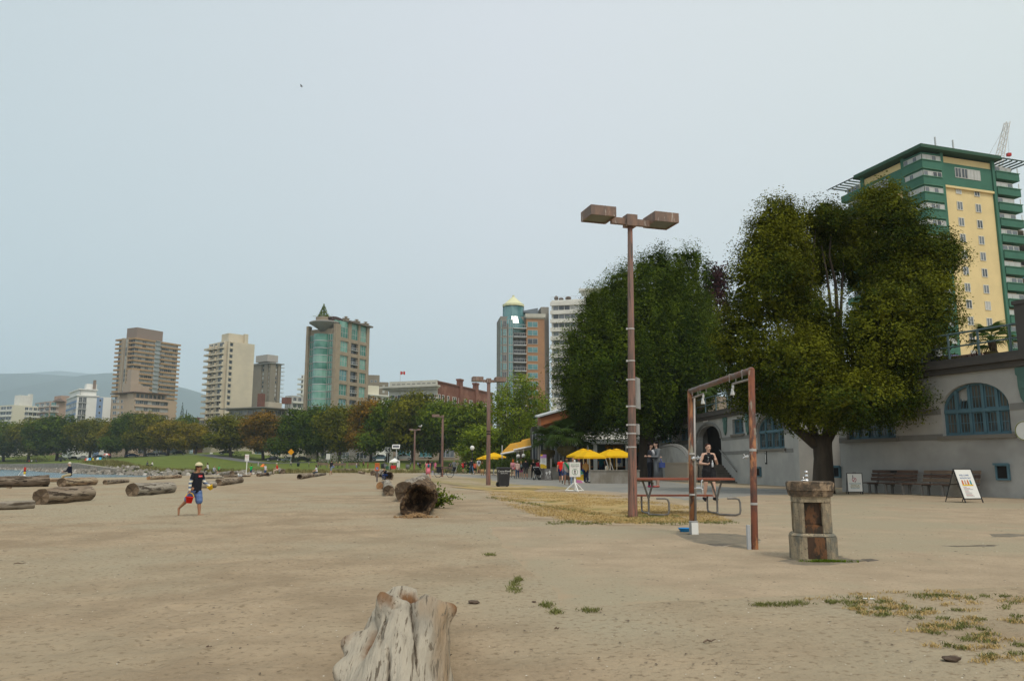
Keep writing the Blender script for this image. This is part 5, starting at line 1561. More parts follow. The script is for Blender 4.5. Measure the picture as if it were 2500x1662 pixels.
# steps up to the door and their side wall
ns = 8;dp = .34
m_step = mat('worn_step',(0.12,0.105,0.085),(0.09,0.08,0.065),scale=2)
mb = MB();mb.bb(d0-.3,d1+.05,-1.75,-.004,-.2,dz0);mb.build('landing',m_step,ob)
for i in range(ns):
 mb = MB();zt = dz0*(ns-i-.5)/ns
 mb.bb(d1+.052+dp*i,d1+.05+dp*(i+1),-1.75-.03*i,-.01,-.2,zt)
 mb.build('step',m_step,ob)
mb = MB();mb.bb(d0-.3,d1+.3,-2.5,-1.80,-.2,dz0+.02);mb.bb(d0-.3,d1+.36,-2.55,-1.79,dz0+.02,dz0+.14);mb.build('stair_wall',m_warm,ob)
mb = MB();mb.tube([(d1+.1,-.14,dz0+.95),(d1+3.0,-.12,.75)],.045,6);mb.build('handrail',m_band,ob)
# swept quarter-arch stair wall left of the door
q0,q1_ = WB.uz(1605,1150,2.2)[0],WB.uz(1688,1150,2.2)[0]
zq = WB.uz(1625,1090,2.2)[1]
mb = MB();pts = [(q0-3,0),(q0-3,zq*.6)]+[(q0-3+(q1_-q0+3)*(1-math.cos(a))/2,zq*(.6+.4*math.sin(a*.9)) if a<PI*.55 else zq*(math.cos((a-PI*.55)/(PI*.45)*PI/2))**.8*.998+.002) for a in np.linspace(.1,PI,18)]
pts = [(q0-3,-.2)]+[p for p in pts[1:]]+[(q1_,-.2)]
n = len(pts)
mb.add([(x,-2.2,z) for x,z in pts]+[(x,-1.85,z) for x,z in pts],[tuple(range(n)),tuple(range(2*n-1,n-1,-1))]+[(i,i+n,(i+1)%n+n,(i+1)%n) for i in range(n)])
mb.build('swept_stair_wall',m_wall,ob)
mb = MB();mb.tube([(x,-2.03,z+.02) for x,z in pts[2:-1]],.2,6);mb.build('wall_coping',m_band,ob)
# pier and dark doorway between the wings
mb = MB();mb.bb(uE-.002,uE+.62,-.35,6,-.3,HB-.25);mb.build('pier',m_wall,ob)
mb = MB();mb.bb(uE+.62,uE+6,2.5,8,-.3,HB-.3);mb.build('recess_wall',m_corn,ob)
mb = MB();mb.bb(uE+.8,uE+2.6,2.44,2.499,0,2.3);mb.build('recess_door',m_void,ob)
# terrace building above
mb = MB();u0,u1 = WB.uz(1690,950,-4)[0],WB.uz(1712,950,-4)[0]
ot = thing('terrace_house','tan building set back on the bathhouse terrace behind the shower','building',WB.A+Vector((0,0,HB)),WB.rz)
for x0,x1,h in ((1665,1722,2.6),(1772,1800,3.6)):
 u0,u1 = WB.uz(x0,950,-4)[0],WB.uz(x1,950,-4)[0]
 mb = MB();mb.bb(u0,u1,4,9,0,h);mb.build('wall',m_warm,ot)
 link('window',win_mesh(1.4,1.3,'2',g_dark),ot,((u0+u1)/2,3.98,.9))
 # ------------------------------------------------------------------ seawall and riprap
m_swall = mat('seawall_stone',(0.30,0.27,0.22),(0.19,0.17,0.135),scale=1.2,detail=10,rough=.95,bump=.5,bscale=3)
BX = [-430,-216,-158,-120,-98,-84,-72]
pts = [(x,float(bank_y(x))-.4) for x in BX]
P0 = Vector((pts[-1][0],pts[-1][1],0))
sw = thing('seawall','long grey stone seawall below the lawn across the bay','wall',P0)
for (ax,ay),(bx_,by_) in zip(pts[:-1],pts[1:]):
 n = max(1,int(math.hypot(bx_-ax,by_-ay)/12)) if ax>=-216 else 3
 for i in range(n):
  a = Vector((ax+(bx_-ax)*i/n,ay+(by_-ay)*i/n,0))-P0;b = Vector((ax+(bx_-ax)*(i+1)/n,ay+(by_-ay)*(i+1)/n,0))-P0
  t = (b-a).normalized();nn = Vector((-t.y,t.x,0));b = b-t*.04
  za = float(lawn_z(a.x+P0.x,float(bank_y(a.x+P0.x))+1));zb_ = float(lawn_z(b.x+P0.x,float(bank_y(b.x+P0.x))+1))
  q0,q1 = a-nn*.5,b-nn*.5;q2,q3 = b+nn*1.0,a+nn*1.0
  mb = MB();mb.add([(q0.x,q0.y,-1.2),(q1.x,q1.y,-1.2),(q2.x,q2.y,-1.2),(q3.x,q3.y,-1.2),(q0.x+nn.x*.3,q0.y+nn.y*.3,za+.1),(q1.x+nn.x*.3,q1.y+nn.y*.3,zb_+.1),(q2.x,q2.y,zb_+.1),(q3.x,q3.y,za+.1)],[(0,3,2,1),(4,5,6,7),(0,1,5,4),(1,2,6,5),(2,3,7,6),(3,0,4,7)])
  mb.build('wall_length',m_swall,sw)
m_rock = mat('shore_rock',(0.24,0.215,0.175),(0.13,0.115,0.095),scale=1.2,detail=8,rough=.95,c3=(0.44,0.41,0.36),c3scale=.6,c3lo=.55,c3hi=.68,bump=.4,bscale=4)
def rock_mesh(seed,sub=2):
 bm = bmesh.new();bmesh.ops.create_icosphere(bm,subdivisions=sub,radius=1)
 for v in bm.verts:
  q = v.co*1.1+Vector((seed*3.7,seed,0))
  v.co*=1+.38*mnoise.noise(q)+.15*mnoise.noise(q*2.7)
  v.co.z*=.7
 me = bpy.data.meshes.new('boulder');bm.to_mesh(me);bm.free();me.materials.append(m_rock)
 return me
ROCKS = [rock_mesh(i) for i in range(6)]
rr = random.Random(3)
def bank_pt(t):
 seg = [(-216,330),(-158,262),(-86,160),(-54,126),(-36,120.5)]
 L = [math.hypot(b[0]-a[0],b[1]-a[1]) for a,b in zip(seg[:-1],seg[1:])]
 d = t*sum(L)
 for (a,b),l in zip(zip(seg[:-1],seg[1:]),L):
  if d<=l:return Vector((a[0]+(b[0]-a[0])*d/l,a[1]+(b[1]-a[1])*d/l,0)),Vector((b[1]-a[1],-(b[0]-a[0]),0)).normalized()
  d -=l
 return Vector(seg[-1]+(0,)),Vector((0,-1,0))
for i in range(230):
 t = rr.uniform(.44,1.0)**.8
 p,nn = bank_pt(min(t,.999))
 off = rr.uniform(-3.0,3.2);q = p-nn*off*(-1)
 q = p+nn*off*(1 if nn.y<0 else -1)
 s = rr.uniform(.28,.72)*(1.1 if t<.8 else .8)
 z = -.45+max(0,-off+3)*(.22 if t<.85 else .10)
 o = link('boulder',ROCKS[i%6],None,(q.x,q.y,z),(rr.uniform(-.4,.4),rr.uniform(-.4,.4),rr.uniform(0,6)),s)
 tag(o,'grey boulder in the riprap bank between the bay and the lawn','rock','boulders in the riprap bank')
V = [];Fq = [];
base = ROCKS[0];bv = np.array([v.co for v in base.vertices]);bf = np.array([p.vertices[:] for p in base.polygons])
for i in range(700):
 t = rr.uniform(0,1);p,nn = bank_pt(t);off = rr.uniform(-1.0,3.2) if t<.5 else rr.uniform(-3.5,4)
 q = p+nn*off*(1 if nn.y<0 else -1);s = rr.uniform(.2,.6)
 R = np.array(Euler((rr.uniform(0,6),rr.uniform(0,6),rr.uniform(0,6))).to_matrix())
 Fq.append(bf+len(V)*len(bv));V.append((bv@R.T)*s+np.array((q.x,q.y,-.55+max(0,-off+3)*(.2 if t<.85 else .10))))
stuff(link('shore_rocks',np_mesh('shore_rocks',np.concatenate(V),np.concatenate(Fq),m_rock)))
# dune grass along the top of the bank
def blades(name,pts,h,w,m,seed,lean=.5,per=6,spread=.15):
 r = np.random.default_rng(seed);P = np.repeat(np.array(pts,float),per,0);n = len(P)
 P[:,:2]+=r.normal(0,spread,(n,2))
 a = r.uniform(0,2*PI,n);hh = h*r.uniform(.5,1.2,n);ln = r.normal(0,lean,(n,2))*hh[:,None]
 s = np.stack([np.cos(a),np.sin(a),np.zeros(n)],1)*w
 mid = P+np.concatenate([ln*.35,(hh*.6)[:,None]],1);tip = P+np.concatenate([ln,hh[:,None]],1)
 V = np.stack([P-s,P+s,mid+s*.7,mid-s*.7,mid-s*.7,mid+s*.7,tip+s*.1,tip-s*.1],1).reshape(-1,3)
 Fc = np.arange(8*n).reshape(-1,4)
 return stuff(link(name,np_mesh(name,V,Fc,m,np.repeat(np.clip(r.normal(.5,.3,n),0,1),2))))
m_dune = leaf_mat('dune_grass',(0.09,0.095,0.025),(0.25,0.21,0.085),.1)
pp = []
for i in range(900):
 t = rr.uniform(.66,1.0);p,nn = bank_pt(min(t,.999));off = rr.uniform(2,9)**1.0
 q = p-nn*off*(1 if nn.y<0 else -1);pp.append((q.x,q.y,float(ground_z(q.x,q.y))-.05))
for i in range(350):
 x = rr.uniform(-40,-8);y = float(bank_y(x))+rr.uniform(-2,6);pp.append((x,y,float(ground_z(x,y))-.05))
blades('dune_grass',pp,.6,.05,m_dune,5,per=6,spread=.35)
# road behind the trees
m_road = mat('park_road',(0.15,0.15,0.145),(0.12,0.12,0.12),scale=.3)
V = [];xs = np.linspace(-330,40,60)
for o_ in (64,74):
 yy = bank_y(xs)+o_;V.append(np.stack([xs,yy,lawn_z(xs,yy)+.03],1))
V = np.concatenate(V);n = len(xs);i_ = np.arange(n-1)
structure(link('road',np_mesh('road',V,np.stack([i_,i_+1,i_+n+1,i_+n],1),m_road)))
# ------------------------------------------------------------------ driftwood logs
m_log = mat('driftwood_brown',(0.245,0.18,0.12),(0.125,0.09,0.06),scale=5,stretch=(.12,1,1),detail=12,rough=.95,bump=1.0,bscale=16,bdist=.05,c3=(0.33,0.265,0.195),c3scale=2.2,c3lo=.52,c3hi=.68,c4=(0.06,0.042,0.028),c4scale=11,c4stretch=(.10,1,1),c4lo=.56,c4hi=.62)
m_logg = mat('driftwood_grey',(0.31,0.27,0.215),(0.175,0.15,0.115),scale=5,stretch=(.12,1,1),detail=12,rough=.95,bump=1.0,bscale=16,bdist=.05,c3=(0.40,0.355,0.29),c3scale=2.2,c3lo=.52,c3hi=.68,c4=(0.085,0.066,0.048),c4scale=11,c4stretch=(.10,1,1),c4lo=.56,c4hi=.62)
m_logd = mat('driftwood_dark',(0.15,0.112,0.08),(0.075,0.057,0.04),scale=5,stretch=(.12,1,1),detail=12,rough=.95,bump=1.0,bscale=16,bdist=.05,c3=(0.25,0.20,0.15),c3scale=2.2,c3lo=.52,c3hi=.68,c4=(0.03,0.022,0.015),c4scale=11,c4stretch=(.10,1,1),c4lo=.56,c4hi=.62)
m_logo = mat('driftwood_tan',(0.36,0.24,0.14),(0.22,0.15,0.095),scale=5,stretch=(.12,1,1),detail=12,rough=.95,bump=1.0,bscale=16,bdist=.05,c3=(0.43,0.34,0.23),c3scale=2.2,c3lo=.52,c3hi=.68,c4=(0.09,0.06,0.04),c4scale=11,c4stretch=(.10,1,1),c4lo=.56,c4hi=.62)
m_end = mat('log_end',(0.115,0.082,0.052),(0.065,0.046,0.03),scale=3.5,detail=8,rough=.95,bump=.8,bscale=12,bdist=.03,c3=(0.20,0.145,0.095),c3scale=2.0)
m_endo = mat('log_end_orange',(0.36,0.20,0.09),(0.26,0.14,0.065),scale=3,rough=.9)
def log(label,a,b,dpx,m=None,em=None,taper=.95,rough=.06,seed=0,hollow=False,name='driftwood_log',n=26,seg=22,sink=.12,far_end=True):
 """a, b: picture points where the two ends touch the sand; dpx: thickness in picture at a"""
 A,Bp = G(*a),G(*b)
 r0 = dpx/2*A.y/F;r1 = r0*taper
 d = Bp-A;d.z +=(r1-r0);L = d.length;dn = d.normalized()
 o = link(name,None) if False else None
 X = dn;Z = Vector((0,0,1));Y = Z.cross(X).normalized();Z = X.cross(Y)
 V = [];Fc = []
 for i in range(n+1):
  t = i/n
  r = r0+(r1-r0)*t
  for k in range(seg):
   an = 2*PI*k/seg
   q = Vector((t*L*1.2/max(r0,.1)*.25,math.cos(an)*1.3,math.sin(an)*1.3))+Vector((seed*7.1,0,seed))
   rr_ = r*(1+rough*1.6*mnoise.noise(q)+rough*mnoise.noise(q*3.1)+rough*.5*mnoise.noise(Vector((q.x*.5,q.y*7,q.z*7))))
   V.append((t*L+(mnoise.noise(q*2)*r*.16 if i in (0,n) else 0),rr_*math.cos(an),rr_*math.sin(an)))
 for i in range(n):
  for k in range(seg):Fc.append((i*seg+k,(i+1)*seg+k,(i+1)*seg+(k+1)%seg,i*seg+(k+1)%seg))
 me = bpy.data.meshes.new(name);me.from_pydata(V,[],Fc);me.polygons.foreach_set('use_smooth',[True]*len(Fc));me.materials.append(m or m_log);me.update()
 o = link(name,me)
 o.matrix_world = Matrix.Translation(A+Vector((0,0,r0*(1-sink))))@Matrix((X,Y,Z)).transposed().to_4x4()
 tag(o,label,'log','driftwood logs on the beach')
 for i,sg in ((0,-1),(n,1)):
  ring = V[i*seg:(i+1)*seg]
  c = Vector((ring[0][0],0,0))
  E = [tuple(v) for v in ring];Ef = []
  lv = [(.93,.0),(.7,-.04),(.4,-.07),(.12,-.05)] if not hollow or i else [(.86,.02),(.72,-.35),(.6,-1.1),(.1,-1.6)]
  for f,dd in lv:
   for k in range(seg):
    v = Vector(ring[k]);q = Vector((f*4,math.cos(2*PI*k/seg)*3*f,math.sin(2*PI*k/seg)*3*f))+Vector((seed,i,0))
    E.append((v.x-sg*-dd*r0*1.0+mnoise.noise(q)*r0*.10,v.y*f*(1+(.18*mnoise.noise(q*1.7) if hollow else 0)),v.z*f*(1+(.18*mnoise.noise(q*1.3) if hollow else 0))))
  for j in range(len(lv)):
   for k in range(seg):
    f4 = (j*seg+k,j*seg+(k+1)%seg,(j+1)*seg+(k+1)%seg,(j+1)*seg+k)
    Ef.append(f4 if sg<0 else f4[::-1])
  l = len(lv)*seg;Ef.append(tuple(range(l,l+seg)) if sg<0 else tuple(range(l+seg-1,l-1,-1)))
  me = bpy.data.meshes.new('cut_end');me.from_pydata(E,[],Ef);me.materials.append(em or m_end);me.polygons.foreach_set('use_smooth',[True]*len(Ef));me.update()
  link('cut_end',me,o)
 return o
log('thick brown log with a broad sawn end, nearest on the left of the beach',(98,1231),(214,1221),40,m_log,seed=1,taper=1.02)
log('pale tan log with flaking bark behind the thick brown log',(149,1187.5),(229,1183),22,m_logo,seed=2)
log('dark rough broken log at the left edge near the water',(116,1187),(-40,1190),28,m_logd,m_endo,seed=3,rough=.14)
log('thin reddish log between the dark log and the seated man',(148,1176),(104,1176),8.5,m_logo,seed=4)
log('low grey log at the left edge in front of the sawn log',(81,1240),(-60,1246),20,m_logg,seed=5,rough=.09)
log('small dark-ended log lying alone near the water',(256,1182),(311,1177),11,m_log,seed=6)
log('thick grey-brown log with a dark sawn end left of the boy',(322,1211),(417,1202),33,m_logg,seed=7,taper=.92)
log('long thin tan log with an orange end by the waterline',(362,1171),(440,1166),9.5,m_logo,m_endo,seed=8)
log('grey log lying right behind the boy',(470,1192),(523,1190),19,m_logg,seed=9)
log('twisted grey-brown log with a gull standing on it',(532,1185.5),(588,1177.5),17,m_log,seed=10,rough=.13)
log('thin grey log before the boulders, right of the boy',(493,1169),(545,1166.5),5,m_logg,seed=11)
log('thin log lying beside the white notice post',(544,1165),(610,1163),6,m_log,seed=12)
log('short log with a dark round end below the boulders',(566,1160),(540,1160),12,m_logg,seed=13,taper=.8)
log('stubby log end just left of the woman with the pale bag',(630,1163),(648,1160),9,m_logd,seed=14)
log('hollow log end beside the woman with the pale bag',(653,1162),(662,1156),9,m_logg,seed=15,hollow=True)
log('thick short log where the person in red sits',(690,1156),(678,1151),12,m_logg,seed=16)
log('log with a dark hollow end pointing at the camera in mid beach',(731,1169.5),(764,1163),13,m_log,seed=17,hollow=True)
log('low log behind the sitting girl in white',(764,1164),(794,1159),7,m_logd,seed=18)
log('row log at the left of the far log pile',(843,1152),(816,1151.5),8,m_logd,seed=19)
log('row log at the right of the far log pile with a round end',(861,1152.5),(838,1151),9,m_log,seed=20)
log('small far log with a pale round end right of the pile',(889,1157),(876,1154),6,m_logo,seed=21)
log('short dark stump log left of the orange sign',(910,1160),(917,1154),12,m_logd,seed=22)
log('grey log at the orange sign post',(921,1164),(932,1157),11,m_logg,seed=23)
log('grey log with a hollow dark end where a person huddles',(950,1171),(930,1158),21,m_logg,seed=24,hollow=True)
log('small split round behind the big grey logs',(927,1193),(941,1186),17,m_logd,m_endo,seed=25)
log('grey log with a sawn face between the split round and the big silver log',(949,1210),(945,1187),27,m_logg,seed=26)
log('biggest silver-grey log behind the rotten stump',(988,1224),(1036,1186),50,m_logg,seed=27,taper=1.0,rough=.09,n=40,seg=32)
# the rotten hollow stump with its crumbled foot
m_rot = mat('rotten_wood',(0.155,0.095,0.05),(0.05,0.032,0.02),scale=7,detail=12,rough=.95,bump=1.0,bscale=16,bdist=.06,c3=(0.25,0.17,0.095),c3scale=4)
m_rotface = mat('rotten_face',(0.10,0.058,0.03),(0.03,0.02,0.013),scale=9,detail=12,rough=.95,bump=1.0,bscale=22,bdist=.08,c3=(0.23,0.15,0.08),c3scale=6)
st = log('rotten dark hollow log stump facing the camera beside a leafy sprig',(1020,1257),(1040,1212),84,m_rot,m_rotface,taper=.85,rough=.17,seed=31,hollow=True,n=30,seg=40,sink=.22)
st['group']=''
del st['group']
base = flat(1018,1262)
r = random.Random(5);V = [];Fq = []
bm = bmesh.new()
for i in range(260):
 a = r.uniform(0,2*PI);q = Vector((r.gauss(0,.19),r.gauss(.0,.07),0));s = r.uniform(.015,.05)
 bmesh.ops.create_icosphere(bm,subdivisions=1,radius=s,matrix=Matrix.Translation((q.x,q.y,max(0,.10-abs(q.x)*.22-abs(q.y)*.4)*r.uniform(.2,1.0)))@Euler((r.uniform(0,3),r.uniform(0,3),0)).to_matrix().to_4x4()@Matrix.Diagonal((1,r.uniform(.4,1),r.uniform(.3,.8),1)))
me = bpy.data.meshes.new('wood_crumbs');bm.to_mesh(me);bm.free();me.materials.append(mat('wood_crumbs',(0.30,0.185,0.085),(0.18,0.11,0.055),scale=20))
stuff(link('wood_crumbs',me,None,base+Vector((0,-.10,0))))
# leafy sprig growing beside it
sp = flat(1062,1240);o = thing('shrub','leafy green sprig growing beside the rotten stump','shrub',sp)
mb = MB();r = random.Random(2);LP = [];LN = []
for i in range(15):
 a = r.uniform(-.9,1.0);L = r.uniform(.30,.62);b = Vector((0,0,0));pr = b
 path = [b]
 for k in range(1,7):
  t = k/6
  p = Vector((math.sin(a)*L*t*1.1+.14*t,r.uniform(-.2,.2)*t,L*t*(1.15-.75*t*abs(a))+.0));path.append(p)
  for q in range(6):LP.append(p+Vector((r.gauss(0,.045),r.gauss(0,.045),r.gauss(0,.04))));LN.append((r.gauss(0,.5),-0.5+r.gauss(0,.5),.8))
 mb.tube(path,.006,4)
mb.build('stem',m_bark,o)
rng = np.random.default_rng(3);V,Fc = leaf_quads(np.array([tuple(p) for p in LP]),np.array(LN),.075,rng,aspect=.6)
link('foliage',np_mesh('foliage',V,Fc,L_mid,rng.random(len(LP))),o)
# ------------------------------------------------------------------ the weathered root log in the foreground
m_silver = mat('weathered_silver_wood',(0.43,0.375,0.29),(0.28,0.245,0.19),scale=7,stretch=(.08,1,1),detail=14,rough=.92,spec=.1,c3=(0.33,0.235,0.145),c3scale=1.6,c3lo=.54,c3hi=.74,bump=1.0,bscale=22,bdist=.03,c4=(0.15,0.12,0.085),c4scale=44,c4stretch=(.025,1,1),c4lo=.60,c4hi=.70,crack=(0.02,0.014,0.01),tint=(0.20,0.105,0.05))
def hero_log():
 nx,nt = 230,190
 A = Vector((-.29,1.35,.07));Bq = Vector((-.715,5.7,.10))
 X = (Bq-A).normalized();L = (Bq-A).length;Y = Vector((0,0,1)).cross(X).normalized();Z = X.cross(Y)
 u = np.linspace(0,1,nx)
 V = np.zeros((nx,nt,3));tint = np.zeros((nx,nt));crk = np.zeros((nx,nt))
 rad = np.interp(u,[0,.3,.55,.72,.85,.93,1.0],[.215,.225,.235,.255,.265,.235,.165])
 hz_ = np.interp(u,[0,.5,.8,1.0],[1.0,1.0,1.08,1.1])
 for i in range(nx):
  for k in range(nt):
   an = 2*PI*k/nt
   ca,sa = math.cos(an),math.sin(an)
   q = Vector((u[i]*3.0,ca*.9,sa*.9))
   r = rad[i]*(1+.10*mnoise.noise(q*1.2)+.05*mnoise.noise(q*3.3+Vector((5,0,0))))
   # grain ridges running with a slight twist
   tw = an+u[i]*.5
   r +=.005*mnoise.noise(Vector((u[i]*5,tw*9,1.0)))+.004*mnoise.noise(Vector((u[i]*9,tw*26,4.0)))
   def bump(u0,a0,su,sa_,h):
    da = (an-a0+PI)%(2*PI)-PI
    return h*math.exp(-((u[i]-u0)/su)**2-(da/sa_)**2)
   nn = mnoise.noise(q*5.0)
   r +=.03*mnoise.noise(q*2.1+Vector((3,1,0)))
   # gnarled knots: left shoulder, far left, right edge
   k1 = bump(.775,1.12,.030,.24,1.0);k2 = bump(.70,.42,.045,.26,1.0);k3 = bump(.895,2.72,.026,.20,1.0);k4 = bump(.60,.35,.05,.22,1.0)
   r +=.075*k1*(1+.6*nn)+.065*k2*(1+.6*nn)+.085*k3*(1+.3*nn)+.07*k4*(1+.5*nn)+bump(.83,2.5,.06,.3,.045)
   r -=.05*bump(.762,1.30,.016,.14,1.0)
   hol = bump(.865,1.60,.048,.30,1.0)*(1+.5*nn)
   r -=.11*max(0,hol)
   gap = bump(.965,1.95,.06,.085,1.0)
   r -=.16*gap
   c1 = abs(((an-(1.72+1.1*(.78-u[i])+.05*mnoise.noise(Vector((u[i]*14,3,0)))))+PI)%(2*PI)-PI)
   ck = math.exp(-(c1/.030)**2)*max(0,min(1,(u[i]-.47)/.06))*max(0,min(1,(.82-u[i])/.05))*(.55+.6*max(0,mnoise.noise(Vector((u[i]*24,0,0)))+.3))
   c2 = abs(((an-(1.42+.9*(.55-u[i])+.06*mnoise.noise(Vector((u[i]*14,8,0)))))+PI)%(2*PI)-PI)
   ck +=.8*math.exp(-(c2/.024)**2)*max(0,min(1,(u[i]-.38)/.05))*max(0,min(1,(.57-u[i])/.05))
   c3_ = abs(((an-(1.15+.6*(.7-u[i])+.06*mnoise.noise(Vector((u[i]*14,5,0)))))+PI)%(2*PI)-PI)
   ck +=.6*math.exp(-(c3_/.020)**2)*max(0,min(1,(u[i]-.55)/.05))*max(0,min(1,(.74-u[i])/.05))
   r -=.05*min(ck,1)
   lr = bump(.655,.78,.075,.13,1.0)*(1+.8*nn)
   r -=.07*max(0,lr)
   tt = max(hol*1.2,lr*1.1,gap,k1*.75*(an>1.05),k3*.8,k2*.45*(nn>-.1))
   if hol>.25 or lr>.3:r +=.03*mnoise.noise(Vector((u[i]*70,an*16,2)))*min(1,tt)
   crk[i,k]=min(1,max(0,ck*1.4-.2))*.95+max(0,gap-.4)*1.2+max(0,lr-.5)*(nn>0)*.8+max(0,hol-.6)*max(0,mnoise.noise(Vector((u[i]*55,an*20,6))))*2
   tint[i,k]=min(1,max(0,(tt-.28)*2.2+.25*mnoise.noise(q*6)*(tt>.2)));crk[i,k]=min(1,crk[i,k])
   x = u[i]*L
   if i>nx-30:
    tp = .22*mnoise.noise(Vector((ca*2.2,sa*2.2,7)))+.10*mnoise.noise(Vector((ca*7,sa*7,3)))
    x +=((i-(nx-30))/29)**2*tp
   P = A+X*x+(Y*ca+Z*sa*hz_[i])*r
   V[i,k]=P
 fcs = []
 idx = np.arange(nx*nt).reshape(nx,nt)
 a = idx[:-1,:];b = idx[1:,:]
 q = np.stack([a,b,np.roll(b,-1,1),np.roll(a,-1,1)],-1).reshape(-1,4)
 Vv = V.reshape(-1,3)-np.array(A)
 rot = np.array(Matrix((X,Y,Z)).to_3x3())
 Vv = Vv@rot.T
 # close the broken end with a ragged bowl
 ring = idx[-1];cen = Vv[ring].mean(0);prev = ring;extra = [];ef = [];nv = len(Vv);et = []
 for f,dd in ((.82,.06),(.55,.16),(.2,.22)):
  cur = np.arange(nv,nv+nt);nv +=nt
  pts = cen+(Vv[ring]-cen)*f;pts[:,0]-=dd;pts +=RNG.normal(0,.010,pts.shape)
  extra.append(pts);et.append(np.full(nt,.8));ef.append(np.stack([prev,cur,np.roll(cur,-1),np.roll(prev,-1)],1));prev = cur
 Vv = np.concatenate([Vv]+extra);q = np.concatenate([q]+ef);tn = np.concatenate([tint.ravel()]+et)
 me = bpy.data.meshes.new('driftwood_root_log')
 me.from_pydata(Vv.tolist(),[],q.tolist()+[tuple(prev.tolist())[::-1]])
 me.polygons.foreach_set('use_smooth',[True]*len(me.polygons))
 at_ = me.attributes.new('tint','FLOAT','POINT');at_.data.foreach_set('value',tn.astype(np.float32))
 me.materials.append(m_silver);me.update()
 o = link('driftwood_root_log',me)
 o.matrix_world = Matrix.Translation(A)@Matrix((X,Y,Z)).transposed().to_4x4()
 tag(o,'weathered silver root log with cracks and a rotten hollow, in the foreground','log')
 ac = me.attributes.new('crack','FLOAT','POINT');ac.data.foreach_set('value',np.concatenate([crk.ravel()]+[np.zeros(nt)]*3).astype(np.float32))
hero_log()
# ------------------------------------------------------------------ lamp posts
m_post = mat('painted_wood_post',(0.235,0.135,0.105),(0.135,0.10,0.085),scale=14,stretch=(1,1,.07),detail=10,rough=.8,bump=.4,bscale=14,bdist=.01,c3=(0.29,0.13,0.095),c3scale=5,c3lo=.52,c3hi=.7,c4=(0.085,0.068,0.058),c4scale=26,c4stretch=(1,1,.05),c4lo=.58,c4hi=.66)
m_lamp = mat('brown_lamp_metal',(0.24,0.155,0.115),(0.165,0.12,0.10),scale=6,stretch=(1,1,.3),rough=.6,c4=(0.42,0.37,0.33),c4scale=16,c4stretch=(1,1,.12),c4lo=.64,c4hi=.7)
m_lens = mat('lamp_lens',(0.13,0.135,0.085),(0.10,0.105,0.07),scale=3,rough=.35)
m_strap = mat('steel_strap',(0.48,0.47,0.45),rough=.4,metal=.3)
m_plate = mat('sign_back',(0.36,0.36,0.35),(0.3,0.3,0.29),scale=3,rough=.5)
def lamp_post(label,foot,topz,r0,r1,ang,heads,hw=.64,hh=.23,arm=1.05,lean=0.0,group='lamp posts along the promenade'):
 o = thing('lamp_post',label,'lamp post',foot,0,group)
 mb = MB();n = 12
 mb.tube([(0,0,-.2),(0,0,.02),(lean*.5,0,topz*.5),(lean,0,topz)],[r0*1.06,r0,(r0+r1)/2,r1],n)
 mb.build('post',m_post,o,smooth=True)
 M = Matrix.Translation((lean,0,topz))@Matrix.Rotation(ang,4,'Z')
 mb = MB();mb.bb(-.13,.13,-.13,.13,-.24,.03,M);mb.build('cap',m_lamp,o)
 for s in heads:
  mb = MB();mb.bb(.131 if s>0 else -.131,s*(arm-hw/2-.002),-.05,.05,-.20,-.05,M);mb.build('arm',m_lamp,o)
  c = s*arm
  mb = MB();t = .03
  mb.bb(c-hw/2,c+hw/2,-hw/2,hw/2,-.22,.10,M) if False else None
  mb.bb(c-hw/2,c+hw/2,-hw/2,hw/2,.10-.03,.10,M)
  for q in ((c-hw/2,c+hw/2,-hw/2,-hw/2+t),(c-hw/2,c+hw/2,hw/2-t,hw/2)):mb.bb(q[0],q[1],q[2],q[3],.10-hh,.069,M)
  for q in ((c-hw/2,c-hw/2+t),(c+hw/2-t,c+hw/2)):mb.bb(q[0],q[1],-hw/2+t+.001,hw/2-t-.001,.10-hh,.069,M)
  h = mb.build('lamp_head',m_lamp,o)
  mb = MB();mb.bb(c-hw/2+t+.002,c+hw/2-t-.002,-hw/2+t+.002,hw/2-t-.002,.10-hh+.02,.10-hh+.045,M);mb.build('lens',m_lens,h)
 return o
f = flat(1545,1264);zt = at(1541,530,f.y).z
lp = lamp_post('tall brown wooden lamp post with two square heads, nearest the picnic table',f,zt,.185/2*1.15,.056,math.radians(17),(-1,1),hw=.62,arm=.80,lean=.10)
lean = lambda z:.10*z/zt
rad = lambda z:.106+(.056-.106)*z/zt
for py in (803,881,927,992,1037,1058,1091):
 z = at(1545,py,f.y).z
 mb = MB();mb.lathe([(rad(z)+.004,-.014),(rad(z)+.006,0),(rad(z)+.004,.014)],14,(lean(z),0,z));mb.box((lean(z)-rad(z)-.02,-.02,z),(.04,.03,.04));mb.build('strap',m_strap,lp)
for y0,y1,w in ((920,996,.56),(1034,1060,.34)):
 z0,z1 = at(1558,y1,f.y).z,at(1558,y0,f.y).z
 mb = MB();M = Matrix.Translation((lean(z0)+rad(z0)+.03,.05,0))@Matrix.Rotation(math.radians(66),4,'Z')
 mb.bb(-.02,w*.55,-.012,.012,z0,z1,M);mb.bb(-.03,-.02,-.03,.03,z0,z1,M);mb.build('sign_plate',m_plate,lp)
mb = MB()
for i in range(20):
 a = 2*PI*i/20;h = .05+.05*random.random()
 mb.add([(.125*math.cos(a),.125*math.sin(a),0),(.125*math.cos(a+.36),.125*math.sin(a+.36),0),(.112*math.cos(a+.2),.112*math.sin(a+.2),h)],[(0,1,2)])
mb.build('splintered_foot',m_rot,lp)
f = flat(1192,1184);zt = at(1193,925,f.y).z
o = lamp_post('brown double-headed lamp post beside the black wheeled bin',f,zt,.135,.10,math.radians(12),(-1,1),hw=.62,hh=.26,arm=.68)
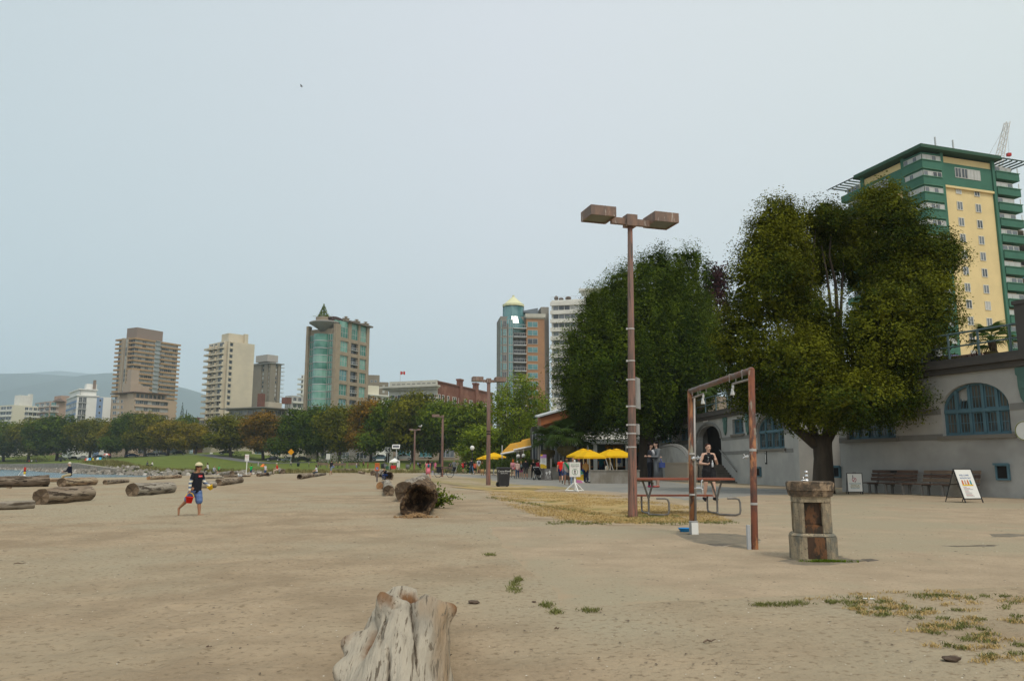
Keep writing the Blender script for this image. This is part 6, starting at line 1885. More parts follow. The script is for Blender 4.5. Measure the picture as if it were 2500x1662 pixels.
mb = MB()
for z in (2.95,3.1):mb.lathe([(.128,-.03),(.130,0),(.128,.03)],12,(0,0,z))
stuff(mb.build('black_band',m_void,o))
f = G(1079,1163);zt = at(1086,1014,f.y).z
lamp_post('grey-brown single-headed lamp post with a bicycle at its foot',f,zt,.14,.10,math.radians(5),(-1,),hw=.75,hh=.26,arm=.72)
f = G(1011,1150.5);zt = at(1014,1050,f.y).z
lamp_post('far thin lamp post with a gull on its right head',f,zt,.16,.12,math.radians(5),(-1,1),hw=.6,hh=.26,arm=.6)
# ------------------------------------------------------------------ picnic table on bent pipe legs, its near bench board missing
m_red = mat('red_brown_boards',(0.26,0.075,0.038),(0.20,0.058,0.032),scale=3,stretch=(.3,1,1),rough=.55,spec=.4)
m_pipe = mat('galvanised_pipe',(0.21,0.20,0.185),(0.16,0.15,0.135),scale=6,rough=.55,metal=.35)
A,Bq = flat(1585,1257),flat(1753,1257)
dv = Bq-A
tb = thing('picnic_table','red-brown picnic table with bent pipe legs and a missing near bench','picnic table',A,math.atan2(dv.y,dv.x))
Lp = dv.length
zt = at(1660,1166,A.y).z
x0,x1 = -(1585-1548)/F*A.y,Lp+(1787-1753)/F*A.y
for k in range(5):
 mb = MB();mb.bb(x0,x1,-.34+.15*k,-.34+.15*k+.14,zt-.045,zt);mb.build('table_board',m_red,tb)
zs = .44
for k in range(2):
 mb = MB();mb.bb(x0+.02,x1-.25,.72+.14*k,.72+.14*k+.13,zs-.04,zs);mb.build('bench_board',m_red,tb)
for x in (0,Lp):
 mb = MB();r = .024
 mb.tube([(x,0.03,-.1),(x,0.03,.40)],r,8);mb.tube([(x,.03,.38),(x-.12,.03,zt-.10),(x-.14,.03,zt-.06)],r,8);mb.tube([(x,.03,.38),(x+.11,.03,zt-.12),(x+.05,.03,zt-.065),(x-.3,.03,zt-.062)],r,8)
 mb.build('leg',m_pipe,tb)
 mb = MB();mb.tube([(x,-.28,zt-.06),(x,.34,zt-.06)],.02,7);mb.build('top_support',m_pipe,tb)
 mb = MB();mb.tube([(x-.02,.03,.06),(x-.05,-.3,.035),(x+.24,-.62,.04),(x+.32,-.66,.07),(x+.34,-.66,.14),(x+.34,-.66,zs-.12),(x+.31,-.66,zs-.05),(x+.25,-.66,zs-.03),(x+.06,-.64,zs-.03)],.024,8);mb.build('bench_support',m_pipe,tb)
 mb = MB();mb.tube([(x,.05,.04),(x-.02,.5,.03),(x-.04,.76,.05),(x-.04,.8,.1),(x-.04,.8,zs-.08),(x-.04,.78,zs-.05)],.024,8);mb.build('bench_support',m_pipe,tb)
 # ------------------------------------------------------------------ rusty shower frame
m_rust = mat('rusty_pipe',(0.19,0.062,0.032),(0.075,0.042,0.032),scale=9,stretch=(1,1,.35),detail=8,rough=.65,spec=.3,c3=(0.24,0.22,0.17),c3scale=5,c3lo=.60,c3hi=.70,c4=(0.34,0.15,0.065),c4scale=8,c4stretch=(1,1,.25),c4lo=.55,c4hi=.66,bump=.3,bscale=40,bdist=.004)
m_rustg = mat('rusty_grey_pipe',(0.15,0.13,0.12),(0.15,0.07,0.045),scale=7,stretch=(1,1,1),detail=8,rough=.5,spec=.5)
m_chrome = mat('chrome',(0.62,0.62,0.62),rough=.18,metal=.9)
m_galv = mat('water_pipe',(0.36,0.34,0.31),(0.29,0.27,0.25),scale=5,rough=.45,metal=.4)
N0,F0 = flat(1843,1341),flat(1690,1304)
zn = at(1833,900,N0.y).z;zf = at(1685,950,F0.y).z
sh = thing('outdoor_shower','rusty pipe shower frame with two white shower heads on the plaza','shower',N0)
nt_ = at(1834,900,N0.y)-N0;ft_ = at(1685,952,F0.y)-N0;fb = F0-N0
rp = .046
mb = MB();mb.tube([(0,0,-.1),(0,0,.0),tuple(nt_+Vector((0,0,-.02)))],[rp*1.04,rp*1.02,rp],14);mb.ell(tuple(nt_+Vector((0,0,-.02))),(rp,rp,rp),14,8)
mb.build('post',m_rust,sh,smooth=True)
mb = MB();mb.tube([tuple(fb+Vector((0,0,-.1))),tuple(ft_+Vector((0,0,-.02)))],[rp,rp],14);mb.ell(tuple(ft_+Vector((0,0,-.02))),(rp,rp,rp),14,8)
mb.build('post',m_rust,sh,smooth=True)
mb = MB();mb.tube([tuple(nt_+Vector((0,0,-.02))),tuple(ft_+Vector((0,0,-.02)))],rp*.96,14);mb.build('crossbar',m_rustg,sh,smooth=True)
for (z,P,dd) in ((1.36,nt_,N0),(.62,nt_,N0)):
 mb = MB();q = P*(z/P.z);mb.lathe([(rp+.004,-.016),(rp+.004,.016)],14,(q.x,q.y,z));mb.build('strap',m_strap,sh)
for z in (1.34,.66):
 q = fb+(ft_-fb)*(z/ft_.z);mb = MB();mb.lathe([(rp+.005,-.014),(rp+.005,.014)],14,(q.x+.012,q.y-.02,z));mb.build('strap',m_strap,sh)
 # supply pipe on the far post
pv = Vector((.055,-.035,0));b_ = fb+pv;t_ = ft_+pv
mb = MB();mb.tube([tuple(b_+Vector((0,0,.15))),tuple(t_+Vector((0,0,-.12)))],.021,10);mb.build('supply_pipe',m_galv,sh,smooth=True)
cross = (nt_-ft_);cd = cross.normalized()
for P,d,f_ in ((ft_+pv*.3,cd,.22),(nt_,-cd,.27)):
 a = P+d*.05+Vector((0,0,-.14));e = P+d*(cross.length*f_)+Vector((0,0,-.13))
 mb = MB();mb.tube([tuple(a),tuple(e),tuple(e+Vector((0,0,-.03)))],.017,8);br = mb.build('branch_pipe',m_galv,sh)
 for q in (.25,1.0):
  w = a+(e-a)*q;mb = MB();mb.tube([tuple(w+Vector((.05,0,.02))),tuple(w+Vector((.05,0,.15))),tuple(w+Vector((-.05,0,.15))),tuple(w+Vector((-.05,0,.02)))],.004,4);mb.build('wire_tie',m_strap,br)
 mb = MB();mb.tube([tuple(e+Vector((0,0,-.02))),tuple(e+Vector((0,0,-.08)))],.017,10);mb.lathe([(.016,0),(.019,-.03),(.034,-.085),(.034,-.10)],14,tuple(e+Vector((-.01,0,-.07))))
 mb.build('shower_head',mat('shower_white',(0.62,0.62,0.60),rough=.25) if P is not nt_ else bpy.data.materials['shower_white'],sh,smooth=True)
 # tap and valve on the supply pipe
zv = at(1692,1119,F0.y).z;q = fb+pv
mb = MB();mb.ell((q.x,q.y-.02,zv),(.035,.035,.04),10,6);mb.tube([(q.x,q.y-.03,zv),(q.x+.09,q.y-.05,zv+.02)],.012,6)
for k in range(4):mb.tube([(q.x+.09,q.y-.05,zv+.01),(q.x+.09+.05*math.cos(k*PI/2+.6),q.y-.05,zv+.01+.05*math.sin(k*PI/2+.6))],.007,5)
mb.build('valve',m_chrome,sh)
zv = at(1700,1191,F0.y).z
mb = MB();mb.tube([(q.x,q.y,zv),(q.x+.10,q.y-.03,zv),(q.x+.13,q.y-.03,zv-.02),(q.x+.13,q.y-.03,zv-.09)],.017,8);mb.tube([(q.x+.11,q.y-.03,zv+.01),(q.x+.12,q.y-.03,zv+.11),(q.x+.14,q.y-.03,zv+.14)],.014,8)
mb.build('tap',m_chrome,sh)
zv = at(1826,1114,N0.y).z
mb = MB()
for k in range(4):mb.tube([(-.075,-.01,zv),(-.075+.045*math.cos(k*PI/2+.5),-.01,zv+.045*math.sin(k*PI/2+.5))],.006,5)
mb.tube([(-.03,0,zv),(-.08,-.01,zv)],.01,5);mb.build('valve',m_chrome,sh)
mb = MB();mb.lathe([(.075,0),(.075,.22),(.07,.225)],16,(fb.x+.02,fb.y-.03,0));mb.build('post_collar',m_plate,sh)
mb = MB();mb.bb(fb.x-.03,fb.x+.08,fb.y-.115,fb.y-.107,.01,.2);mb.build('collar_label',m_bright,sh)
mb = MB();mb.bb(-.095,-.055,-.02,.05,0,.33);mb.build('post_plate',mat('grey_white_plate',(.42,.44,.46),rough=.5),sh)
# blue dish left beside the far post
p = flat(1673,1298);mb = MB();mb.lathe([(.075,0),(.085,.008),(.125,.065),(.13,.068),(.12,.062),(.075,.012),(.01,.01)],20)
tag(mb.build('blue_bowl',mat('blue_plastic',(0.015,0.22,0.55),rough=.3),None,True,p),'bright blue plastic bowl on the ground by the far shower post','bowl')
# ------------------------------------------------------------------ stone drinking fountain
m_fst = mat('fountain_stone',(0.37,0.305,0.205),(0.22,0.18,0.125),scale=9,stretch=(1,1,.5),detail=12,rough=.95,bump=.8,bscale=60,bdist=.012,c3=(0.16,0.155,0.125),c3scale=4,c3lo=.5,c3hi=.66,c4=(0.09,0.075,0.055),c4scale=55,c4stretch=(1,1,1),c4lo=.66,c4hi=.72)
m_fstd = mat('fountain_slab_stone',(0.17,0.12,0.08),(0.075,0.06,0.045),scale=7,detail=12,rough=.95,bump=.8,bscale=60,bdist=.012,c3=(0.34,0.25,0.165),c3scale=6,c3lo=.52,c3hi=.68)
m_stain = mat('algae_stain',(0.06,0.03,0.014),(0.028,0.02,0.011),scale=7,stretch=(1,1,.4),detail=12,rough=.55,spec=.4,bump=.7,bscale=35,bdist=.012,c3=(0.14,0.062,0.024),c3scale=9,c3lo=.55,c3hi=.66)
ff = flat(1992,1371);cpos = Vector((ff.x+.08,ff.y+.28,0))
fo = thing('drinking_fountain','square old stone drinking fountain stained brown down its front','fountain',cpos,math.radians(-14))
def oct_(w,c):return [(-w+c,-w),(w-c,-w),(w,-w+c),(w,w-c),(w-c,w),(-w+c,w),(-w,w-c),(-w,-w+c)]
hz1 = (1370-1312)/F*ff.y;hz2 = (1370-1219)/F*ff.y;hz3 = (1370-1209)/F*ff.y;hz4 = (1370-1184)/F*ff.y
wb,wm,ws = .268,.222,.272
def worn(mb,amt,seed,cuts=0):
 bm = bmesh.new();me = bpy.data.meshes.new('t');me.from_pydata(mb.v,[],mb.f);bm.from_mesh(me)
 bmesh.ops.remove_doubles(bm,verts=bm.verts,dist=1e-4)
 bmesh.ops.bevel(bm,geom=bm.edges[:],offset=amt*1.6,segments=2,affect='EDGES',clamp_overlap=True)
 bmesh.ops.subdivide_edges(bm,edges=[e for e in bm.edges if e.calc_length()>.06],cuts=4,use_grid_fill=True)
 for v in bm.verts:v.co +=Vector(mnoise.noise_vector(v.co*14+Vector((seed,0,0))))*amt*.5
 mb2 = MB();bm.verts.index_update();mb2.v = [tuple(v.co) for v in bm.verts];mb2.f = [tuple(v.index for v in f.verts) for f in bm.faces];mb2.mi = [0]*len(mb2.f);bm.free();bpy.data.meshes.remove(me)
 return mb2
mb = MB();mb.prism(oct_(wb,.10),-.05,hz1);worn(mb,.008,1).build('base',m_fst,fo)
mb = MB();mb.prism(oct_(wb-.004,.10),hz1+.001,hz1+.03,poly1=oct_(wm+.01,.09));mb.build('base_slope',m_fst,fo)
mb = MB();mb.prism(oct_(.135,.03),hz1,hz2);mb.build('core',m_fst,fo)
cc = .12
for sx,sy in ((-1,-1),(1,-1),(1,1),(-1,1)):
 pts = [(sx*(wm-cc),sy*wm),(sx*(wm-.075),sy*wm),(sx*wm,sy*(wm-.075)),(sx*wm,sy*(wm-cc)),(sx*(wm-cc),sy*(wm-cc))]
 if sx*sy<0:pts = pts[::-1]
 mb = MB();mb.prism(pts,hz1+.031,hz2-.07);worn(mb,.006,sx+2*sy).build('corner_pillar',m_fst,fo)
mb = MB();mb.prism(oct_(wm,.075),hz2-.069,hz2);mb.build('lintel',m_fst,fo)
mb = MB();mb.bb(-(wm-cc)+.004,(wm-cc)-.004,-.144,-.136,hz1+.14,hz2-.075);mb.build('stained_niche',m_stain,fo)
mb = MB();mb.add([(-.098,-.216,hz1+.031),(.098,-.216,hz1+.031),(.098,-.216,hz1+.11),(-.098,-.216,hz1+.11),(-.098,-.138,hz1+.14),(.098,-.138,hz1+.14)],[(0,1,2,3),(3,2,5,4)]);mb.build('niche_step',m_stain,fo)
mb = MB();mb.bb(-.09,.125,-wb-.003,-wb+.004,.03,hz1-.01);mb.build('stained_base_panel',m_stain,fo)
mb = MB();mb.bb(-.1,.11,-.245,-.158,hz1+.032,hz1+.036);
mb = MB();mb.prism(oct_(wm+.02,.09),hz2+.001,hz3+.012,poly1=oct_(ws-.01,.11));mb.build('slab_slope',m_fstd,fo)
mb = MB();mb.prism(oct_(ws,.11),hz3+.013,hz4);worn(mb,.007,9).build('slab',m_fstd,fo)
mb = MB();mb.lathe([(.03,0),(.03,.012),(.018,.02),(.018,.05),(.022,.055),(.022,.075),(.017,.08),(.017,.10),(.023,.105),(.023,.125),(.01,.135)],14,(-.03,-.02,hz4));mb.tube([(-.03,-.02,hz4+.015),(-.075,-.03,hz4+.012),(-.10,-.03,hz4+.005)],.012,6);mb.tube([(-.07,-.02,hz4),(-.07,-.02,hz4+.06)],.005,5)
mb.build('bubbler',m_chrome,fo,smooth=True)
m_moss = leaf_mat('wet_grass',(0.06,0.11,0.008),(0.16,0.24,0.02),.2)
rng = np.random.default_rng(6)
blades('moss_grass',[(cpos.x+rng.normal(.03,.12),cpos.y-.335-abs(rng.normal(0,.022)),0) for _ in range(260)],.035,.004,m_moss,12,per=5,spread=.012)
# ------------------------------------------------------------------ benches along the wall
m_slat = mat('bench_slat',(0.135,0.078,0.052),(0.07,0.045,0.034),scale=14,stretch=(.12,1,1),rough=.7)
m_slatl = mat('worn_bench_slat',(0.21,0.15,0.10),(0.15,0.105,0.075),scale=4,stretch=(.3,1,1),rough=.75)
m_conleg = mat('bench_leg_concrete',(0.19,0.18,0.165),rough=.9)
def bench(label,px0,px1,py,plaque=False):
 u0,_ = WA.uz(px0,py,.75);u1,_ = WA.uz(px1,py,.75);L = u1-u0
 P = WA.M@Vector((u0,-.62,0))
 o = thing('park_bench',label,'bench',P,WA.rz,'wooden benches along the bathhouse wall')
 for k in range(3):
  mb = MB();z = .52+.155*k;y = .22+.055*k
  mb.bb(0,L,y,y+.035,z,z+.125);mb.build('back_slat',m_slatl if k in (0,2) and not plaque else m_slat,o)
 for k in range(4):
  mb = MB();mb.bb(0,L,-.30+.13*k,-.30+.13*k+.115,.415,.45);mb.build('seat_slat',m_slat,o)
 for x in (.28,L*.5,L-.28):
  mb = MB();mb.bb(x-.04,x+.04,-.24,-.17,0,.41);mb.bb(x-.04,x+.04,.12,.19,0,.41);mb.bb(x-.04,x+.04,-.3,.22,.37,.413)
  mb.add([(x-.035,.19,.3),(x+.035,.19,.3),(x+.035,.26,.3),(x-.035,.26,.3),(x-.035,.375,.95),(x+.035,.375,.95),(x+.035,.41,.95),(x-.035,.41,.95)],[(0,3,2,1),(4,5,6,7),(0,1,5,4),(1,2,6,5),(2,3,7,6),(3,0,4,7)])
  mb.build('bench_leg',m_conleg,o)
 if plaque:
  mb = MB();mb.bb(L*.42,L*.56,.318,.329,.86,.925);mb.build('plaque',m_void,o)
bench('dark wooden wall bench with a small plaque, left of the two',2112,2222,1180,True)
bench('dark wooden wall bench partly behind the leaning white sign board',2238,2376,1184)
# ------------------------------------------------------------------ printed boards
m_print = mat('board_white',(0.70,0.70,0.66),rough=.6)
m_frame = mat('black_frame',(0.02,0.02,0.02),rough=.5)
inks = {k:mat('ink_'+k,v,rough=.6) for k,v in dict(red=(.38,.03,.06),blue=(.03,.10,.32),teal=(.03,.22,.25),olive=(.27,.24,.04),grey=(.2,.2,.2),black=(.02,.02,.02),green=(.02,.20,.07),yellow=(.65,.42,.02),orange=(.55,.14,.03),lilac=(.42,.20,.46),skin=(.5,.3,.2),white=(.7,.7,.68),pink=(.6,.2,.4)).items()}
def ink(mb,x0,x1,z0,z1,y=-.004):mb.bb(x0,x1,y-.001,y,z0,z1)
def panel(o,w,h,M=None,m=None,name='board',t=.02,frame=None,fw=.025):
 mb = MB();mb.bb(-w/2,w/2,0,t,0,h);p = mb.build(name,m or m_print,o)
 if M is not None:p.matrix_local = M
 if frame:
  mb = MB();mb.bb(-w/2-fw,-w/2,-.008,t,-fw,h+fw);mb.bb(w/2,w/2+fw,-.008,t,-fw,h+fw);mb.bb(-w/2,w/2,-.008,t,h,h+fw);mb.bb(-w/2,w/2,-.008,t,-fw,0)
  mb.build('board_frame',frame,p)
 return p
def letters(p,s,size,x,z,m,align='CENTER'):return link('lettering',text_mesh(s,size,m,align),p,(x,-.005,z))
def ring(mb,c,r,w,n=28,y=-.005):
 v = [];
 for k in range(n):
  a = 2*PI*k/n
  v +=[(c[0]+r*math.cos(a),y,c[1]+r*math.sin(a)),(c[0]+(r-w)*math.cos(a),y,c[1]+(r-w)*math.sin(a))]
 mb.add(v,[(2*k,(2*k+2)%(2*n),(2*k+3)%(2*n),2*k+1) for k in range(n)])
def wall_board_at(px0,px1,py0,py1,D):
 a = flat(px0,py1) if D is None else at(px0,py1,D)
 return a
 # upright framed board left of the benches
p0 = flat(2089,1206);w = (2104-2071)/F*p0.y;h = (1200-1158)/F*p0.y
o = thing('sign_board','white framed floor sign with a no-smoking ring, left of the benches','sign board',p0,math.radians(-8))
p = panel(o,w,h,Matrix.Translation((0,0,.11)),frame=m_frame)
mb = MB();ring(mb,(-.02,h*.66),.085,.018);mb.add([(-.075,-.006,h*.66-.045),(-.055,-.006,h*.66-.06),(.035,-.006,h*.66+.05),(.02,-.006,h*.66+.065)],[(0,1,2,3)]);mb.build('print_ring',inks['red'],p)
mb = MB();ink(mb,-.085,-.05,h*.74,h*.92);ink(mb,.01,.03,h*.50,h*.58);mb.build('print_cigarette',inks['grey'],p)
letters(p,'VANCOUVER',.075,0,h*.44,inks['teal']);letters(p,'PARKS &',.085,0,h*.35,inks['olive']);letters(p,'BEACHES',.085,0,h*.26,inks['olive']);letters(p,'SMOKE FREE',.06,0,h*.18,inks['teal'])
for s in (-1,1):
 mb = MB();mb.bb(s*w/2-.02,s*w/2+.02,-.005,.03,0,.085);mb.build('foot',m_frame,o)
 mb = MB();mb.tube([(s*w/2,.03,.8),(s*w/2,.30,0)],.012,5);mb.build('back_leg',m_frame,o)
mb = MB();mb.tube([(-.06,.01,h+.135),(-.05,.01,h+.16),(.05,.01,h+.16),(.06,.01,h+.135)],.008,5);mb.build('handle',m_frame,o)
# A-frame board right of the benches
pf = flat(2376,1227);w = .62;h = 1.0
o = thing('a_frame_sign','white A-frame sign board standing in front of the right bench','sign board',pf,math.radians(14))
tilt = math.radians(-20)
M = Matrix.Translation((0,0,.14))@Matrix.Rotation(tilt,4,'X')
p = panel(o,w,h*.93,M,frame=m_frame,fw=.03)
letters(p,'WELCOME',.075,-.02,h*.74,inks['blue']);letters(p,'ENGLISH BAY',.068,0,h*.65,inks['blue'])
mb = MB();ink(mb,-.2,.2,h*.40,h*.44);mb.build('print_bar',inks['yellow'],p)
for i,c_ in enumerate(('orange','skin','orange','teal')):
 mb = MB();x = -.16+.10*i;ink(mb,x-.03,x+.03,h*.445,h*.53);mb.lathe([(.028,-.001),(.028,.001)],10,M=Matrix.Translation((x,-.005,h*.56))@Matrix.Rotation(PI/2,4,'X'));stuff(mb.build('print_figure',inks[c_],p))
for i in range(9):
 mb = MB();z = h*(.35-.036*i);ink(mb,-.2,-.2+random.uniform(.12,.34),z,z+.010);stuff(mb.build('print_line',inks['red' if i%3==1 else 'grey'],p))
for s in (-1,1):
 mb = MB();q = Matrix.Rotation(tilt,3,'X')@Vector((s*(w/2+.015),0,-.16));mb.tube([(s*(w/2+.015),q.y-.0,q.z+.14),(s*(w/2+.015),0,.14)],.018,5);mb.build('front_leg',m_frame,o)
 top = M@Vector((s*(w/2+.01),.02,h*.93));mb = MB();mb.tube([tuple(top),(top.x,top.y+.42,0)],.015,5);mb.build('back_leg',m_frame,o)
top = M@Vector((0,.02,h*.93))
mb = MB();mb.add([(-w/2,top.y+.02,top.z-.05),(w/2,top.y+.02,top.z-.05),(w/2,top.y+.36,.16),(-w/2,top.y+.36,.16)],[(0,1,2,3)]);mb.build('back_board',m_plate,o)
for z in (.14,.55):
 t = 1-z/top.z;mb = MB();mb.tube([(-w/2,top.y+.42*t,z),(w/2,top.y+.42*t,z)],.012,5);mb.build('cross_bar',m_frame,o)
 # white pedestrian sign on a wooden cross foot
pf = flat(1404,1199);s_ = pf.y/F
o = thing('pedestrian_sign','white pedestrian-only sign on a white wooden post at the promenade edge','sign',pf,math.radians(4))
w,h = 25*s_,33.5*s_;zb_ = (1199-1164)*s_
p = panel(o,w,h,Matrix.Translation((0,-.03,zb_)),frame=mat('pale_grey_frame',(.5,.5,.47)),fw=.015)
letters(p,'EXCLUSIVE',w*.155,0,h*.85,inks['green']);letters(p,'PEDESTRIAN',w*.145,0,h*.74,inks['black']);letters(p,'WALK ONLY',w*.10,0,h*.64,inks['grey'])
mb = MB();ring(mb,(0,h*.33),w*.29,w*.035);mb.build('print_ring',inks['green'],p)
mb = MB();k = w*.29
mb.lathe([(k*.14,-.001),(k*.14,.001)],10,M=Matrix.Translation((0,-.006,h*.33+k*.66))@Matrix.Rotation(PI/2,4,'X'))
def limb2(a,b,r):
 a,b = Vector((a[0]*k,-.006,h*.33+a[1]*k)),Vector((b[0]*k,-.006,h*.33+b[1]*k));mb.tube([a,b],r*k,4)
limb2((0,.5),(0,0),.13);limb2((0,.05),(-.22,-.75),.08);limb2((0,.05),(.18,-.72),.08);limb2((0,.42),(-.3,.05),.06);limb2((0,.42),(.32,.12),.06)
mb.build('print_walker',inks['black'],p)
mb = MB();mb.bb(-.04,.04,0,.05,.0,zb_+h+.04);mb.build('post',m_bright,o);mb = MB();mb.ell((0,.02,zb_+h+.07),(.045,.045,.045),8,5);mb.build('finial',m_bright,o)
for a in (math.radians(20),math.radians(160),math.radians(-80)):
 d = Vector((math.cos(a),math.sin(a),0));mb = MB();mb.tube([tuple(d*.42+Vector((0,.02,.03))),tuple(d*.03+Vector((0,.02,.38)))],.032,4);mb.build('brace',m_bright,o)
 mb = MB();mb.tube([tuple(d*.44+Vector((0,.02,.025))),tuple(d*.05+Vector((0,.02,.03)))],.03,4);mb.build('foot',m_bright,o)
 # ------------------------------------------------------------------ black wheeled bin
m_bin = mat('black_plastic',(0.022,0.022,0.025),(0.03,0.03,0.033),scale=3,rough=.5)
pf = flat(1229,1187.5);s_ = pf.y/F
o = thing('wheelie_bin','black wheeled bin with white lettering beside the lamp post','bin',pf,math.radians(8))
H_ = 46*s_;wt,wb_ = 16*s_,12.2*s_
mb = MB();mb.prism([(-wb_,-wb_*.9),(wb_,-wb_*.9),(wb_,wb_),(-wb_,wb_)],.04,H_*.93,poly1=[(-wt*.93,-wt*.9),(wt*.93,-wt*.9),(wt*.93,wt),(-wt*.93,wt)]);mb.build('body',m_bin,o)
mb = MB();mb.bb(-wt,wt,-wt,wt*1.1,H_*.90,H_*.96);mb.prism([(-wt*1.02,-wt*1.02),(wt*1.02,-wt*1.02),(wt*1.02,wt*1.12),(-wt*1.02,wt*1.12)],H_*.962,H_*1.0,poly1=[(-wt*.9,-wt*.85),(wt*.9,-wt*.85),(wt*.9,wt),(-wt*.9,wt)]);mb.build('lid',m_bin,o)
for sx in (-1,):
 mb = MB();mb.lathe([(.13,-.05),(.14,-.03),(.14,.03),(.13,.05)],18,M=Matrix.Translation((-wb_-.01,-wb_*.2,.14))@Matrix.Rotation(PI/2,4,'X')@Matrix.Rotation(.5,4,'Y'));mb.build('wheel',m_frame,o)
mb = MB();mb.lathe([(.13,-.05),(.14,0),(.13,.05)],18,M=Matrix.Translation((wb_*.8,wb_*.8,.14))@Matrix.Rotation(PI/2,4,'Y'));mb.build('wheel',m_frame,o)
t = link('lettering',text_mesh('Cactus Blend',.125,inks['white']),o,(0,-wt*.9-.012,H_*.80));t = link('lettering',text_mesh('RECYCLING',.07,inks['white']),o,(0,-wt*.88-.012,H_*.69))
# ------------------------------------------------------------------ people
def c_(h):return lin(h)[:3]
_MC = {}
def cloth(hexc,rough=.85):
 k = 'cloth_'+hexc
 if k not in _MC:_MC[k]=mat(k,lin(hexc),rough=rough,spec=.15)
 return _MC[k]
SKIN = mat('skin',(0.42,0.235,0.155),rough=.6,spec=.25)
SKINP = mat('skin_pale',(0.52,0.33,0.25),rough=.6,spec=.25)
SKINB = mat('skin_brown',(0.20,0.10,0.06),rough=.6,spec=.25)
def capsule(bm,a,b,ra,rb,n=10):
 a,b = Vector(a),Vector(b);d = b-a;L = d.length
 q = d.normalized() if L>1e-6 else Vector((0,0,1))
 M = Matrix.Translation(a)@q.to_track_quat('Z','Y').to_matrix().to_4x4()
 prof = [(-ra,0.0)]+[(-ra*math.cos(t),ra*math.sin(t)) for t in (PI*.17,PI*.33,PI*.5)]+[(L+rb*math.sin(t),rb*math.cos(t)) for t in (0,PI*.17,PI*.33)]+[(L+rb,0)]
 rings = []
 for z,r in prof:
  if r==0:rings.append([bm.verts.new(M@Vector((0,0,z)))])
  else:rings.append([bm.verts.new(M@Vector((r*math.cos(2*PI*k/n),r*math.sin(2*PI*k/n),z))) for k in range(n)])
 for r0,r1 in zip(rings[:-1],rings[1:]):
  for k in range(n):
   if len(r0)==1:bm.faces.new((r0[0],r1[(k+1)%n],r1[k]))
   elif len(r1)==1:bm.faces.new((r0[k],r0[(k+1)%n],r1[0]))
   else:bm.faces.new((r0[k],r0[(k+1)%n],r1[(k+1)%n],r1[k]))
def ellip(bm,c,r,R=None):
 M = Matrix.Translation(c)
 if R is not None:M = M@R
 bmesh.ops.create_uvsphere(bm,u_segments=14,v_segments=9,radius=1,matrix=M@Matrix.Diagonal((r[0],r[1],r[2],1)))
def fuse(build,voxel,smooth=4,name='body'):
 """weld overlapping rounded volumes into one continuous skin"""
 bm = bmesh.new();build(bm)
 me = bpy.data.meshes.new(name);bm.to_mesh(me);bm.free()
 ob = bpy.data.objects.new(name,me);COL.objects.link(ob)
 m = ob.modifiers.new('r','REMESH');m.mode = 'VOXEL';m.voxel_size = voxel;m.adaptivity = 0
 s = ob.modifiers.new('s','SMOOTH');s.factor = .5;s.iterations = smooth
 dg = bpy.context.evaluated_depsgraph_get()
 out = bpy.data.meshes.new_from_object(ob.evaluated_get(dg))
 bpy.data.objects.remove(ob);bpy.data.meshes.remove(me)
 out.name = name
 out.polygons.foreach_set('use_smooth',[True]*len(out.polygons))
 return out
def skeleton(pose):
 """joints for a figure one unit tall facing -y; angles in degrees, + swings forward"""
 g = lambda k,d=0:math.radians(pose.get(k,d))
 hip_z = pose.get('hip_z',.525)
 lean = g('lean')
 J = {'pelvis':Vector((0,0,hip_z))}
 up = Vector((0,-math.sin(lean),math.cos(lean)))
 J['chest']=J['pelvis']+up*.20;J['neck']=J['pelvis']+up*.305
 hl = lean+g('head')
 J['head']=J['neck']+Vector((0,-math.sin(hl)-.10,math.cos(hl))).normalized()*.105
 sw = pose.get('shoulder',.105)
 for s,n in ((1,'L'),(-1,'R')):
  h = Vector((s*.05,0,hip_z));a = g('hip'+n);k = g('knee'+n);ab = g('habd'+n,2)
  d = Vector((s*math.sin(ab),-math.sin(a)*math.cos(ab),-math.cos(a)*math.cos(ab)))
  kn = h+d*.245
  b = a-k
  d2 = Vector((s*math.sin(ab)*.5,-math.sin(b),-math.cos(b))).normalized()
  an = kn+d2*.235
  J['hip'+n],J['knee'+n],J['ank'+n]=h,kn,an
  ft = b+g('foot'+n)
  J['toe'+n]=an+Vector((s*.015,-math.cos(ft),-math.sin(ft)*0+math.sin(ft))).normalized()*.10+Vector((0,0,-.028))
  sh = J['pelvis']+up*.285+Vector((s*sw,0,0));a = g('arm'+n);ab = g('abd'+n,10);e = g('elb'+n,12);tw = g('tw'+n,0)
  d = Vector((s*math.sin(ab),-math.sin(a)*math.cos(ab),-math.cos(a)*math.cos(ab)))
  el = sh+d*.165
  b = a+e
  d2 = Vector((s*math.sin(ab)*.6-s*math.sin(tw),-math.sin(b)*math.cos(tw),-math.cos(b))).normalized()
  wr = el+d2*.145
  J['sh'+n],J['el'+n],J['wr'+n]=sh,el,wr
  J['hand'+n]=wr+d2*.05;J['hd'+n]=d2
 return J
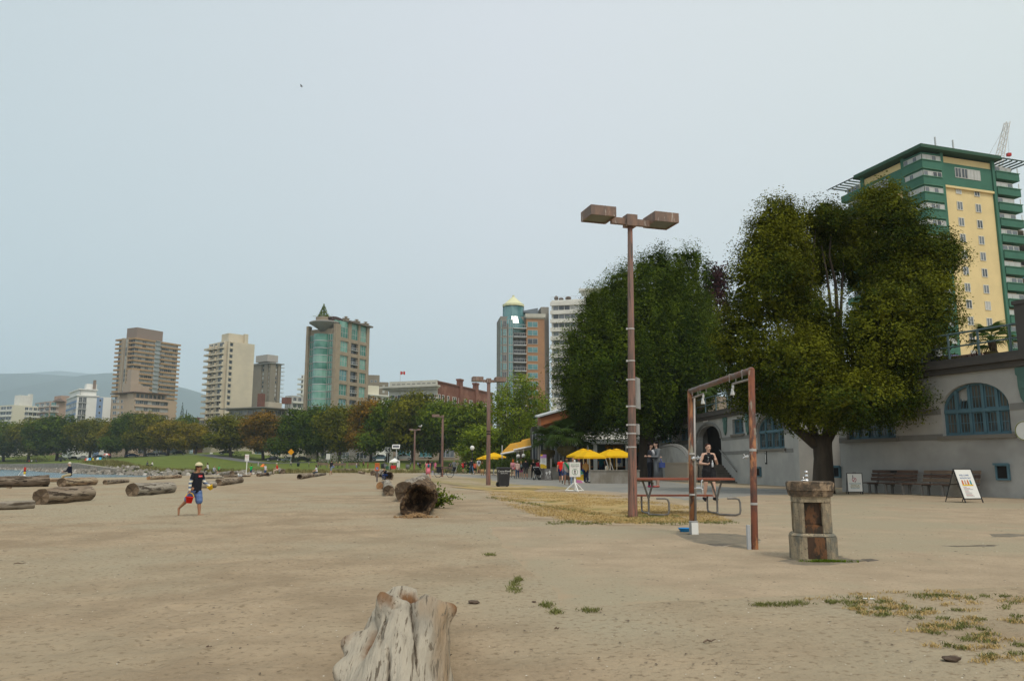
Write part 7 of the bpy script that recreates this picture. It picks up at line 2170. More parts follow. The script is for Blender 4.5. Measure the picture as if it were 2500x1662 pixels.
def figure_parts(J,b=1.0,female=False,hands=False):
 """(tag, a, b, ra, rb) rounded segments for every part of the body"""
 P = [];hw = .052 if female else .048
 P.append(('head',J['head']+Vector((0,.006,.022)),J['head']+Vector((0,.004,.022)),.051,.051));P.append(('head',J['head']+Vector((0,-.012,-.012)),J['head']+Vector((0,-.022,-.032)),.041,.028))
 P.append(('head',J['head']+Vector((0,-.05,.0)),J['head']+Vector((0,-.060,-.014)),.006,.009))
 for s in (-1,1):P.append(('head',J['head']+Vector((s*.050,.004,.008)),J['head']+Vector((s*.050,.006,-.014)),.008,.006))
 P.append(('head',J['neck']+Vector((0,.004,-.03)),J['head']+Vector((0,.008,-.02)),.033,.030))
 up = (J['neck']-J['pelvis']).normalized()
 for s in (-1,1):
  P.append(('torso',J['pelvis']+Vector((s*.035,0,.0)),J['chest']+Vector((s*.04,0,-.04)),.062*b+(.008 if female else 0),.056*b));P.append(('torso',J['chest']+Vector((s*.042,0,-.04)),J['chest']+up*.06+Vector((s*.055,0,0)),.056*b,.050*b))
 P.append(('torso',J['chest']+up*.075,J['neck']-up*.01,.055*b,.036))
 for s,n in ((1,'L'),(-1,'R')):
  P.append(('torso',J['sh'+n]-Vector((s*.05,0,.0)),J['sh'+n],.04,.036*b))
  P.append(('sleeve',J['sh'+n],J['sh'+n].lerp(J['el'+n],.55),.035*b,.031*b));P.append(('upperarm',J['sh'+n].lerp(J['el'+n],.55),J['el'+n],.029*b,.0255*b))
  P.append(('fore',J['el'+n],J['wr'+n],.026*b,.0175))
  if not hands:
   P.append(('hand',J['wr'+n],J['hand'+n],.018,.022));
  P.append(('thigh',J['hip'+n]+Vector((s*.004,0,.01)),J['hip'+n].lerp(J['knee'+n],.6),.064*b,.049*b));P.append(('lowthigh',J['hip'+n].lerp(J['knee'+n],.6),J['knee'+n],.048*b,.037*b))
  P.append(('shin',J['knee'+n],J['knee'+n].lerp(J['ank'+n],.35),.036*b,.036*b));P.append(('shin',J['knee'+n].lerp(J['ank'+n],.35),J['ank'+n],.035*b,.022))
  P.append(('foot',J['ank'+n]+Vector((0,.015,-.015)),J['toe'+n],.024,.017))
 return P
TAGS = ['head','torso','sleeve','upperarm','fore','hand','thigh','lowthigh','shin','foot','hair']
def body_mesh(pose,voxel=.0135,b=1.0,female=False,hair='short'):
 J = skeleton(pose);P = figure_parts(J,b,female)
 me = fuse(lambda bm:[capsule(bm,p[1],p[2],p[3],p[4]) for p in P],voxel)
 # lift so the lowest point stands on the ground
 co = np.empty(len(me.vertices)*3);me.vertices.foreach_get('co',co);co = co.reshape(-1,3)
 lift = -co[:,2].min() if pose.get('ground',True) else 0.0
 n = len(me.polygons);cen = np.empty(n*3);me.polygons.foreach_get('center',cen);cen = cen.reshape(-1,3)
 best = np.full(n,1e9);idx = np.zeros(n,np.int32)
 for t,a,bb,ra,rb in P:
  a_,b_ = np.array(a),np.array(bb);d = b_-a_;L2 = (d**2).sum()+1e-12
  s = np.clip(((cen-a_)@d)/L2,0,1);q = np.linalg.norm(cen-(a_+s[:,None]*d),axis=1)-(ra+(rb-ra)*s)
  m = q<best;best[m]=q[m];idx[m]=TAGS.index(t)
 hd = np.array(J['head'])
 rel = cen-hd
 hairm = (idx==0)&((rel[:,2]>.030-.9*np.clip(rel[:,1]+.02,-.05,.06))|((rel[:,1]>.02)&(rel[:,2]>-.03)))
 idx[hairm]=10
 me.polygons.foreach_set('material_index',idx)
 if lift:me.transform(Matrix.Translation((0,0,lift)))
 for _ in TAGS:me.materials.append(SKIN)
 return me,J,lift
POSES = {'walk':dict(hipL=24,kneeL=6,hipR=-20,kneeR=22,armL=-22,armR=20,elbL=18,elbR=25,lean=3,footR=-30),'walk2':dict(hipL=-18,kneeL=28,hipR=20,kneeR=4,armL=18,armR=-18,elbL=30,elbR=14,lean=3,footL=-28),'stand':dict(hipL=2,hipR=-2,armL=4,armR=2,abdL=9,abdR=9,elbL=14,elbR=14,habdL=3,habdR=3),'hold':dict(hipL=4,hipR=-3,armL=22,armR=24,elbL=72,elbR=70,twL=25,twR=25,lean=2),'push':dict(hipL=18,kneeL=8,hipR=-14,kneeR=18,armL=42,armR=42,elbL=40,elbR=40,lean=6),'sit':dict(hipL=84,kneeL=80,hipR=80,kneeR=72,armL=28,armR=26,elbL=40,elbR=44,twL=20,twR=20,lean=8,hip_z=.30),'crouch':dict(hipL=104,kneeL=112,hipR=98,kneeR=104,armL=60,armR=56,elbL=40,elbR=40,twL=25,twR=25,lean=30,head=18,hip_z=.22),}
HAIRM = {}
def hair_long():
 if 'long' not in HAIRM:
  HAIRM['long']=None
 return HAIRM['long']
BODY = {}
def get_body(pose,female,b):
 k = (pose,female,b)
 if k not in BODY:BODY[k]=body_mesh(POSES[pose],female=female,b=b)
 return BODY[k]
def hair_mesh(J,lift,L=.12):
 h = J['head']+Vector((0,0,lift))
 mb = MB();mb.ell((h.x,h.y+.012,h.z+.030),(.058,.060,.056),10,7);mb.ell((h.x,h.y+.035,h.z-L*.35),(.050,.032,L*.75),10,6)
 return mb
def skirt_mb(J,lift,z0,z1,r0,r1,dy=0.0):
 mb = MB();p = J['pelvis'];mb.lathe([(r0*.9,z1-.01),(r0,z1),((r0+r1)/2,(z0+z1)/2),(r1,z0),(r1*.9,z0+.005)],14,(p.x,p.y+dy,0));return mb
def person(px,foot,hpx,label,facing=0,pose='walk',top='#333333',sleeves='short',bottom='#222233',legs='long',shoe='#222222',hair='#20150f',skin=None,female=False,longhair=False,b=1.0,extras=(),group=None,mirror=False,D=None):
 P = G(px,foot) if D is None else Vector((at(px,foot,D)))
 H = hpx/F*P.y*1.0
 sit = pose in ('sit','crouch')
 if sit:H = H/(.66 if pose=='sit' else .56)
 me,J,lift = get_body(pose,female,b)
 o = thing('person',label,'person',P,math.radians(facing),group,(-H if mirror else H,H,H))
 bo = link('body',me,o)
 sk = skin or SKIN
 T,B_ = cloth(top),cloth(bottom)
 mp = dict(head=sk,torso=T,sleeve=T if sleeves!='none' else sk,upperarm=T if sleeves=='long' else sk,fore=T if sleeves=='long' else sk,hand=sk,thigh=B_,lowthigh=B_ if legs in ('long','knee') else sk,shin=B_ if legs=='long' else sk,foot=cloth(shoe),hair=cloth(hair))
 for i,t in enumerate(TAGS):
  bo.material_slots[i].link = 'OBJECT';bo.material_slots[i].material = mp[t]
 if longhair:hair_mesh(J,lift).build('hair',cloth(hair),o,True)
 for e in extras:
  k = e[0]
  if k=='backpack':
   c = J['chest']+Vector((0,.085,lift+.0));mb = MB();mb.ell(tuple(c),(.062,.045,.095),10,7);mb.build('backpack',cloth(e[1]),o,True)
  elif k=='dress':skirt_mb(J,lift,e[2] if len(e)>2 else .34,.60+lift,.088,.125).build('dress',cloth(e[1]),o,True)
  elif k=='cap':
   h = J['head']+Vector((0,0,lift));mb = MB();mb.ell((h.x,h.y+.004,h.z+.038),(.060,.062,.044),10,6);mb.bb(h.x-.04,h.x+.04,h.y-.115,h.y-.03,h.z+.030,h.z+.040);mb.build('cap',cloth(e[1]),o,True)
  elif k=='bag':
   s = e[2] if len(e)>2 else 1;c = J['hip'+('L' if s>0 else 'R')]+Vector((s*.10,0,lift+.03));mb = MB();mb.box(tuple(c),(.05,.11,.10));mb.tube([tuple(c+Vector((0,0,.05))),tuple(J['neck']+Vector((-s*.03,.02,lift-.02)))],.006,4);mb.build('bag',cloth(e[1]),o)
  elif k=='scarf':
   mb = MB();n = J['neck']+Vector((0,0,lift));mb.tube([tuple(n+Vector((-.07,-.05,.0))),tuple(n+Vector((.0,-.085,-.06))),tuple(n+Vector((.06,-.085,-.16))),tuple(n+Vector((.085,-.07,-.26)))],[.03,.035,.035,.02],6);mb.build('scarf',cloth(e[1]),o,True)
 return o
CR = 'people walking on the promenade'
person(1108,1154.5,31,'person in a grey top pushing the stroller far along the promenade',10,'push','#6f7275','long','#55565a',group=CR)
person(1117.5,1153,27,'person in a beige jacket and black trousers beside the stroller',-30,'walk','#a79a86','long','#16161a',female=True,group=CR)
person(1130,1155,28,'person in a bright red top holding something, left of two women in black',15,'hold','#b3242a','short','#1a1416','short',female=True,longhair=True,group=CR)
person(1134.5,1155,29,'person in a short black dress on the promenade',-10,'walk2','#17161a','short','#17161a','short',female=True,longhair=True,group=CR)
person(1151,1159,38,'person in a dark navy jacket and jeans with white shoes',200,'walk','#20242f','long','#3f556c',shoe='#d8d6d0',group=CR)
person(1158.5,1158,31,'person in black with a coral open top, behind the navy jacket',190,'walk2','#b4573f','none','#141316','knee',female=True,longhair=True,group=CR)
person(1169,1156,36,'person with a white cap, white shirt and blue backpack',185,'stand','#c9ccd4','short','#a5854f','knee',hair='#d8d5cc',extras=(('backpack','#3c4c63'),('cap','#dedbd4')),group=CR)
person(1177.5,1160.5,36,'person in a rust top and long tan skirt',8,'hold','#8a3a34','short','#c09a66','long',female=True,longhair=True,hair='#5a2c1a',extras=(('dress','#c79f6c',.16),),group=CR)
person(1184.5,1158.5,35,'person in a light grey sweater and black trousers by the lamp post',12,'walk','#8e9095','long','#1a1a1e',group=CR)
person(1205,1158,27,'person in a pale blue jacket bending under the yellow umbrella',150,'push','#8b97a8','long','#6b7380',group=CR)
person(1252.6,1167.5,44,'person with orange hair and a pink backpack',185,'walk','#c98f96','short','#5d5a52','short',hair='#b85a20',female=True,longhair=True,extras=(('backpack','#d18c98'),),group=CR)
person(1263,1168.5,43,'person with grey hair, pale pink jacket, jeans and a red bag',180,'walk2','#cfb0a4','long','#2c3d5e',hair='#b7b2ab',female=True,extras=(('bag','#c2403a',1),),group=CR)
person(1272.3,1167.5,41,'person with blonde hair and a dark backpack, between pink and black jackets',185,'stand','#25252a','short','#8c3f66','short',hair='#b08a4f',female=True,extras=(('backpack','#7d8784'),),group=CR)
person(1283.5,1169,48,'person in a black jacket and grey shorts with bare calves',180,'stand','#23252a','long','#4d4b46','knee',b=1.08,group=CR)
person(1302.5,1170,47,'person all in black with a grey sweater over the shoulder',190,'walk','#17191c','short','#15171a',hair='#6b4a35',extras=(('scarf','#9a9da2'),),group=CR)
person(1314,1168.5,46,'person in a crimson polo shirt behind the black stroller',170,'push','#a72733','short','#1c1c20',group=CR)
person(1324,1170,48,'person in a white top carrying things beside the menu board',160,'hold','#d5d4d4','short','#17171b',female=True,group=CR)
person(1370,1180.5,61,'person in a bright red T-shirt and blue shorts',172,'walk','#d4281e','short','#22335f','knee',hair='#1b1310',group=CR)
person(1384,1184.5,65,'person in a grey sweater with a green scarf and denim shorts',-8,'walk2','#a39a92','long','#46536b','short',shoe='#6b3c28',skin=SKINB,female=True,extras=(('scarf','#0f7a4a'),),group=CR)
person(1399.5,1184.5,66,'person in pale blue jeans half hidden behind the pedestrian sign',10,'stand','#8d7f9c','short','#8497ad',hair='#5a3a26',group=CR)
person(1414,1176,55,'person in a pink hat mostly hidden behind the pedestrian sign',10,'stand','#5c3a42','long','#2c2c30',extras=(('cap','#b8667c'),),group=CR)
person(1430.5,1178.5,54,'person in a tan jacket and navy trousers with a blue bag',195,'stand','#a9854f','long','#1c2340',shoe='#d4ccc0',hair='#3a2318',extras=(('bag','#1f3f86',1),),group=CR)
person(1469,1166,56,'person in a teal T-shirt leaning at the kiosk counter',175,'stand','#12606a','short','#26384e',group=CR)
person(1045,1173,48,'person in a pink dress with a teal backpack walking on the sand',-160,'walk','#c9707c','short','#c9707c','short',shoe='#b98b72',female=True,longhair=True,hair='#3c1d14',extras=(('dress','#cf7482',.33),('backpack','#1f6d78')))
person(1056,1163,17,'small child in grey-violet beside the pink dress',-150,'walk2','#7a7791','long','#b9b4b5')
person(1054,1149,25,'person in dark clothes walking away behind the pink dress',180,'walk','#2a2b2e','short','#3c4352')
person(1062.5,1148.5,21,'person in bright pink clothes beyond the pink dress',175,'walk2','#d0708f','short','#c9658c','long',female=True,hair='#9a6a45')
person(1024.5,1147,16,'person in black sitting low near the far thin lamp post',30,'sit','#1b1b20','long','#23232a')
person(1095,1151.5,17,'person in dark clothes sitting on the far bench by the bicycle',80,'sit','#25242e','long','#22222c')
person(808,1160,36,'person in a dark T-shirt and grey shorts carrying a blue bag',160,'walk','#25232b','short','#7d8893','knee',shoe='#8b5a40',extras=(('bag','#6c7fb0',-1),))
person(773,1163.5,23,'person in a white top with dark hair sitting on a beach log',-60,'sit','#d6d2d6','short','#2f3a4c',hair='#120d0c',female=True,longhair=True)
person(942,1171,24,'person in dark clothes and jeans huddled in the hollow log end',-20,'crouch','#17181d','long','#24386b',hair='#0e0b0a')
person(612,1162.5,28,'child in a bright green T-shirt beside the white notice post',170,'walk','#19a452','short','#24324e','knee',shoe='#a5785a')
person(534,1159,23,'child in a bright green T-shirt among the boulders',150,'walk2','#1fae50','short','#1d1d20','short')
person(647,1161,27,'person in white carrying a pale yellow bag by the log ends',60,'stand','#c7c6ce','short','#33507c','knee',female=True,extras=(('bag','#d9cf9a',1),))
person(677,1157,22,'person in a red top and straw hat sitting on the thick short log',-80,'sit','#c1281f','short','#c9b3a0',extras=(('cap','#d7c8a8'),))
person(507,1157,19,'person with dark hair and white top sitting by the driftwood',-90,'sit','#c9c8c6','short','#3a3a40',hair='#1a100c',longhair=True,female=True)
person(521,1158,18,'person in pale clothes sitting with the group by the driftwood',60,'sit','#9da3ad','long','#6d6a66')
FAR = 'people far off at the edge of the lawn'
for px,ft,h,tc,bc,lab,ps in ((630,1139,12,'#b9bcc8','#c2c2c4','far person in white at the edge of the lawn','walk'),(710,1138,13,'#c9c3bd','#2b3350','far person in a white top below the yellow sign','walk2'),(754,1140,13,'#b7b2b8','#2b2c35','far person in a pale top on the dry grass','stand'),(777,1140,13,'#6b3b3f','#23242c','far person in maroon left of the hedge','walk'),(783,1140,13,'#4a3438','#2f2c30','far person in dark brown beside the one in maroon','stand'),(822,1141,13,'#8a3a36','#2b2c38','far person in dark red on the bench row','sit'),(830,1141,14,'#c4b483','#2a2a2e','far person in pale yellow on the bench row','sit'),(836,1141,13,'#5a6b86','#2a2d36','far person in blue on the bench row','sit'),(870,1142,13,'#d4d0cc','#6e87b8','far person in white and pale blue on the dry grass','stand'),(876,1141,14,'#3a3a3e','#222226','far person in charcoal next to the one in white','walk'),(887,1142,17,'#6d4a4e','#1d1d22','far person in black leggings walking right','walk2'),(898,1143,16,'#7a2f3a','#7a2f3a','far person in burgundy with a white cap','stand'),(938,1141,14,'#5f6068','#33343a','far person in grey at the far bins','stand'),(1002,1140,13,'#5c6b9c','#2b2c3a','far person in blue riding behind the thin lamp post','stand'),(1020,1141,13,'#7b86b0','#34343e','far person in pale blue near the road','walk'),(1038,1146,20,'#c3b58a','#2a2b38','far person in pale yellow left of the pink dress','walk'),(1100,1145,16,'#3c4450','#282830','far person in slate grey behind the bicycle','walk2'),(1123,1147,17,'#2b4a52','#26262c','far person in dark teal behind the stroller','stand'),(1143,1149,19,'#7a4a38','#2d2a2c','far person in brown left of the navy jacket','walk'),(1163,1150,20,'#33363c','#2a2a30','far person in dark grey in the middle of the crowd','stand')):
 person(px,ft,h,lab,random.uniform(0,360),ps,tc,'short',bc,'long',group=FAR)
 # picnickers on the lawn
for px,y,tc,lab in ((72,1121,'#b54038','tiny person in red at the left end of the lawn group'),(78,1121,'#d5d3d0','tiny person in white in the lawn group'),(88,1121,'#3a4a7a','tiny person in navy at the right end of the lawn group'),(230,1122,'#4c4a6a','tiny person in violet among the beach chairs'),(359,1129,'#4a4d55','tiny dark person sitting on the lawn above the rocks'),(373,1130,'#d8d4cf','tiny white-clad person sitting on the lawn above the rocks')):
 D = 300 if px<120 else (225 if px<300 else 160)
 P = at(px,y,D);z = float(ground_z(P.x,D));me,J,lift = get_body('sit',False,1.0)
 o = thing('person',lab,'person',(P.x,D,z),random.uniform(0,6),'picnickers on the lawn',1.7)
 bo = link('body',me,o)
 for i,t in enumerate(TAGS):
  bo.material_slots[i].link = 'OBJECT';bo.material_slots[i].material = cloth(tc) if t in ('torso','sleeve','upperarm') else cloth('#3a3a3e') if t in ('thigh','lowthigh','shin','foot') else cloth('#241a14') if t=='hair' else SKIN
  # ---- seated man at the water, seen from behind the tan log
P = G(152,1182);s_ = P.y/F
me,J,lift = body_mesh(dict(hipL=78,kneeL=70,hipR=80,kneeR=76,armL=24,armR=26,elbL=62,elbR=58,twL=30,twR=30,lean=4,head=12,hip_z=.30),.009)
o = thing('person','person with white hair in a navy sweater sitting on a log by the water','person',P+Vector((0,.75,.05)),math.radians(-82),None,1.62)
bo = link('body',me,o)
for i,t in enumerate(TAGS):
 bo.material_slots[i].link = 'OBJECT';bo.material_slots[i].material = {'head':SKINP,'hand':SKINP,'hair':cloth('#c9c4b8'),'thigh':cloth('#b0a585'),'lowthigh':cloth('#b0a585'),'shin':cloth('#b0a585'),'foot':cloth('#2c2a28')}.get(t,cloth('#10152a'))
h = J['head']+Vector((0,0,lift));mb = MB();mb.ell((h.x,h.y+.016,h.z+.026),(.056,.058,.054),12,8);mb.build('hair',cloth('#c9c4b8'),o,True)
# ---- detailed figures: body in one skin, clothes as separate fitted skins
def clothing(J,P,tags,grow,voxel,name,m,o,extra=None,lift=0.0,smooth=3,clip=None):
 def b(bm):
  for t,a,bb,ra,rb in P:
   if t in tags:capsule(bm,a,bb,ra+grow,rb+grow)
  if extra:extra(bm)
 me = fuse(b,voxel,smooth,name)
 if clip:
  bm = bmesh.new();bm.from_mesh(me)
  for co,no in clip:bmesh.ops.bisect_plane(bm,geom=bm.verts[:]+bm.edges[:]+bm.faces[:],plane_co=co,plane_no=no,clear_outer=True)
  bm.to_mesh(me);bm.free()
 me.transform(Matrix.Translation((0,0,lift)))
 me.materials.clear();me.materials.append(m)
 return link(name,me,o)
def hand_parts(J,n,s,curl=1.0,ax=None):
 """palm, four unequal fingers and a thumb, curled"""
 wr = J['wr'+n];d = (ax or J['hd'+n]).normalized();side = Vector((0,-1,0)) if abs(d.y)<.8 else Vector((-s,0,0))
 side = (side-d*side.dot(d)).normalized();pn = d.cross(side)*s
 P = [('hand',wr,wr+d*.036,.0135,.0165),('hand',wr+d*.02+side*.010,wr+d*.042+side*.012,.010,.010),('hand',wr+d*.02-side*.012,wr+d*.040-side*.012,.010,.009)]
 for k,(o_,l) in enumerate(((.016,.028),(.0055,.032),(-.005,.030),(-.015,.023))):
  b0 = wr+d*.046+side*o_;b1 = b0+(d*.8-pn*.6*curl).normalized()*l*.6;b2 = b1+(d*.1-pn*curl).normalized()*l*.6
  P +=[('hand',b0,b1,.0056,.0052),('hand',b1,b2,.0052,.0044)]
 t0 = wr+d*.014+side*.014;t1 = t0+(side*.8+d*.6-pn*.3).normalized()*.022;t2 = t1+(d*.7-pn*.6).normalized()*.02
 P +=[('hand',t0,t1,.0072,.0062),('hand',t1,t2,.006,.005)]
 return P
def face_bits(o,J,lift,hairm,brow='#2a1a12',lip='#8f4a44'):
 h = J['head']+Vector((0,0,lift))
 mb = MB()
 for s in (-1,1):mb.ell((h.x+s*.019,h.y-.0475,h.z+.012),(.0075,.004,.0045),8,5)
 mb.build('eyes',cloth('#1c1512'),o,True)
 mb = MB()
 for s in (-1,1):mb.ell((h.x+s*.020,h.y-.048,h.z+.024),(.011,.004,.0022),8,4)
 mb.build('eyebrows',cloth(brow),o,True)
 mb = MB();mb.ell((h.x,h.y-.0515,h.z-.030),(.013,.005,.0038),8,4);mb.build('mouth',cloth(lip),o,True)
 # boy with buckets
P0 = G(468,1258);H = 127/F*P0.y*.985
pose = dict(hipL=10,kneeL=6,hipR=-34,kneeR=16,armR=-10,elbR=16,abdR=16,armL=16,elbL=46,abdL=12,twL=4,lean=4,head=4,footR=-46,footL=4,shoulder=.098)
J = skeleton(pose);PP = figure_parts(J,1.0,False,True)+hand_parts(J,'L',1)+hand_parts(J,'R',-1)
PP = [(t,a,bb,ra*(1.14 if t=='head' else 1),rb*(1.14 if t=='head' else 1)) for t,a,bb,ra,rb in PP]
me = fuse(lambda bm:[capsule(bm,p[1],p[2],p[3],p[4]) for p in PP],.0052,2)
co = np.empty(len(me.vertices)*3);me.vertices.foreach_get('co',co);lift = -co.reshape(-1,3)[:,2].min()
me.transform(Matrix.Translation((0,0,lift)));m_boyskin = mat('boy_skin',(0.36,0.185,0.105),rough=.55,spec=.3);me.materials.clear();me.materials.append(m_boyskin)
boy = thing('person','boy in a cap, dark T-shirt and blue striped shorts carrying toy pails','person',P0+Vector((.06,0,-.02)),math.radians(68),None,H)
link('body',me,boy)
m_navy = mat('navy_shirt',(0.010,0.012,0.020),rough=.9)
clothing(J,PP,('torso','sleeve'),.011,.009,'t_shirt',m_navy,boy,lambda bm:[capsule(bm,J['pelvis']+Vector((s*.03,0,-.01)),J['chest']+Vector((s*.03,0,0)),.082,.072) for s in (-1,1)],lift,3,clip=[((0,0,.455),(0,0,-1)),(tuple(J['neck']+Vector((0,0,.012))),(0,-.25,1))])
m_stripe = bpy.data.materials.new('blue_striped_shorts');m_stripe.use_nodes = True
_N = m_stripe.node_tree.nodes;_L = m_stripe.node_tree.links;_b = _N['Principled BSDF'];_t = _N.new('ShaderNodeTexCoord');_w = _N.new('ShaderNodeTexWave');_w.bands_direction = 'Z';_w.inputs['Scale'].default_value = 13;_w.inputs['Distortion'].default_value = 1.2
_r = _N.new('ShaderNodeValToRGB');_r.color_ramp.elements[0].position = .62;_r.color_ramp.elements[0].color = lin('#173f86');_r.color_ramp.elements[1].position = .8;_r.color_ramp.elements[1].color = lin('#8aa6c9')
_L.new(_t.outputs['Object'],_w.inputs[0]);_L.new(_w.outputs['Fac'],_r.inputs[0]);_L.new(_r.outputs[0],_b.inputs['Base Color']);_b.inputs['Roughness'].default_value = .85
def sh_extra(bm):
 for n in ('L','R'):capsule(bm,J['hip'+n],J['hip'+n].lerp(J['knee'+n],.92),.078,.070)
sho = clothing(J,PP,('thigh',),.012,.009,'shorts',m_stripe,boy,sh_extra,lift,3,clip=[((0,0,.50),(0,0,1))])
# long striped sleeves under the T-shirt
m_slv = bpy.data.materials.new('striped_sleeve');m_slv.use_nodes = True
_N = m_slv.node_tree.nodes;_L = m_slv.node_tree.links;_b = _N['Principled BSDF'];_t = _N.new('ShaderNodeTexCoord');_w = _N.new('ShaderNodeTexWave');_w.bands_direction = 'Z';_w.inputs['Scale'].default_value = 4.2;_w.inputs['Phase Offset'].default_value = 1.0
_r = _N.new('ShaderNodeValToRGB');_r.color_ramp.interpolation = 'CONSTANT';_r.color_ramp.elements[0].color = lin('#d3cdb8');_r.color_ramp.elements[1].position = .5;_r.color_ramp.elements[1].color = lin('#51617c')
_L.new(_t.outputs['Object'],_w.inputs[0]);_L.new(_w.outputs['Fac'],_r.inputs[0]);_L.new(_r.outputs[0],_b.inputs['Base Color'])
clothing(J,PP,('upperarm','fore'),.008,.0075,'long_sleeves',m_slv,boy,None,lift,2)
for n in ('L',):
 pass
h = J['head']+Vector((0,0,lift))
mb = MB();mb.ell((h.x,h.y+.010,h.z+.028),(.062,.066,.058),14,9);mb.ell((h.x,h.y+.048,h.z-.02),(.040,.022,.05),10,6);mb.build('hair',cloth('#17100d'),boy,True)
bm = bmesh.new();bmesh.ops.create_uvsphere(bm,u_segments=20,v_segments=12,radius=1,matrix=Matrix.Translation((h.x,h.y+.006,h.z+.042))@Matrix.Rotation(.12,4,'X')@Matrix.Diagonal((.069,.074,.062,1)))
bmesh.ops.bisect_plane(bm,geom=bm.verts[:]+bm.edges[:]+bm.faces[:],plane_co=(0,0,h.z+.030),plane_no=(0,-.12,-1),clear_outer=True)
cm = bpy.data.meshes.new('cap');bm.to_mesh(cm);bm.free();cm.polygons.foreach_set('use_smooth',[True]*len(cm.polygons));cm.materials.append(cloth('#c9c09b'));cap = link('cap',cm,boy)
mb = MB();n = 10;v = []
for i in range(n+1):
 a = -1.25+2.5*i/n
 for r_,z in ((.066,.034),(.122,.026)):v.append((h.x+math.sin(a)*(.066 if r_<.1 else .062),h.y+.006-math.cos(a)*r_-(.0 if r_<.1 else .0),h.z+z+.006*math.cos(a)))
mb.add(v+[(x,y,z+.010) for x,y,z in v],[(2*i,2*i+1,2*i+3,2*i+2) for i in range(n)]+[(2*n+2+2*i,2*n+4+2*i,2*n+5+2*i,2*n+3+2*i) for i in range(n)]+[(2*i+1,2*n+3+2*i,2*n+5+2*i,2*i+3) for i in range(n)]);mb.build('peak',cloth('#8f8a70'),cap)
face_bits(boy,J,lift,None)
ch = J['chest']+Vector((0,0,lift))
mb = MB();mb.bb(-.045,.045,ch.y-.082,ch.y-.074,ch.z+.025,ch.z+.065);lg = mb.build('red_print',cloth('#d2303c'),boy)
lt = link('lettering',text_mesh('Supreme',.026,cloth('#f2eeee')),lg,(0,ch.y-.0835,ch.z+.045))
def pail(label,pos,r0,r1,hh,m,hm,rot,name='toy_pail'):
 o = thing(name,label,'toy pail',pos,0,None);o.rotation_euler = rot
 mb = MB();mb.lathe([(r0*.2,0),(r0,0),(r1,hh),(r1*1.12,hh),(r1*1.12,hh+.012),(r1*.94,hh+.012),(r0*.9,.01),(.005,.01)],18);mb.build('bucket',m,o,True)
 if hm:
  mb = MB();mb.tube([(r1*math.cos(a),0,hh+.9*r1*math.sin(a)*1.25) for a in np.linspace(0,PI,9)],.009,6);mb.build('handle',hm,o)
 return o
bw = boy.matrix_basis.copy()
hr = bw@(J['handR']+Vector((0,0,lift)));hl_ = bw@(J['handL']+Vector((0,0,lift)))
bpy.context.view_layer.update()
pail('red toy pail with a yellow handle hanging from the boy\'s right hand',hr+Vector((0,0,-.235)),.062,.088,.135,cloth('#e0271b',.35),cloth('#e8c02a',.4),(0,.08,.5))
pail('small yellow cup in the boy\'s left hand',hl_+Vector((.02,-.02,-.055)),.04,.066,.085,cloth('#f0c419',.35),None,(.25,-.5,0),'toy_cup')
# runner by the picnic table
P0 = flat(1733,1224);H = 134/F*P0.y
pose = dict(hipL=14,kneeL=10,hipR=-4,kneeR=12,armL=4,elbL=108,abdL=20,twL=38,armR=0,elbR=86,abdR=24,twR=40,lean=2,head=-2,shoulder=.098)
J = skeleton(pose);PP = figure_parts(J,.95,True,True)+hand_parts(J,'L',1)+hand_parts(J,'R',-1)
me = fuse(lambda bm:[capsule(bm,p[1],p[2],p[3],p[4]) for p in PP],.0058,2)
co = np.empty(len(me.vertices)*3);me.vertices.foreach_get('co',co);lift = -co.reshape(-1,3)[:,2].min()
me.transform(Matrix.Translation((0,0,lift)));me.materials.clear();me.materials.append(SKINP)
ru = thing('person','runner in a black vest and shorts clasping a water bottle behind the picnic table','person',P0,math.radians(10),None,H)
link('body',me,ru)
blk = mat('black_sportswear',(0.008,0.008,0.011),rough=.75)
def vest_x(bm):
 for s in (-1,1):capsule(bm,J['chest']+Vector((s*.045,0,.03)),J['neck']+Vector((s*.052,.0,-.03)),.052,.036)
clothing(J,[p for p in PP if p[0]=='torso' and (Vector(p[1])-J['shL']).length>.08 and (Vector(p[1])-J['shR']).length>.08][:5],('torso',),.008,.008,'vest',blk,ru,vest_x,lift,2,clip=[((0,0,.50),(0,0,-1))])
def rs_x(bm):
 for n in ('L','R'):capsule(bm,J['hip'+n],J['hip'+n].lerp(J['knee'+n],.42),.078,.074)
 for s in (-1,1):capsule(bm,J['pelvis']+Vector((s*.035,0,-.02)),J['pelvis']+Vector((s*.035,0,.06)),.080,.068)
clothing(J,PP,('zzz',),.0,.009,'shorts',blk,ru,rs_x,lift,3)
for n in ('L','R'):
 mb = MB();a = J['ank'+n]+Vector((0,.02,lift-.012));t = J['toe'+n]+Vector((0,0,lift));mb.tube([tuple(a),tuple(a.lerp(t,.5)),tuple(t)],[.032,.031,.024],10);mb.build('shoe',cloth('#1d1c20'),ru,True)
h = J['head']+Vector((0,0,lift))
mb = MB();mb.ell((h.x,h.y+.014,h.z+.027),(.0545,.056,.052),14,9);mb.ell((h.x,h.y+.066,h.z+.03),(.022,.025,.022),8,6);mb.build('hair',cloth('#3a211a'),ru,True)
for s in (-1,1):
 c = J['chest']+Vector((0,0,lift));n = J['neck']+Vector((0,0,lift))
 mb = MB();mb.tube([(s*.050,c.y-.062,c.z+.03),(s*.056,n.y-.050,n.z-.035),(s*.058,n.y-.01,n.z-.012),(s*.05,n.y+.04,n.z-.04),(s*.04,c.y+.06,c.z+.02)],[.018,.014,.012,.014,.018],7);mb.build('strap',blk,ru,True)
face_bits(ru,J,lift,None)
ch = J['chest']+Vector((0,0,lift))
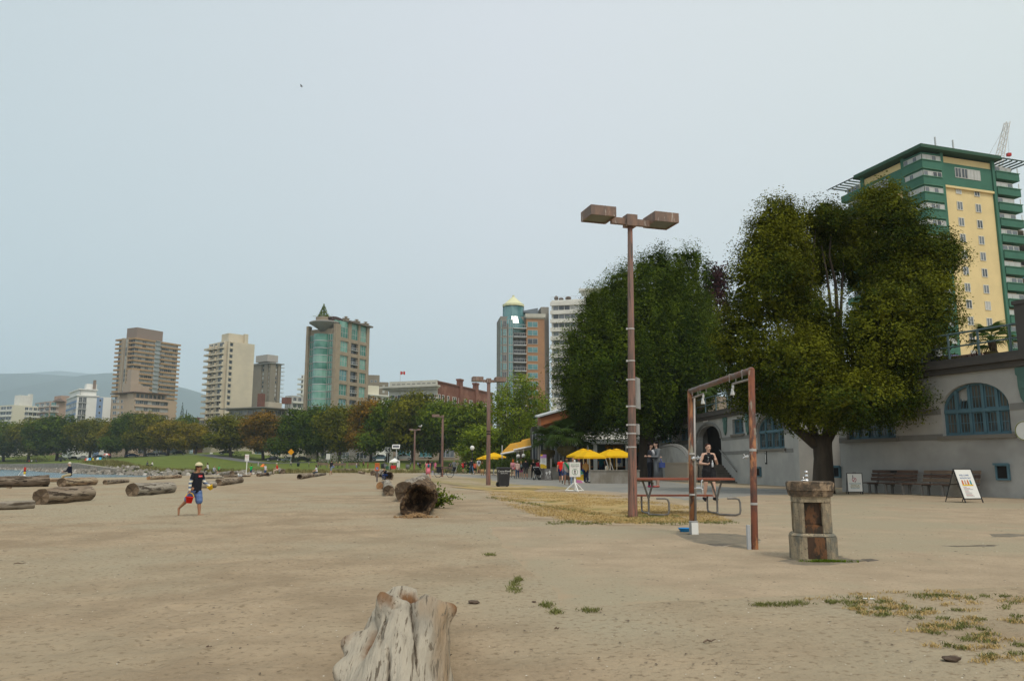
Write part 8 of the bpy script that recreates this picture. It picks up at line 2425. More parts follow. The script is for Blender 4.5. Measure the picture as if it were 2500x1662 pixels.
mb = MB();mb.box((-.03,ch.y-.066,ch.z+.045),(.03,.006,.012));mb.tube([(-.028,ch.y-.068,ch.z+.03),(-.04,ch.y-.070,ch.z-.03)],.0025,4);mb.build('vest_print',cloth('#a9adb0'),ru)
hb = ru.matrix_basis@((J['handL']+J['handR'])*.5+Vector((-.01,-.02,lift)))
bt = thing('water_bottle','clear water bottle held in the runner\'s hands','bottle',hb+Vector((0,-.02,-.17)))
mb = MB();mb.lathe([(.028,0),(.032,.02),(.032,.12),(.014,.16),(.014,.19)],12);mb.build('bottle',mat('clear_plastic',(0.45,0.47,0.5),rough=.15,spec=.6),bt,True);mb = MB();mb.lathe([(.017,.19),(.017,.21)],10);mb.build('cap',m_bright,bt)
# couple hugging beneath the street tree
grey = '#6d7073'
P0 = flat(1602,1190);H = 112/F*P0.y
for nm,dx,fc,lab,tp,bt_,sh_,pose_,hairc in (('a',.10,-70,'person with long black hair in a grey cardigan, blue bag at the hip',grey,'#565a60','#c06a5c','hold','#0e0b0c'),('b',-.28,80,'person in a black outfit and white scarf embraced by the grey cardigan','#3c3e44','#1b1d24','#a52a58','hold','#17100f')):
 me,J,lift = body_mesh(POSES[pose_],.009,.98,True)
 o = thing('person',lab,'person',P0+Vector((dx,.0 if nm=='a' else .12,0)),math.radians(fc),None,H*(.985 if nm=='a' else .95))
 bo = link('body',me,o)
 for i,t in enumerate(TAGS):
  bo.material_slots[i].link = 'OBJECT'
  bo.material_slots[i].material = {'head':SKINP,'hand':SKINP,'hair':cloth(hairc),'foot':cloth(sh_),'thigh':cloth(bt_),'lowthigh':cloth(bt_),'shin':SKINP if nm=='a' else cloth(bt_)}.get(t,cloth(tp))
 hair_mesh(J,lift,.2).build('hair',cloth(hairc),o,True)
 if nm=='a':
  skirt_mb(J,lift,.20,.64+lift,.095,.105,.01).build('cardigan',cloth(grey),o,True)
  c = J['hipL']+Vector((.09,.03,lift-.04));mb = MB();mb.box(tuple(c),(.06,.12,.11));mb.tube([tuple(c+Vector((0,0,.05))),tuple(J['neck']+Vector((-.04,.03,lift)))],.008,5);mb.build('shoulder_bag',cloth('#45538a'),o)
 else:
  mb = MB();n = J['neck']+Vector((0,0,lift));mb.tube([tuple(n+Vector((-.05,-.055,0))),tuple(n+Vector((0,-.09,-.08))),tuple(n+Vector((.02,-.085,-.2)))],[.03,.04,.03],7);mb.build('scarf',cloth('#cfd0d2'),o,True)
  # ------------------------------------------------------------------ restaurant and kiosk in the middle distance
m_wood = mat('orange_timber',(0.33,0.115,0.04),(0.26,0.09,0.035),scale=2,stretch=(.3,1,1),rough=.6)
m_awn = mat('yellow_canvas',(0.66,0.36,0.03),(0.60,0.31,0.03),scale=1.5,rough=.85,trans=.3)
m_umb = mat('umbrella_canvas',(0.93,0.58,0.02),(0.90,0.54,0.02),scale=2,rough=.85,spec=.1,trans=.35)
m_planter = mat('concrete_planter',(0.27,0.255,0.225),(0.20,0.18,0.145),scale=1.4,stretch=(1,1,.5),rough=.95,bump=.3)
D = 78
a = at(1300,1150,D);z_eave_l,z_eave_r = at(1340,1030,D).z,at(1440,1010,D).z
w = at(1435,1150,D).x-a.x
re = thing('restaurant','glass-walled restaurant with orange timber eaves behind the palms','restaurant',(a.x,D,0))
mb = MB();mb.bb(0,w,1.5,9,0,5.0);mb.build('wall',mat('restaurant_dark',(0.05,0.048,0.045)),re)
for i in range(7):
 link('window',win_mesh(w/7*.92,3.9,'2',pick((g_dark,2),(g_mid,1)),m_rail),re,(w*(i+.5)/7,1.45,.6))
for k,(px0,py0,px1,py1) in enumerate(((1320,1020,1375,1003),(1327,1030,1390,1016))):
 p0,p1 = at(px0,py0,D-3+k),at(px1,py1,D-3+k)
 o_ = Vector((a.x,D,0));q0,q1 = p0-o_,p1-o_
 mb = MB();e = (q1-q0)*1.6
 mb.add([tuple(q0),tuple(q0+e),tuple(q0+e+Vector((0,9,.6))),tuple(q0+Vector((0,9,.6))),tuple(q0+Vector((0,0,-.75))),tuple(q0+e+Vector((0,0,-.75))),tuple(q0+e+Vector((0,9,-.2))),tuple(q0+Vector((0,9,-.2)))],[(0,1,2,3),(4,7,6,5),(0,4,5,1),(1,5,6,2),(2,6,7,3),(3,7,4,0)])
 mb.build('timber_eave',m_wood,re)
 mb = MB();mb.add([tuple(q0+Vector((-.3,-.3,.02))),tuple(q0+e+Vector((0,-.3,.02))),tuple(q0+e+Vector((0,9,.65))),tuple(q0+Vector((-.3,9,.65))),tuple(q0+Vector((-.3,-.3,.16))),tuple(q0+e+Vector((0,-.3,.16))),tuple(q0+e+Vector((0,9,.8))),tuple(q0+Vector((-.3,9,.8)))],[(0,3,2,1),(4,5,6,7),(0,1,5,4),(1,2,6,5),(2,3,7,6),(3,0,4,7)])
 mb.build('roof_edge',m_rail,re)
for px in (1315,1330,1345):
 p = at(px,1150,D-1);mb = MB();mb.bb(p.x-a.x-.1,p.x-a.x+.1,-1.1,-.9,0,at(px,1040,D).z);mb.build('column',m_conc,re)
 # yellow sloping awning over the terrace
Da = 84
aw = thing('awning','long sloping yellow awning on white arms over the restaurant terrace','awning',(at(1220,1150,Da).x,Da,0));o_ = Vector(aw.location)
for k,(l,r,th) in enumerate((((1222,1108),(1345,1085),.12),((1254,1098),(1345,1080),.12))):
 p0,p1 = at(l[0],l[1],Da-1-k)-o_,at(r[0],r[1],Da-1-k)-o_
 q0,q1 = p0+Vector((1.0,6,1.2)),p1+Vector((1.0,6,1.2))
 mb = MB();mb.add([tuple(p0),tuple(p1),tuple(q1),tuple(q0),tuple(p0+Vector((0,0,.05))),tuple(p1+Vector((0,0,.05))),tuple(q1+Vector((0,0,.05))),tuple(q0+Vector((0,0,.05)))],[(0,3,2,1),(4,5,6,7),(0,1,5,4),(1,2,6,5),(2,3,7,6),(3,0,4,7)]);mb.build('canvas',m_awn,aw)
 mb = MB();mb.tube([tuple(p0),tuple(p1)],.10,6);mb.build('front_bar',m_bright,aw)
for px in (1226,1262,1300,1338):
 p = at(px,1100,Da+2)-o_;mb = MB();mb.tube([(p.x,2,0),(p.x,2,p.z+.6)],.07,6);mb.build('post',m_rail,aw)
 # hanging globe lamps under the awning
for i,(px,py,lab) in enumerate(((1265,1113,'small white globe lantern under the awning, left one'),(1278,1112,'white bell lantern under the awning, right one'))):
 p = at(px,py,Da-2);mb = MB();mb.ell((0,0,0),(.2,.2,.2),10,6);mb.tube([(0,0,.2),(0,0,.7)],.02,4)
 tag(mb.build('lantern',m_bright,None,True,p),lab,'lantern')
 # kiosk with white flat roof
Dk = 72
a = at(1428,1150,Dk);b_ = at(1545,1150,Dk);w = b_.x-a.x;zt,zb_ = at(1480,1072,Dk).z,at(1480,1083,Dk).z
ki = thing('kiosk','low kiosk with a white flat roof and dark counter behind yellow umbrellas','kiosk',(a.x,Dk,0))
mb = MB();mb.bb(-.3,w+2,-.5,7,zb_,zt);mb.build('roof',m_bright,ki)
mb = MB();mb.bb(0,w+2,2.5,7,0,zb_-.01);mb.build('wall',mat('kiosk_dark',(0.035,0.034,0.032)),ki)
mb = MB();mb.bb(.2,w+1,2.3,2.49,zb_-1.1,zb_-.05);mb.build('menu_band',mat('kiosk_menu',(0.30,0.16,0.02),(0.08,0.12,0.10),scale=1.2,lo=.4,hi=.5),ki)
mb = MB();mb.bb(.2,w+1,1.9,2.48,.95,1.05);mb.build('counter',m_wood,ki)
for px,th in ((1454,.16),(1436,.05),(1530,.07)):
 x = at(px,1150,Dk).x-a.x;mb = MB();mb.bb(x-th,x+th,-.2,.2,0,zb_-.012);mb.build('column',m_bright,ki)
for px in (1439,1490,1506):
 x = at(px,1150,Dk).x-a.x;mb = MB();mb.bb(x-.06,x+.06,1.7,1.85,0,zb_-.2);mb.build('yellow_post',m_awn,ki)
x = at(1517,1120,Dk).x-a.x;mb = MB();mb.bb(x-.33,x+.33,1.6,1.66,1.0,2.1);q = mb.build('poster',m_print,ki)
mb = MB();mb.bb(x-.18,x+.18,1.58,1.599,1.35,1.8);mb.bb(x-.05,x+.05,1.58,1.599,1.2,1.34);mb.build('print',inks['blue'],q)
# upper terrace storey seen through the leaves
mb = MB();mb.bb(-1,w+6,6,12,zt+.01,zt+2.6);mb.build('upper_storey',m_bright,ki)
for i in range(5):link('window',win_mesh(1.2,1.2,'2',g_mid),ki,(w*(i+.5)/5,5.98,zt+.8))
# low planter wall and patio tables
for px0,px1,py,h,lab in ((1442,1562,1180,.85,'low stained concrete planter wall in front of the patio tables'),(1258,1345,1164.5,1.0,'low grey concrete wall along the restaurant terrace'),(1346,1392,1171,1.0,'low grey wall between the menu boards and the pedestrian sign')):
 p0,p1 = flat(px0,py),flat(px1,py);w_ = p1.x-p0.x
 o = thing('planter_wall',lab,'low wall',p0)
 mb = MB();mb.bb(0,w_,0,.3,-.1,h*.92);mb.build('wall',m_planter,o)
 mb = MB();mb.bb(-.03,w_+.03,-.04,.34,h*.92+.001,h);mb.build('coping',m_planter,o)
pp = []
p0,p1 = flat(1262,1164),flat(1345,1164)
for i in range(420):pp.append((random.uniform(p0.x-3,p1.x),p0.y+random.uniform(.6,2.2),.75))
blades('terrace_hedge',pp,.9,.05,leaf_mat('hedge_leaf',(0.03,0.055,0.012),(0.08,0.11,0.02),.15),8,per=8,spread=.35,lean=.3)
for i,px in enumerate((1450,1478,1500,1522)):
 p = at(px,1165,55);o = thing('patio_table',['dark patio table left of the white lantern','dark patio table behind the white lantern','dark patio table in front of the leaning easel','dark patio table next to the lamp post'][i],'table',(p.x,55,0),0,'patio tables at the kiosk')
 mb = MB();mb.bb(-.75,.75,-.4,.4,.70,.75);mb.build('table_top',m_bin,o)
 for sx in (-.6,.6):
  mb = MB();mb.bb(sx-.03,sx+.03,-.3,.3,.66,.70);mb.bb(sx-.03,sx+.03,-.03,.03,0,.66);mb.build('leg',m_bin,o)
p = at(1481,1150,55);mb = MB();mb.lathe([(.10,0),(.11,.1),(.10,.3),(.04,.36)],10);tag(mb.build('table_lantern',m_bright,None,True,(p.x,55,.75)),'small white lantern standing on a patio table','lantern')
p = at(1493,1150,57);mb = MB()
for q in (((-.5,0,1.9),(.1,.2,.05)),((-.25,0,1.95),(.4,.2,.05)),((.05,.2,.05),(.45,.2,.05))):mb.tube(q,.03,5)
tag(mb.build('easel',m_rail,None,False,(p.x,57,0)),'thin grey folding easel leaning at the kiosk front','easel')
def umbrella(label,px,py_top,py_eave,wpx,D,tilt=0.0,group='yellow patio umbrellas'):
 p = at(px,py_top,D);R = wpx/2/F*D;ze = at(px,py_eave,D).z
 o = thing('patio_umbrella',label,'umbrella',(p.x,D,0),random.uniform(.1,.5),group)
 hh = p.z-ze;n = 8
 ring_ = [(R*1.02*math.cos(2*PI*(k+.5)/4),R*1.02*math.sin(2*PI*(k+.5)/4),ze) for k in range(4)]
 mb = MB()
 corners = [(R*.96*x,R*.96*y,ze) for x,y in ((-1,-1),(1,-1),(1,1),(-1,1))]
 mids = [(R*.90*x,R*.90*y,ze+hh*.03) for x,y in ((0,-1),(1,0),(0,1),(-1,0))]
 inner = [(R*.3*x,R*.3*y,ze+hh*.74) for x,y in ((-1,-1),(1,-1),(1,1),(-1,1))]
 v = corners+mids+inner+[(0,0,p.z-hh*.18)]
 f = []
 for k in range(4):
  f +=[(k,4+k,8+k),(4+k,(k+1)%4,8+(k+1)%4),(4+k,8+(k+1)%4,8+k),(8+k,8+(k+1)%4,12)]
 mb.add(v,f)
 for k in range(4):
  c0,c1 = corners[k],mids[k];c2 = corners[(k+1)%4]
  for u_,w_ in ((c0,c1),(c1,c2)):mb.add([u_,w_,(w_[0],w_[1],w_[2]-.12),(u_[0],u_[1],u_[2]-.12)],[(0,3,2,1)])
 mb.build('canopy',m_umb,o)
 mb = MB();mb.add([(R*.26*x,R*.26*y,ze+hh*.80) for x,y in ((-1,-1),(1,-1),(1,1),(-1,1))]+[(0,0,p.z)],[(0,1,4),(1,2,4),(2,3,4),(3,0,4)]);mb.build('vent',m_umb,o)
 mb = MB();mb.tube([(0,0,0),(0,0,p.z-hh*.1)],.035,7);mb.build('pole',m_bright,o)
 mb = MB();mb.lathe([(.3,0),(.3,.06),(.05,.1)],10);mb.build('base',m_bin,o)
umbrella('yellow patio umbrella at the left, first of the kiosk four',1424,1094,1112,62,54)
umbrella('lower yellow patio umbrella, second of the kiosk four',1439,1097,1115,62,52)
umbrella('yellow patio umbrella third of the kiosk four',1489,1096,1113,62,53)
umbrella('yellow patio umbrella partly behind the tall lamp post',1505,1094,1113,66,55)
umbrella('yellow patio umbrella peeking out behind the street tree trunk',1592,1104,1118,44,68)
umbrella('front yellow umbrella behind the second lamp post',1206,1104,1115,56,92,group='yellow patio umbrellas')
umbrella('rear yellow umbrella behind the second lamp post',1190,1109,1119,44,96,group='yellow patio umbrellas')
# menu boards
p = flat(1327,1171.5);s_ = p.y/F
o = thing('menu_board','tall purple, white and yellow menu board above a grey panel by the restaurant','menu board',p)
w,h = 14.5*s_,33*s_;zb2 = 28*s_
q = panel(o,w,h,Matrix.Translation((0,0,zb2)),name='menu_panel')
mb = MB();ink(mb,-w/2,w/2,h*.74,h,-.006);mb.build('print_band',inks['lilac'],q)
mb = MB();ink(mb,-w/2,-w*.1,h*.88,h,-.009);mb.build('print_corner',inks['yellow'],q)
mb = MB();mb.add([(-w/2,-.006,0),(w/2,-.006,0),(w/2,-.006,h*.2),(0,-.006,h*.3),(-w/2,-.006,h*.33)],[(0,1,2,3,4)]);mb.build('print_wave',inks['yellow'],q)
for i in range(6):
 mb = MB();z = h*(.70-.06*i);ink(mb,-w*.36,w*random.uniform(.1,.36),z,z+h*.018);stuff(mb.build('print_line',inks['grey'],q))
letters(q,'MENU',h*.10,0,h*.82,inks['white'])
mb = MB();mb.bb(-w*.52,w*.52,.02,.08,0,zb2-.02);mb.build('lower_panel',mat('slate_panel',(0.10,0.095,0.09)),o)
o2 = thing('cactus_board','grey A-board with two white cactus drawings at the foot of the menu board','sign board',flat(1338,1172.5))
w,h = 15.5*s_,27*s_
q = panel(o2,w,h,Matrix.Rotation(-.08,4,'X'),m=mat('charcoal_board',(0.13,0.125,0.12)))
mb = MB()
for cx,cz,k in ((-w*.2,h*.62,1.0),(w*.26,h*.68,1.15)):
 r_ = w*.04*k
 mb.tube([(cx,-.02,cz-h*.16*k),(cx,-.02,cz+h*.14*k)],r_,5);mb.tube([(cx,-.02,cz-h*.02),(cx-w*.12*k,-.02,cz),(cx-w*.12*k,-.02,cz+h*.09*k)],r_*.8,5);mb.tube([(cx,-.02,cz-h*.04),(cx+w*.12*k,-.02,cz-h*.01),(cx+w*.12*k,-.02,cz+h*.1*k)],r_*.8,5)
mb.build('print_cactus',inks['white'],q)
letters(q,'CACTUS CLUB',w*.12,0,h*.34,inks['white']);letters(q,'CAFE',w*.11,0,h*.22,inks['white'])
mb = MB();mb.tube([(w*.45,.05,h*.9),(w*.72,.9,0)],.03,5);mb.build('back_leg',m_frame,o2)
p = flat(1417,1178.5);s_ = p.y/F
o3 = thing('poster_board','colourful A-board in green, yellow and pink behind the pedestrian sign','sign board',p)
w,h = 19*s_,30*s_
q = panel(o3,w,h,Matrix.Rotation(-.12,4,'X'))
mb = MB();mb.add([(-w/2,-.006,h*.55),(w/2,-.006,h*.75),(w/2,-.006,h),(-w/2,-.006,h)],[(0,1,2,3)]);mb.build('print_green',mat('ink_mint',(.10,.45,.30)),q)
mb = MB();mb.add([(-w/2,-.006,h*.28),(w/2,-.006,h*.18),(w/2,-.006,h*.72),(-w/2,-.006,h*.52)],[(0,1,2,3)]);mb.build('print_yellow',inks['yellow'],q)
mb = MB();mb.add([(-w/2,-.006,0),(w*.35,-.006,0),(w*.1,-.006,h*.2),(-w/2,-.006,h*.26)],[(0,1,2,3)]);mb.build('print_pink',inks['pink'],q)
letters(q,'HERE',h*.12,w*.2,h*.56,inks['black']);letters(q,'US',h*.12,w*.2,h*.44,inks['black'])
# ------------------------------------------------------------------ bicycle, strollers
def wheel(mb,c,R,ang=0.0,t=.02):
 pts = [(c[0]+R*math.cos(a),c[1]+0,c[2]+R*math.sin(a)) for a in np.linspace(0,2*PI,21)]
 mb.tube(pts,t,5,cap=False)
 for k in range(8):
  a = k*PI/4;mb.tube([c,(c[0]+R*math.cos(a),c[1],c[2]+R*math.sin(a))],.004,3)
p = G(1084,1165)
bk = thing('bicycle','dark bicycle with loaded panniers leaning at the single-headed lamp post','bicycle',p,math.radians(-18))
for x,nm in ((-.62,'wheel'),(.62,'wheel')):
 mb = MB();wheel(mb,(x,0,.36),.36,t=.024);mb.build(nm,m_bin,bk)
mb = MB()
for a_,b2 in (((-.62,0,.36),(-.2,0,.8)),((-.62,0,.36),(0,0,.3)),((0,0,.3),(-.2,0,.95)),((0,0,.3),(.45,0,.85)),((-.2,0,.8),(.43,0,.88)),((.45,0,.95),(.62,0,.36))):mb.tube([a_,b2],.022,6)
mb.build('frame',m_bin,bk)
mb = MB();mb.box((-.22,0,.98),(.26,.14,.06));mb.build('saddle',m_bin,bk)
mb = MB();mb.tube([(.42,-.28,1.02),(.46,0,1.0),(.42,.28,1.02)],.018,5);mb.build('handlebar',m_bin,bk)
mb = MB();mb.box((-.5,-.12,.62),(.4,.16,.36));mb.box((-.5,.12,.62),(.4,.16,.36));mb.box((-.55,0,.9),(.42,.3,.22));mb.build('pannier',cloth('#24282c'),bk)
def stroller(label,px,py,hpx,rz):
 p = G(px,py);H = hpx/F*p.y
 o = thing('stroller',label,'stroller',p,rz,'strollers on the promenade',H/1.05)
 for x,y in ((-.25,-.4),(.25,-.4),(-.28,.35),(.28,.35)):
  mb = MB();M = Matrix.Translation((x,y,.12))@Matrix.Rotation(PI/2,4,'Y');mb.lathe([(.10,-.025),(.12,0),(.10,.025)],12,M=M);mb.build('wheel',m_frame,o)
 mb = MB()
 for s in (-.26,.26):mb.tube([(s,-.4,.14),(s,.0,.6),(s,.5,1.05)],.018,5);mb.tube([(s,.35,.14),(s,-.05,.62)],.018,5)
 mb.tube([(-.26,.5,1.05),(.26,.5,1.05)],.022,5);mb.build('frame',m_rail,o)
 mb = MB();mb.add([(-.22,-.3,.42),(.22,-.3,.42),(.22,.12,.40),(-.22,.12,.40),(-.22,-.34,.55),(.22,-.34,.55),(.22,.3,.85),(-.22,.3,.85)],[(0,3,2,1),(4,5,6,7),(0,1,5,4),(1,2,6,5),(2,3,7,6),(3,0,4,7)]);mb.build('seat',cloth('#141418'),o)
 mb = MB();mb.ell((0,.16,.82),(.25,.3,.24),12,7);mb.build('hood',cloth('#17171b'),o,True)
stroller('large black stroller beside the menu board',1316,1171.5,31,2.6)
stroller('dark stroller with pale wheels far along the promenade',1109,1156,17,-.3)
p = G(1094,1153.5)
def far_bench(label,px,py,wpx):
 p = G(px,py);w = wpx/F*p.y
 o = thing('far_bench',label,'bench',p,0,'benches on the dry grass')
 mb = MB();mb.bb(-w/2,w/2,-.2,.2,.42,.48);mb.build('seat',m_slatl,o)
 mb = MB();mb.bb(-w/2,w/2,.2,.26,.52,.9);mb.build('backrest',m_slatl,o)
 for s in (-1,1):
  mb = MB();mb.bb(s*w*.4-.05,s*w*.4+.05,-.18,.2,0,.42);mb.build('leg',m_conleg,o)
far_bench('long far bench where a dark-clothed person sits by the bicycle',1096,1153,36)
far_bench('far bench with three people in a row on it',829,1142,30)
far_bench('empty far bench at the left end of the hedge',787,1141,26)
far_bench('empty far bench at the right of the hedge',862,1141.5,24)
# ------------------------------------------------------------------ beach signs, tent, solar light, bins
def post_sign(label,px,base,top,wpx,hpx,board,pm,name='notice_sign',D=None):
 p = G(px,base);s = p.y/F
 o = thing(name,label,'sign',p)
 zt = (base-top)*s;w,h = wpx*s,hpx*s
 mb = MB();mb.bb(-.05,.05,0,.08,0,zt-.02);mb.build('post',pm,o)
 q = panel(o,w,h,Matrix.Translation((0,-.03,zt-h)),m=board)
 return o,q,w,h
o,q,w,h = post_sign('white notice on a tall white post on the beach',601,1158,1110,10,16,m_bright,m_bright)
letters(q,'BEACH',h*.22,0,h*.76,inks['red']);letters(q,'AREA',h*.22,0,h*.52,inks['red']);letters(q,'NO DOGS',h*.14,0,h*.2,inks['grey'])
o,q,w,h = post_sign('orange sign with a blue wheelchair symbol among the logs',920,1176,1131,11,18.5,inks['orange'],mat('dark_post',(.12,.1,.09)))
mb = MB();ink(mb,-w*.28,w*.28,h*.12,h*.48,-.006);mb.build('print_square',inks['blue'],q)
mb = MB();k = h*.30;ring(mb,(0.0,h*.24),k*.28,k*.07,y=-.010);mb.lathe([(k*.09,-.001),(k*.09,.001)],8,M=Matrix.Translation((-.02,-.010,h*.42))@Matrix.Rotation(PI/2,4,'X'));mb.tube([(-.02,-.010,h*.39),(-.01,-.010,h*.28),(k*.25,-.010,h*.27),(k*.32,-.010,h*.19)],k*.05,4);mb.build('print_wheelchair',inks['white'],q)
letters(q,'BEACH MAT',h*.13,0,h*.84,inks['black']);letters(q,'ACCESS',h*.13,0,h*.68,inks['black'])
# solar light
p = G(967,1146);s = p.y/F
o = thing('solar_light','grey pole with a tilted solar panel above the white canopy','solar light',p)
mb = MB();mb.tube([(0,0,0),(0,0,(1146-1095)*s)],.09,7);mb.build('pole',m_rail,o)
M = Matrix.Translation((-.1,0,(1146-1091)*s))@Matrix.Rotation(math.radians(52),4,'X')@Matrix.Rotation(.0,4,'Z')
mb = MB();mb.bb(-.66,.66,-.42,.42,-.03,.03,M);mb.build('panel_frame',m_bright,o)
mb = MB();mb.bb(-.55,.55,-.27,.27,.031,.04,M);mb.build('solar_cells',mat('solar_cell',(.12,.12,.13),rough=.2),o)
mb = MB();mb.bb(-.7,.5,-.1,.1,(1146-1097)*s,(1146-1096)*s);mb.build('light_head',m_rail,o)
# tent
p = G(963,1146);s = p.y/F
o = thing('canopy_tent','small white canopy tent over a stall at the edge of the grass','tent',p)
w = 11*s;z0,z1 = (1146-1126)*s,(1146-1118)*s
mb = MB();mb.add([(-w,-w,z0),(w,-w,z0),(w,w,z0),(-w,w,z0),(0,0,z1),(-w,-w,z0-.25),(w,-w,z0-.25),(w,w,z0-.25),(-w,w,z0-.25)],[(0,1,4),(1,2,4),(2,3,4),(3,0,4),(0,5,6,1),(1,6,7,2),(2,7,8,3),(3,8,5,0)]);mb.build('canopy',m_bright,o)
for x,y in ((-w,-w),(w,-w),(w,w),(-w,w)):
 mb = MB();mb.tube([(x,y,0),(x,y,z0)],.05,5);mb.build('leg',m_rail,o)
mb = MB();mb.bb(w*.7,w*1.25,-w,-w+.05,z0-1.0,z0+.1);mb.build('side_sign',m_bright,o)
mb = MB();mb.bb(-w*.8,w*.6,-w*.6,w*.2,.7,.78);mb.bb(-w*.75,-w*.7,-w*.5,-w*.45,0,.7);mb.bb(w*.5,w*.55,-w*.5,-w*.45,0,.7);tag(mb.build('stall_table',cloth('#8d8690'),None,loc=tuple(p)),'folding stall table under the white canopy tent','table')
mb = MB();mb.box((-.1,-w*.7,.4),(.9,.1,.6));tag(mb.build('red_cloth',cloth('#c8302c'),None,loc=tuple(p)),'red cloth hanging from the stall table','cloth')
mb = MB();mb.box((-1.0,-w*.5,.3),(.7,.7,.6));tag(mb.build('green_crate',cloth('#2c5a45'),None,loc=tuple(p)),'dark green crate at the left foot of the stall','crate')
person(958,1144,16,'person in dark clothes standing under the white canopy tent',20,'stand','#4a3a38','short','#2a2a2e')
def drum(label,px,base,hpx,col,wr=.42):
 p = G(px,base) if base>1137 else Vector((at(px,base,292).x,292,float(ground_z(at(px,base,292).x,292))));H = hpx/F*p.y
 o = thing('litter_bin',label,'bin',p,0,'litter bins')
 mb = MB();mb.lathe([(H*wr*.9,0),(H*wr,H*.95)],12);mb.build('drum',cloth(col),o,True)
 mb = MB();mb.lathe([(H*wr*1.05,H*.951),(H*wr*1.05,H),(H*wr*.8,H*1.02)],12);mb.build('rim',m_bin,o)
drum('grey litter drum behind the orange sign',941,1143,11,'#6a6a6c');drum('dark litter drum left of the grey drum',934.5,1143,11,'#2b2d2e');drum('grey litter drum right of the white canopy tent',995,1145,12,'#707070')
drum('dark litter bin alone on the lawn across the bay',148,1128,6.5,'#1f2124');drum('dark litter bin at the lawn edge below the yellow sign',728,1138,8,'#1b2a24');drum('black bin behind the person in the navy jacket',1146,1153,24,'#1d211f',.3)
# yellow pedestrian crossing sign, S shield, white road signs
for px,base,D,top,col,lab,kind in ((710,1118,185,1103,'#e39a17','yellow diamond road sign on a post behind the lawn','d'),(946,1125,165,1099,'#d8d8d4','dark shield sign with a white letter S in front of the hotel','s'),(515,1120,250,1109,'#d4d2cc','small white road sign among the trees','r'),(801,1125,172,1114,'#d0cec8','small white road sign left of the hedge','r')):
 p = at(px,base,D);z = float(ground_z(p.x,D));zt = at(px,top,D).z
 o = thing('road_sign',lab,'sign',(p.x,D,z))
 mb = MB();mb.tube([(0,0,0),(0,0,zt-z)],.06,5);mb.build('post',m_rail,o)
 r_ = .75 if kind!='s' else .58
 if kind=='d':pts = [(0,-r_),(r_,0),(0,r_),(-r_,0)]
 elif kind=='s':pts = [(-r_,r_*1.1),(-r_,-.2),(0,-r_*1.2),(r_,-.2),(r_,r_*1.1)]
 else:pts = [(-.45,-.6),(.45,-.6),(.45,.6),(-.45,.6)]
 for sc,mm,yy in ((1.0,cloth(col),0),(.86,m_bin,-.03)) if kind=='s' else ((1.0,cloth(col),0),):
  mb = MB();n = len(pts);mb.add([(x*sc,yy-.05,zt-z+y*sc) for x,y in pts]+[(x*sc,yy-.02,zt-z+y*sc) for x,y in pts],[tuple(range(n))[::-1] if kind=='s' else tuple(range(n)),tuple(range(n,2*n))]+[(i,i+n,(i+1)%n+n,(i+1)%n) for i in range(n)]);mb.build('plate',mm,o)
 if kind=='s':link('lettering',text_mesh('S',1.35,m_bright),o,(0,-.10,zt-z))
 # white globe street lamp at the restaurant steps
p = at(1153,1093,100);o = thing('globe_lamp','white globe lamp on a thin post left of the second lamp post','lamp',(p.x,100,0))
mb = MB();mb.ell((0,0,p.z),(.28,.28,.3),10,6);mb.build('globe',m_bright,o,True);mb = MB();mb.tube([(0,0,0),(0,0,p.z-.25)],.06,6);mb.build('post',m_bin,o)
# ------------------------------------------------------------------ parked cars along the road
def car_parts(o,col,sc=1.0):
 prof = [(-2.15,.35),(-2.2,.62),(-2.1,.88),(-1.35,.95),(-.85,1.38),(.55,1.42),(1.15,.98),(1.95,.84),(2.2,.6),(2.15,.35)]
 def sect(y,ins):return [(x,y,z) for x,z in prof]
 mb = MB();n = len(prof);v = []
 for y,k in ((-.82,.94),(-.86,1),(.86,1),(.82,.94)):v +=[(x*(.99 if abs(y)<.85 else 1),y*(.86 if z>1.1 else 1),z) for x,z in prof]
 f = [tuple(range(n))[::-1],tuple(range(3*n,4*n))]
 for j in range(3):
  for i in range(n):f.append((j*n+i,j*n+(i+1)%n,(j+1)*n+(i+1)%n,(j+1)*n+i))
 mb.add(v,f);mb.build('body',col,o)
 for s in (-1,1):
  mb = MB();y = s*.775
  mb.add([(-1.15,s*.835,.98),(-.78,s*.755,1.33),(-.15,s*.755,1.35),(-.15,s*.835,.98)],[(0,1,2,3)]);mb.add([(-.08,s*.835,.98),(-.08,s*.755,1.35),(.5,s*.755,1.36),(.98,s*.835,1.0)],[(0,1,2,3)]);mb.build('window',g_dark,o)
  for x in (-1.35,1.35):
   mb = MB();mb.lathe([(.30,-.1),(.33,-.08),(.33,.08),(.30,.1)],14,M=Matrix.Translation((x,s*.80,.33))@Matrix.Rotation(PI/2,4,'X'));w_ = mb.build('wheel',m_bin,o)
   mb = MB();mb.lathe([(.18,-.105),(.18,.105)],10,M=Matrix.Translation((x,s*.80,.33))@Matrix.Rotation(PI/2,4,'X'));mb.build('rim',m_rail,w_)
 mb = MB();mb.add([(.62,-.66,1.40),(.62,.66,1.40),(1.14,.78,1.02),(1.14,-.78,1.02)],[(0,1,2,3)]);mb.build('windscreen',g_dark,o)
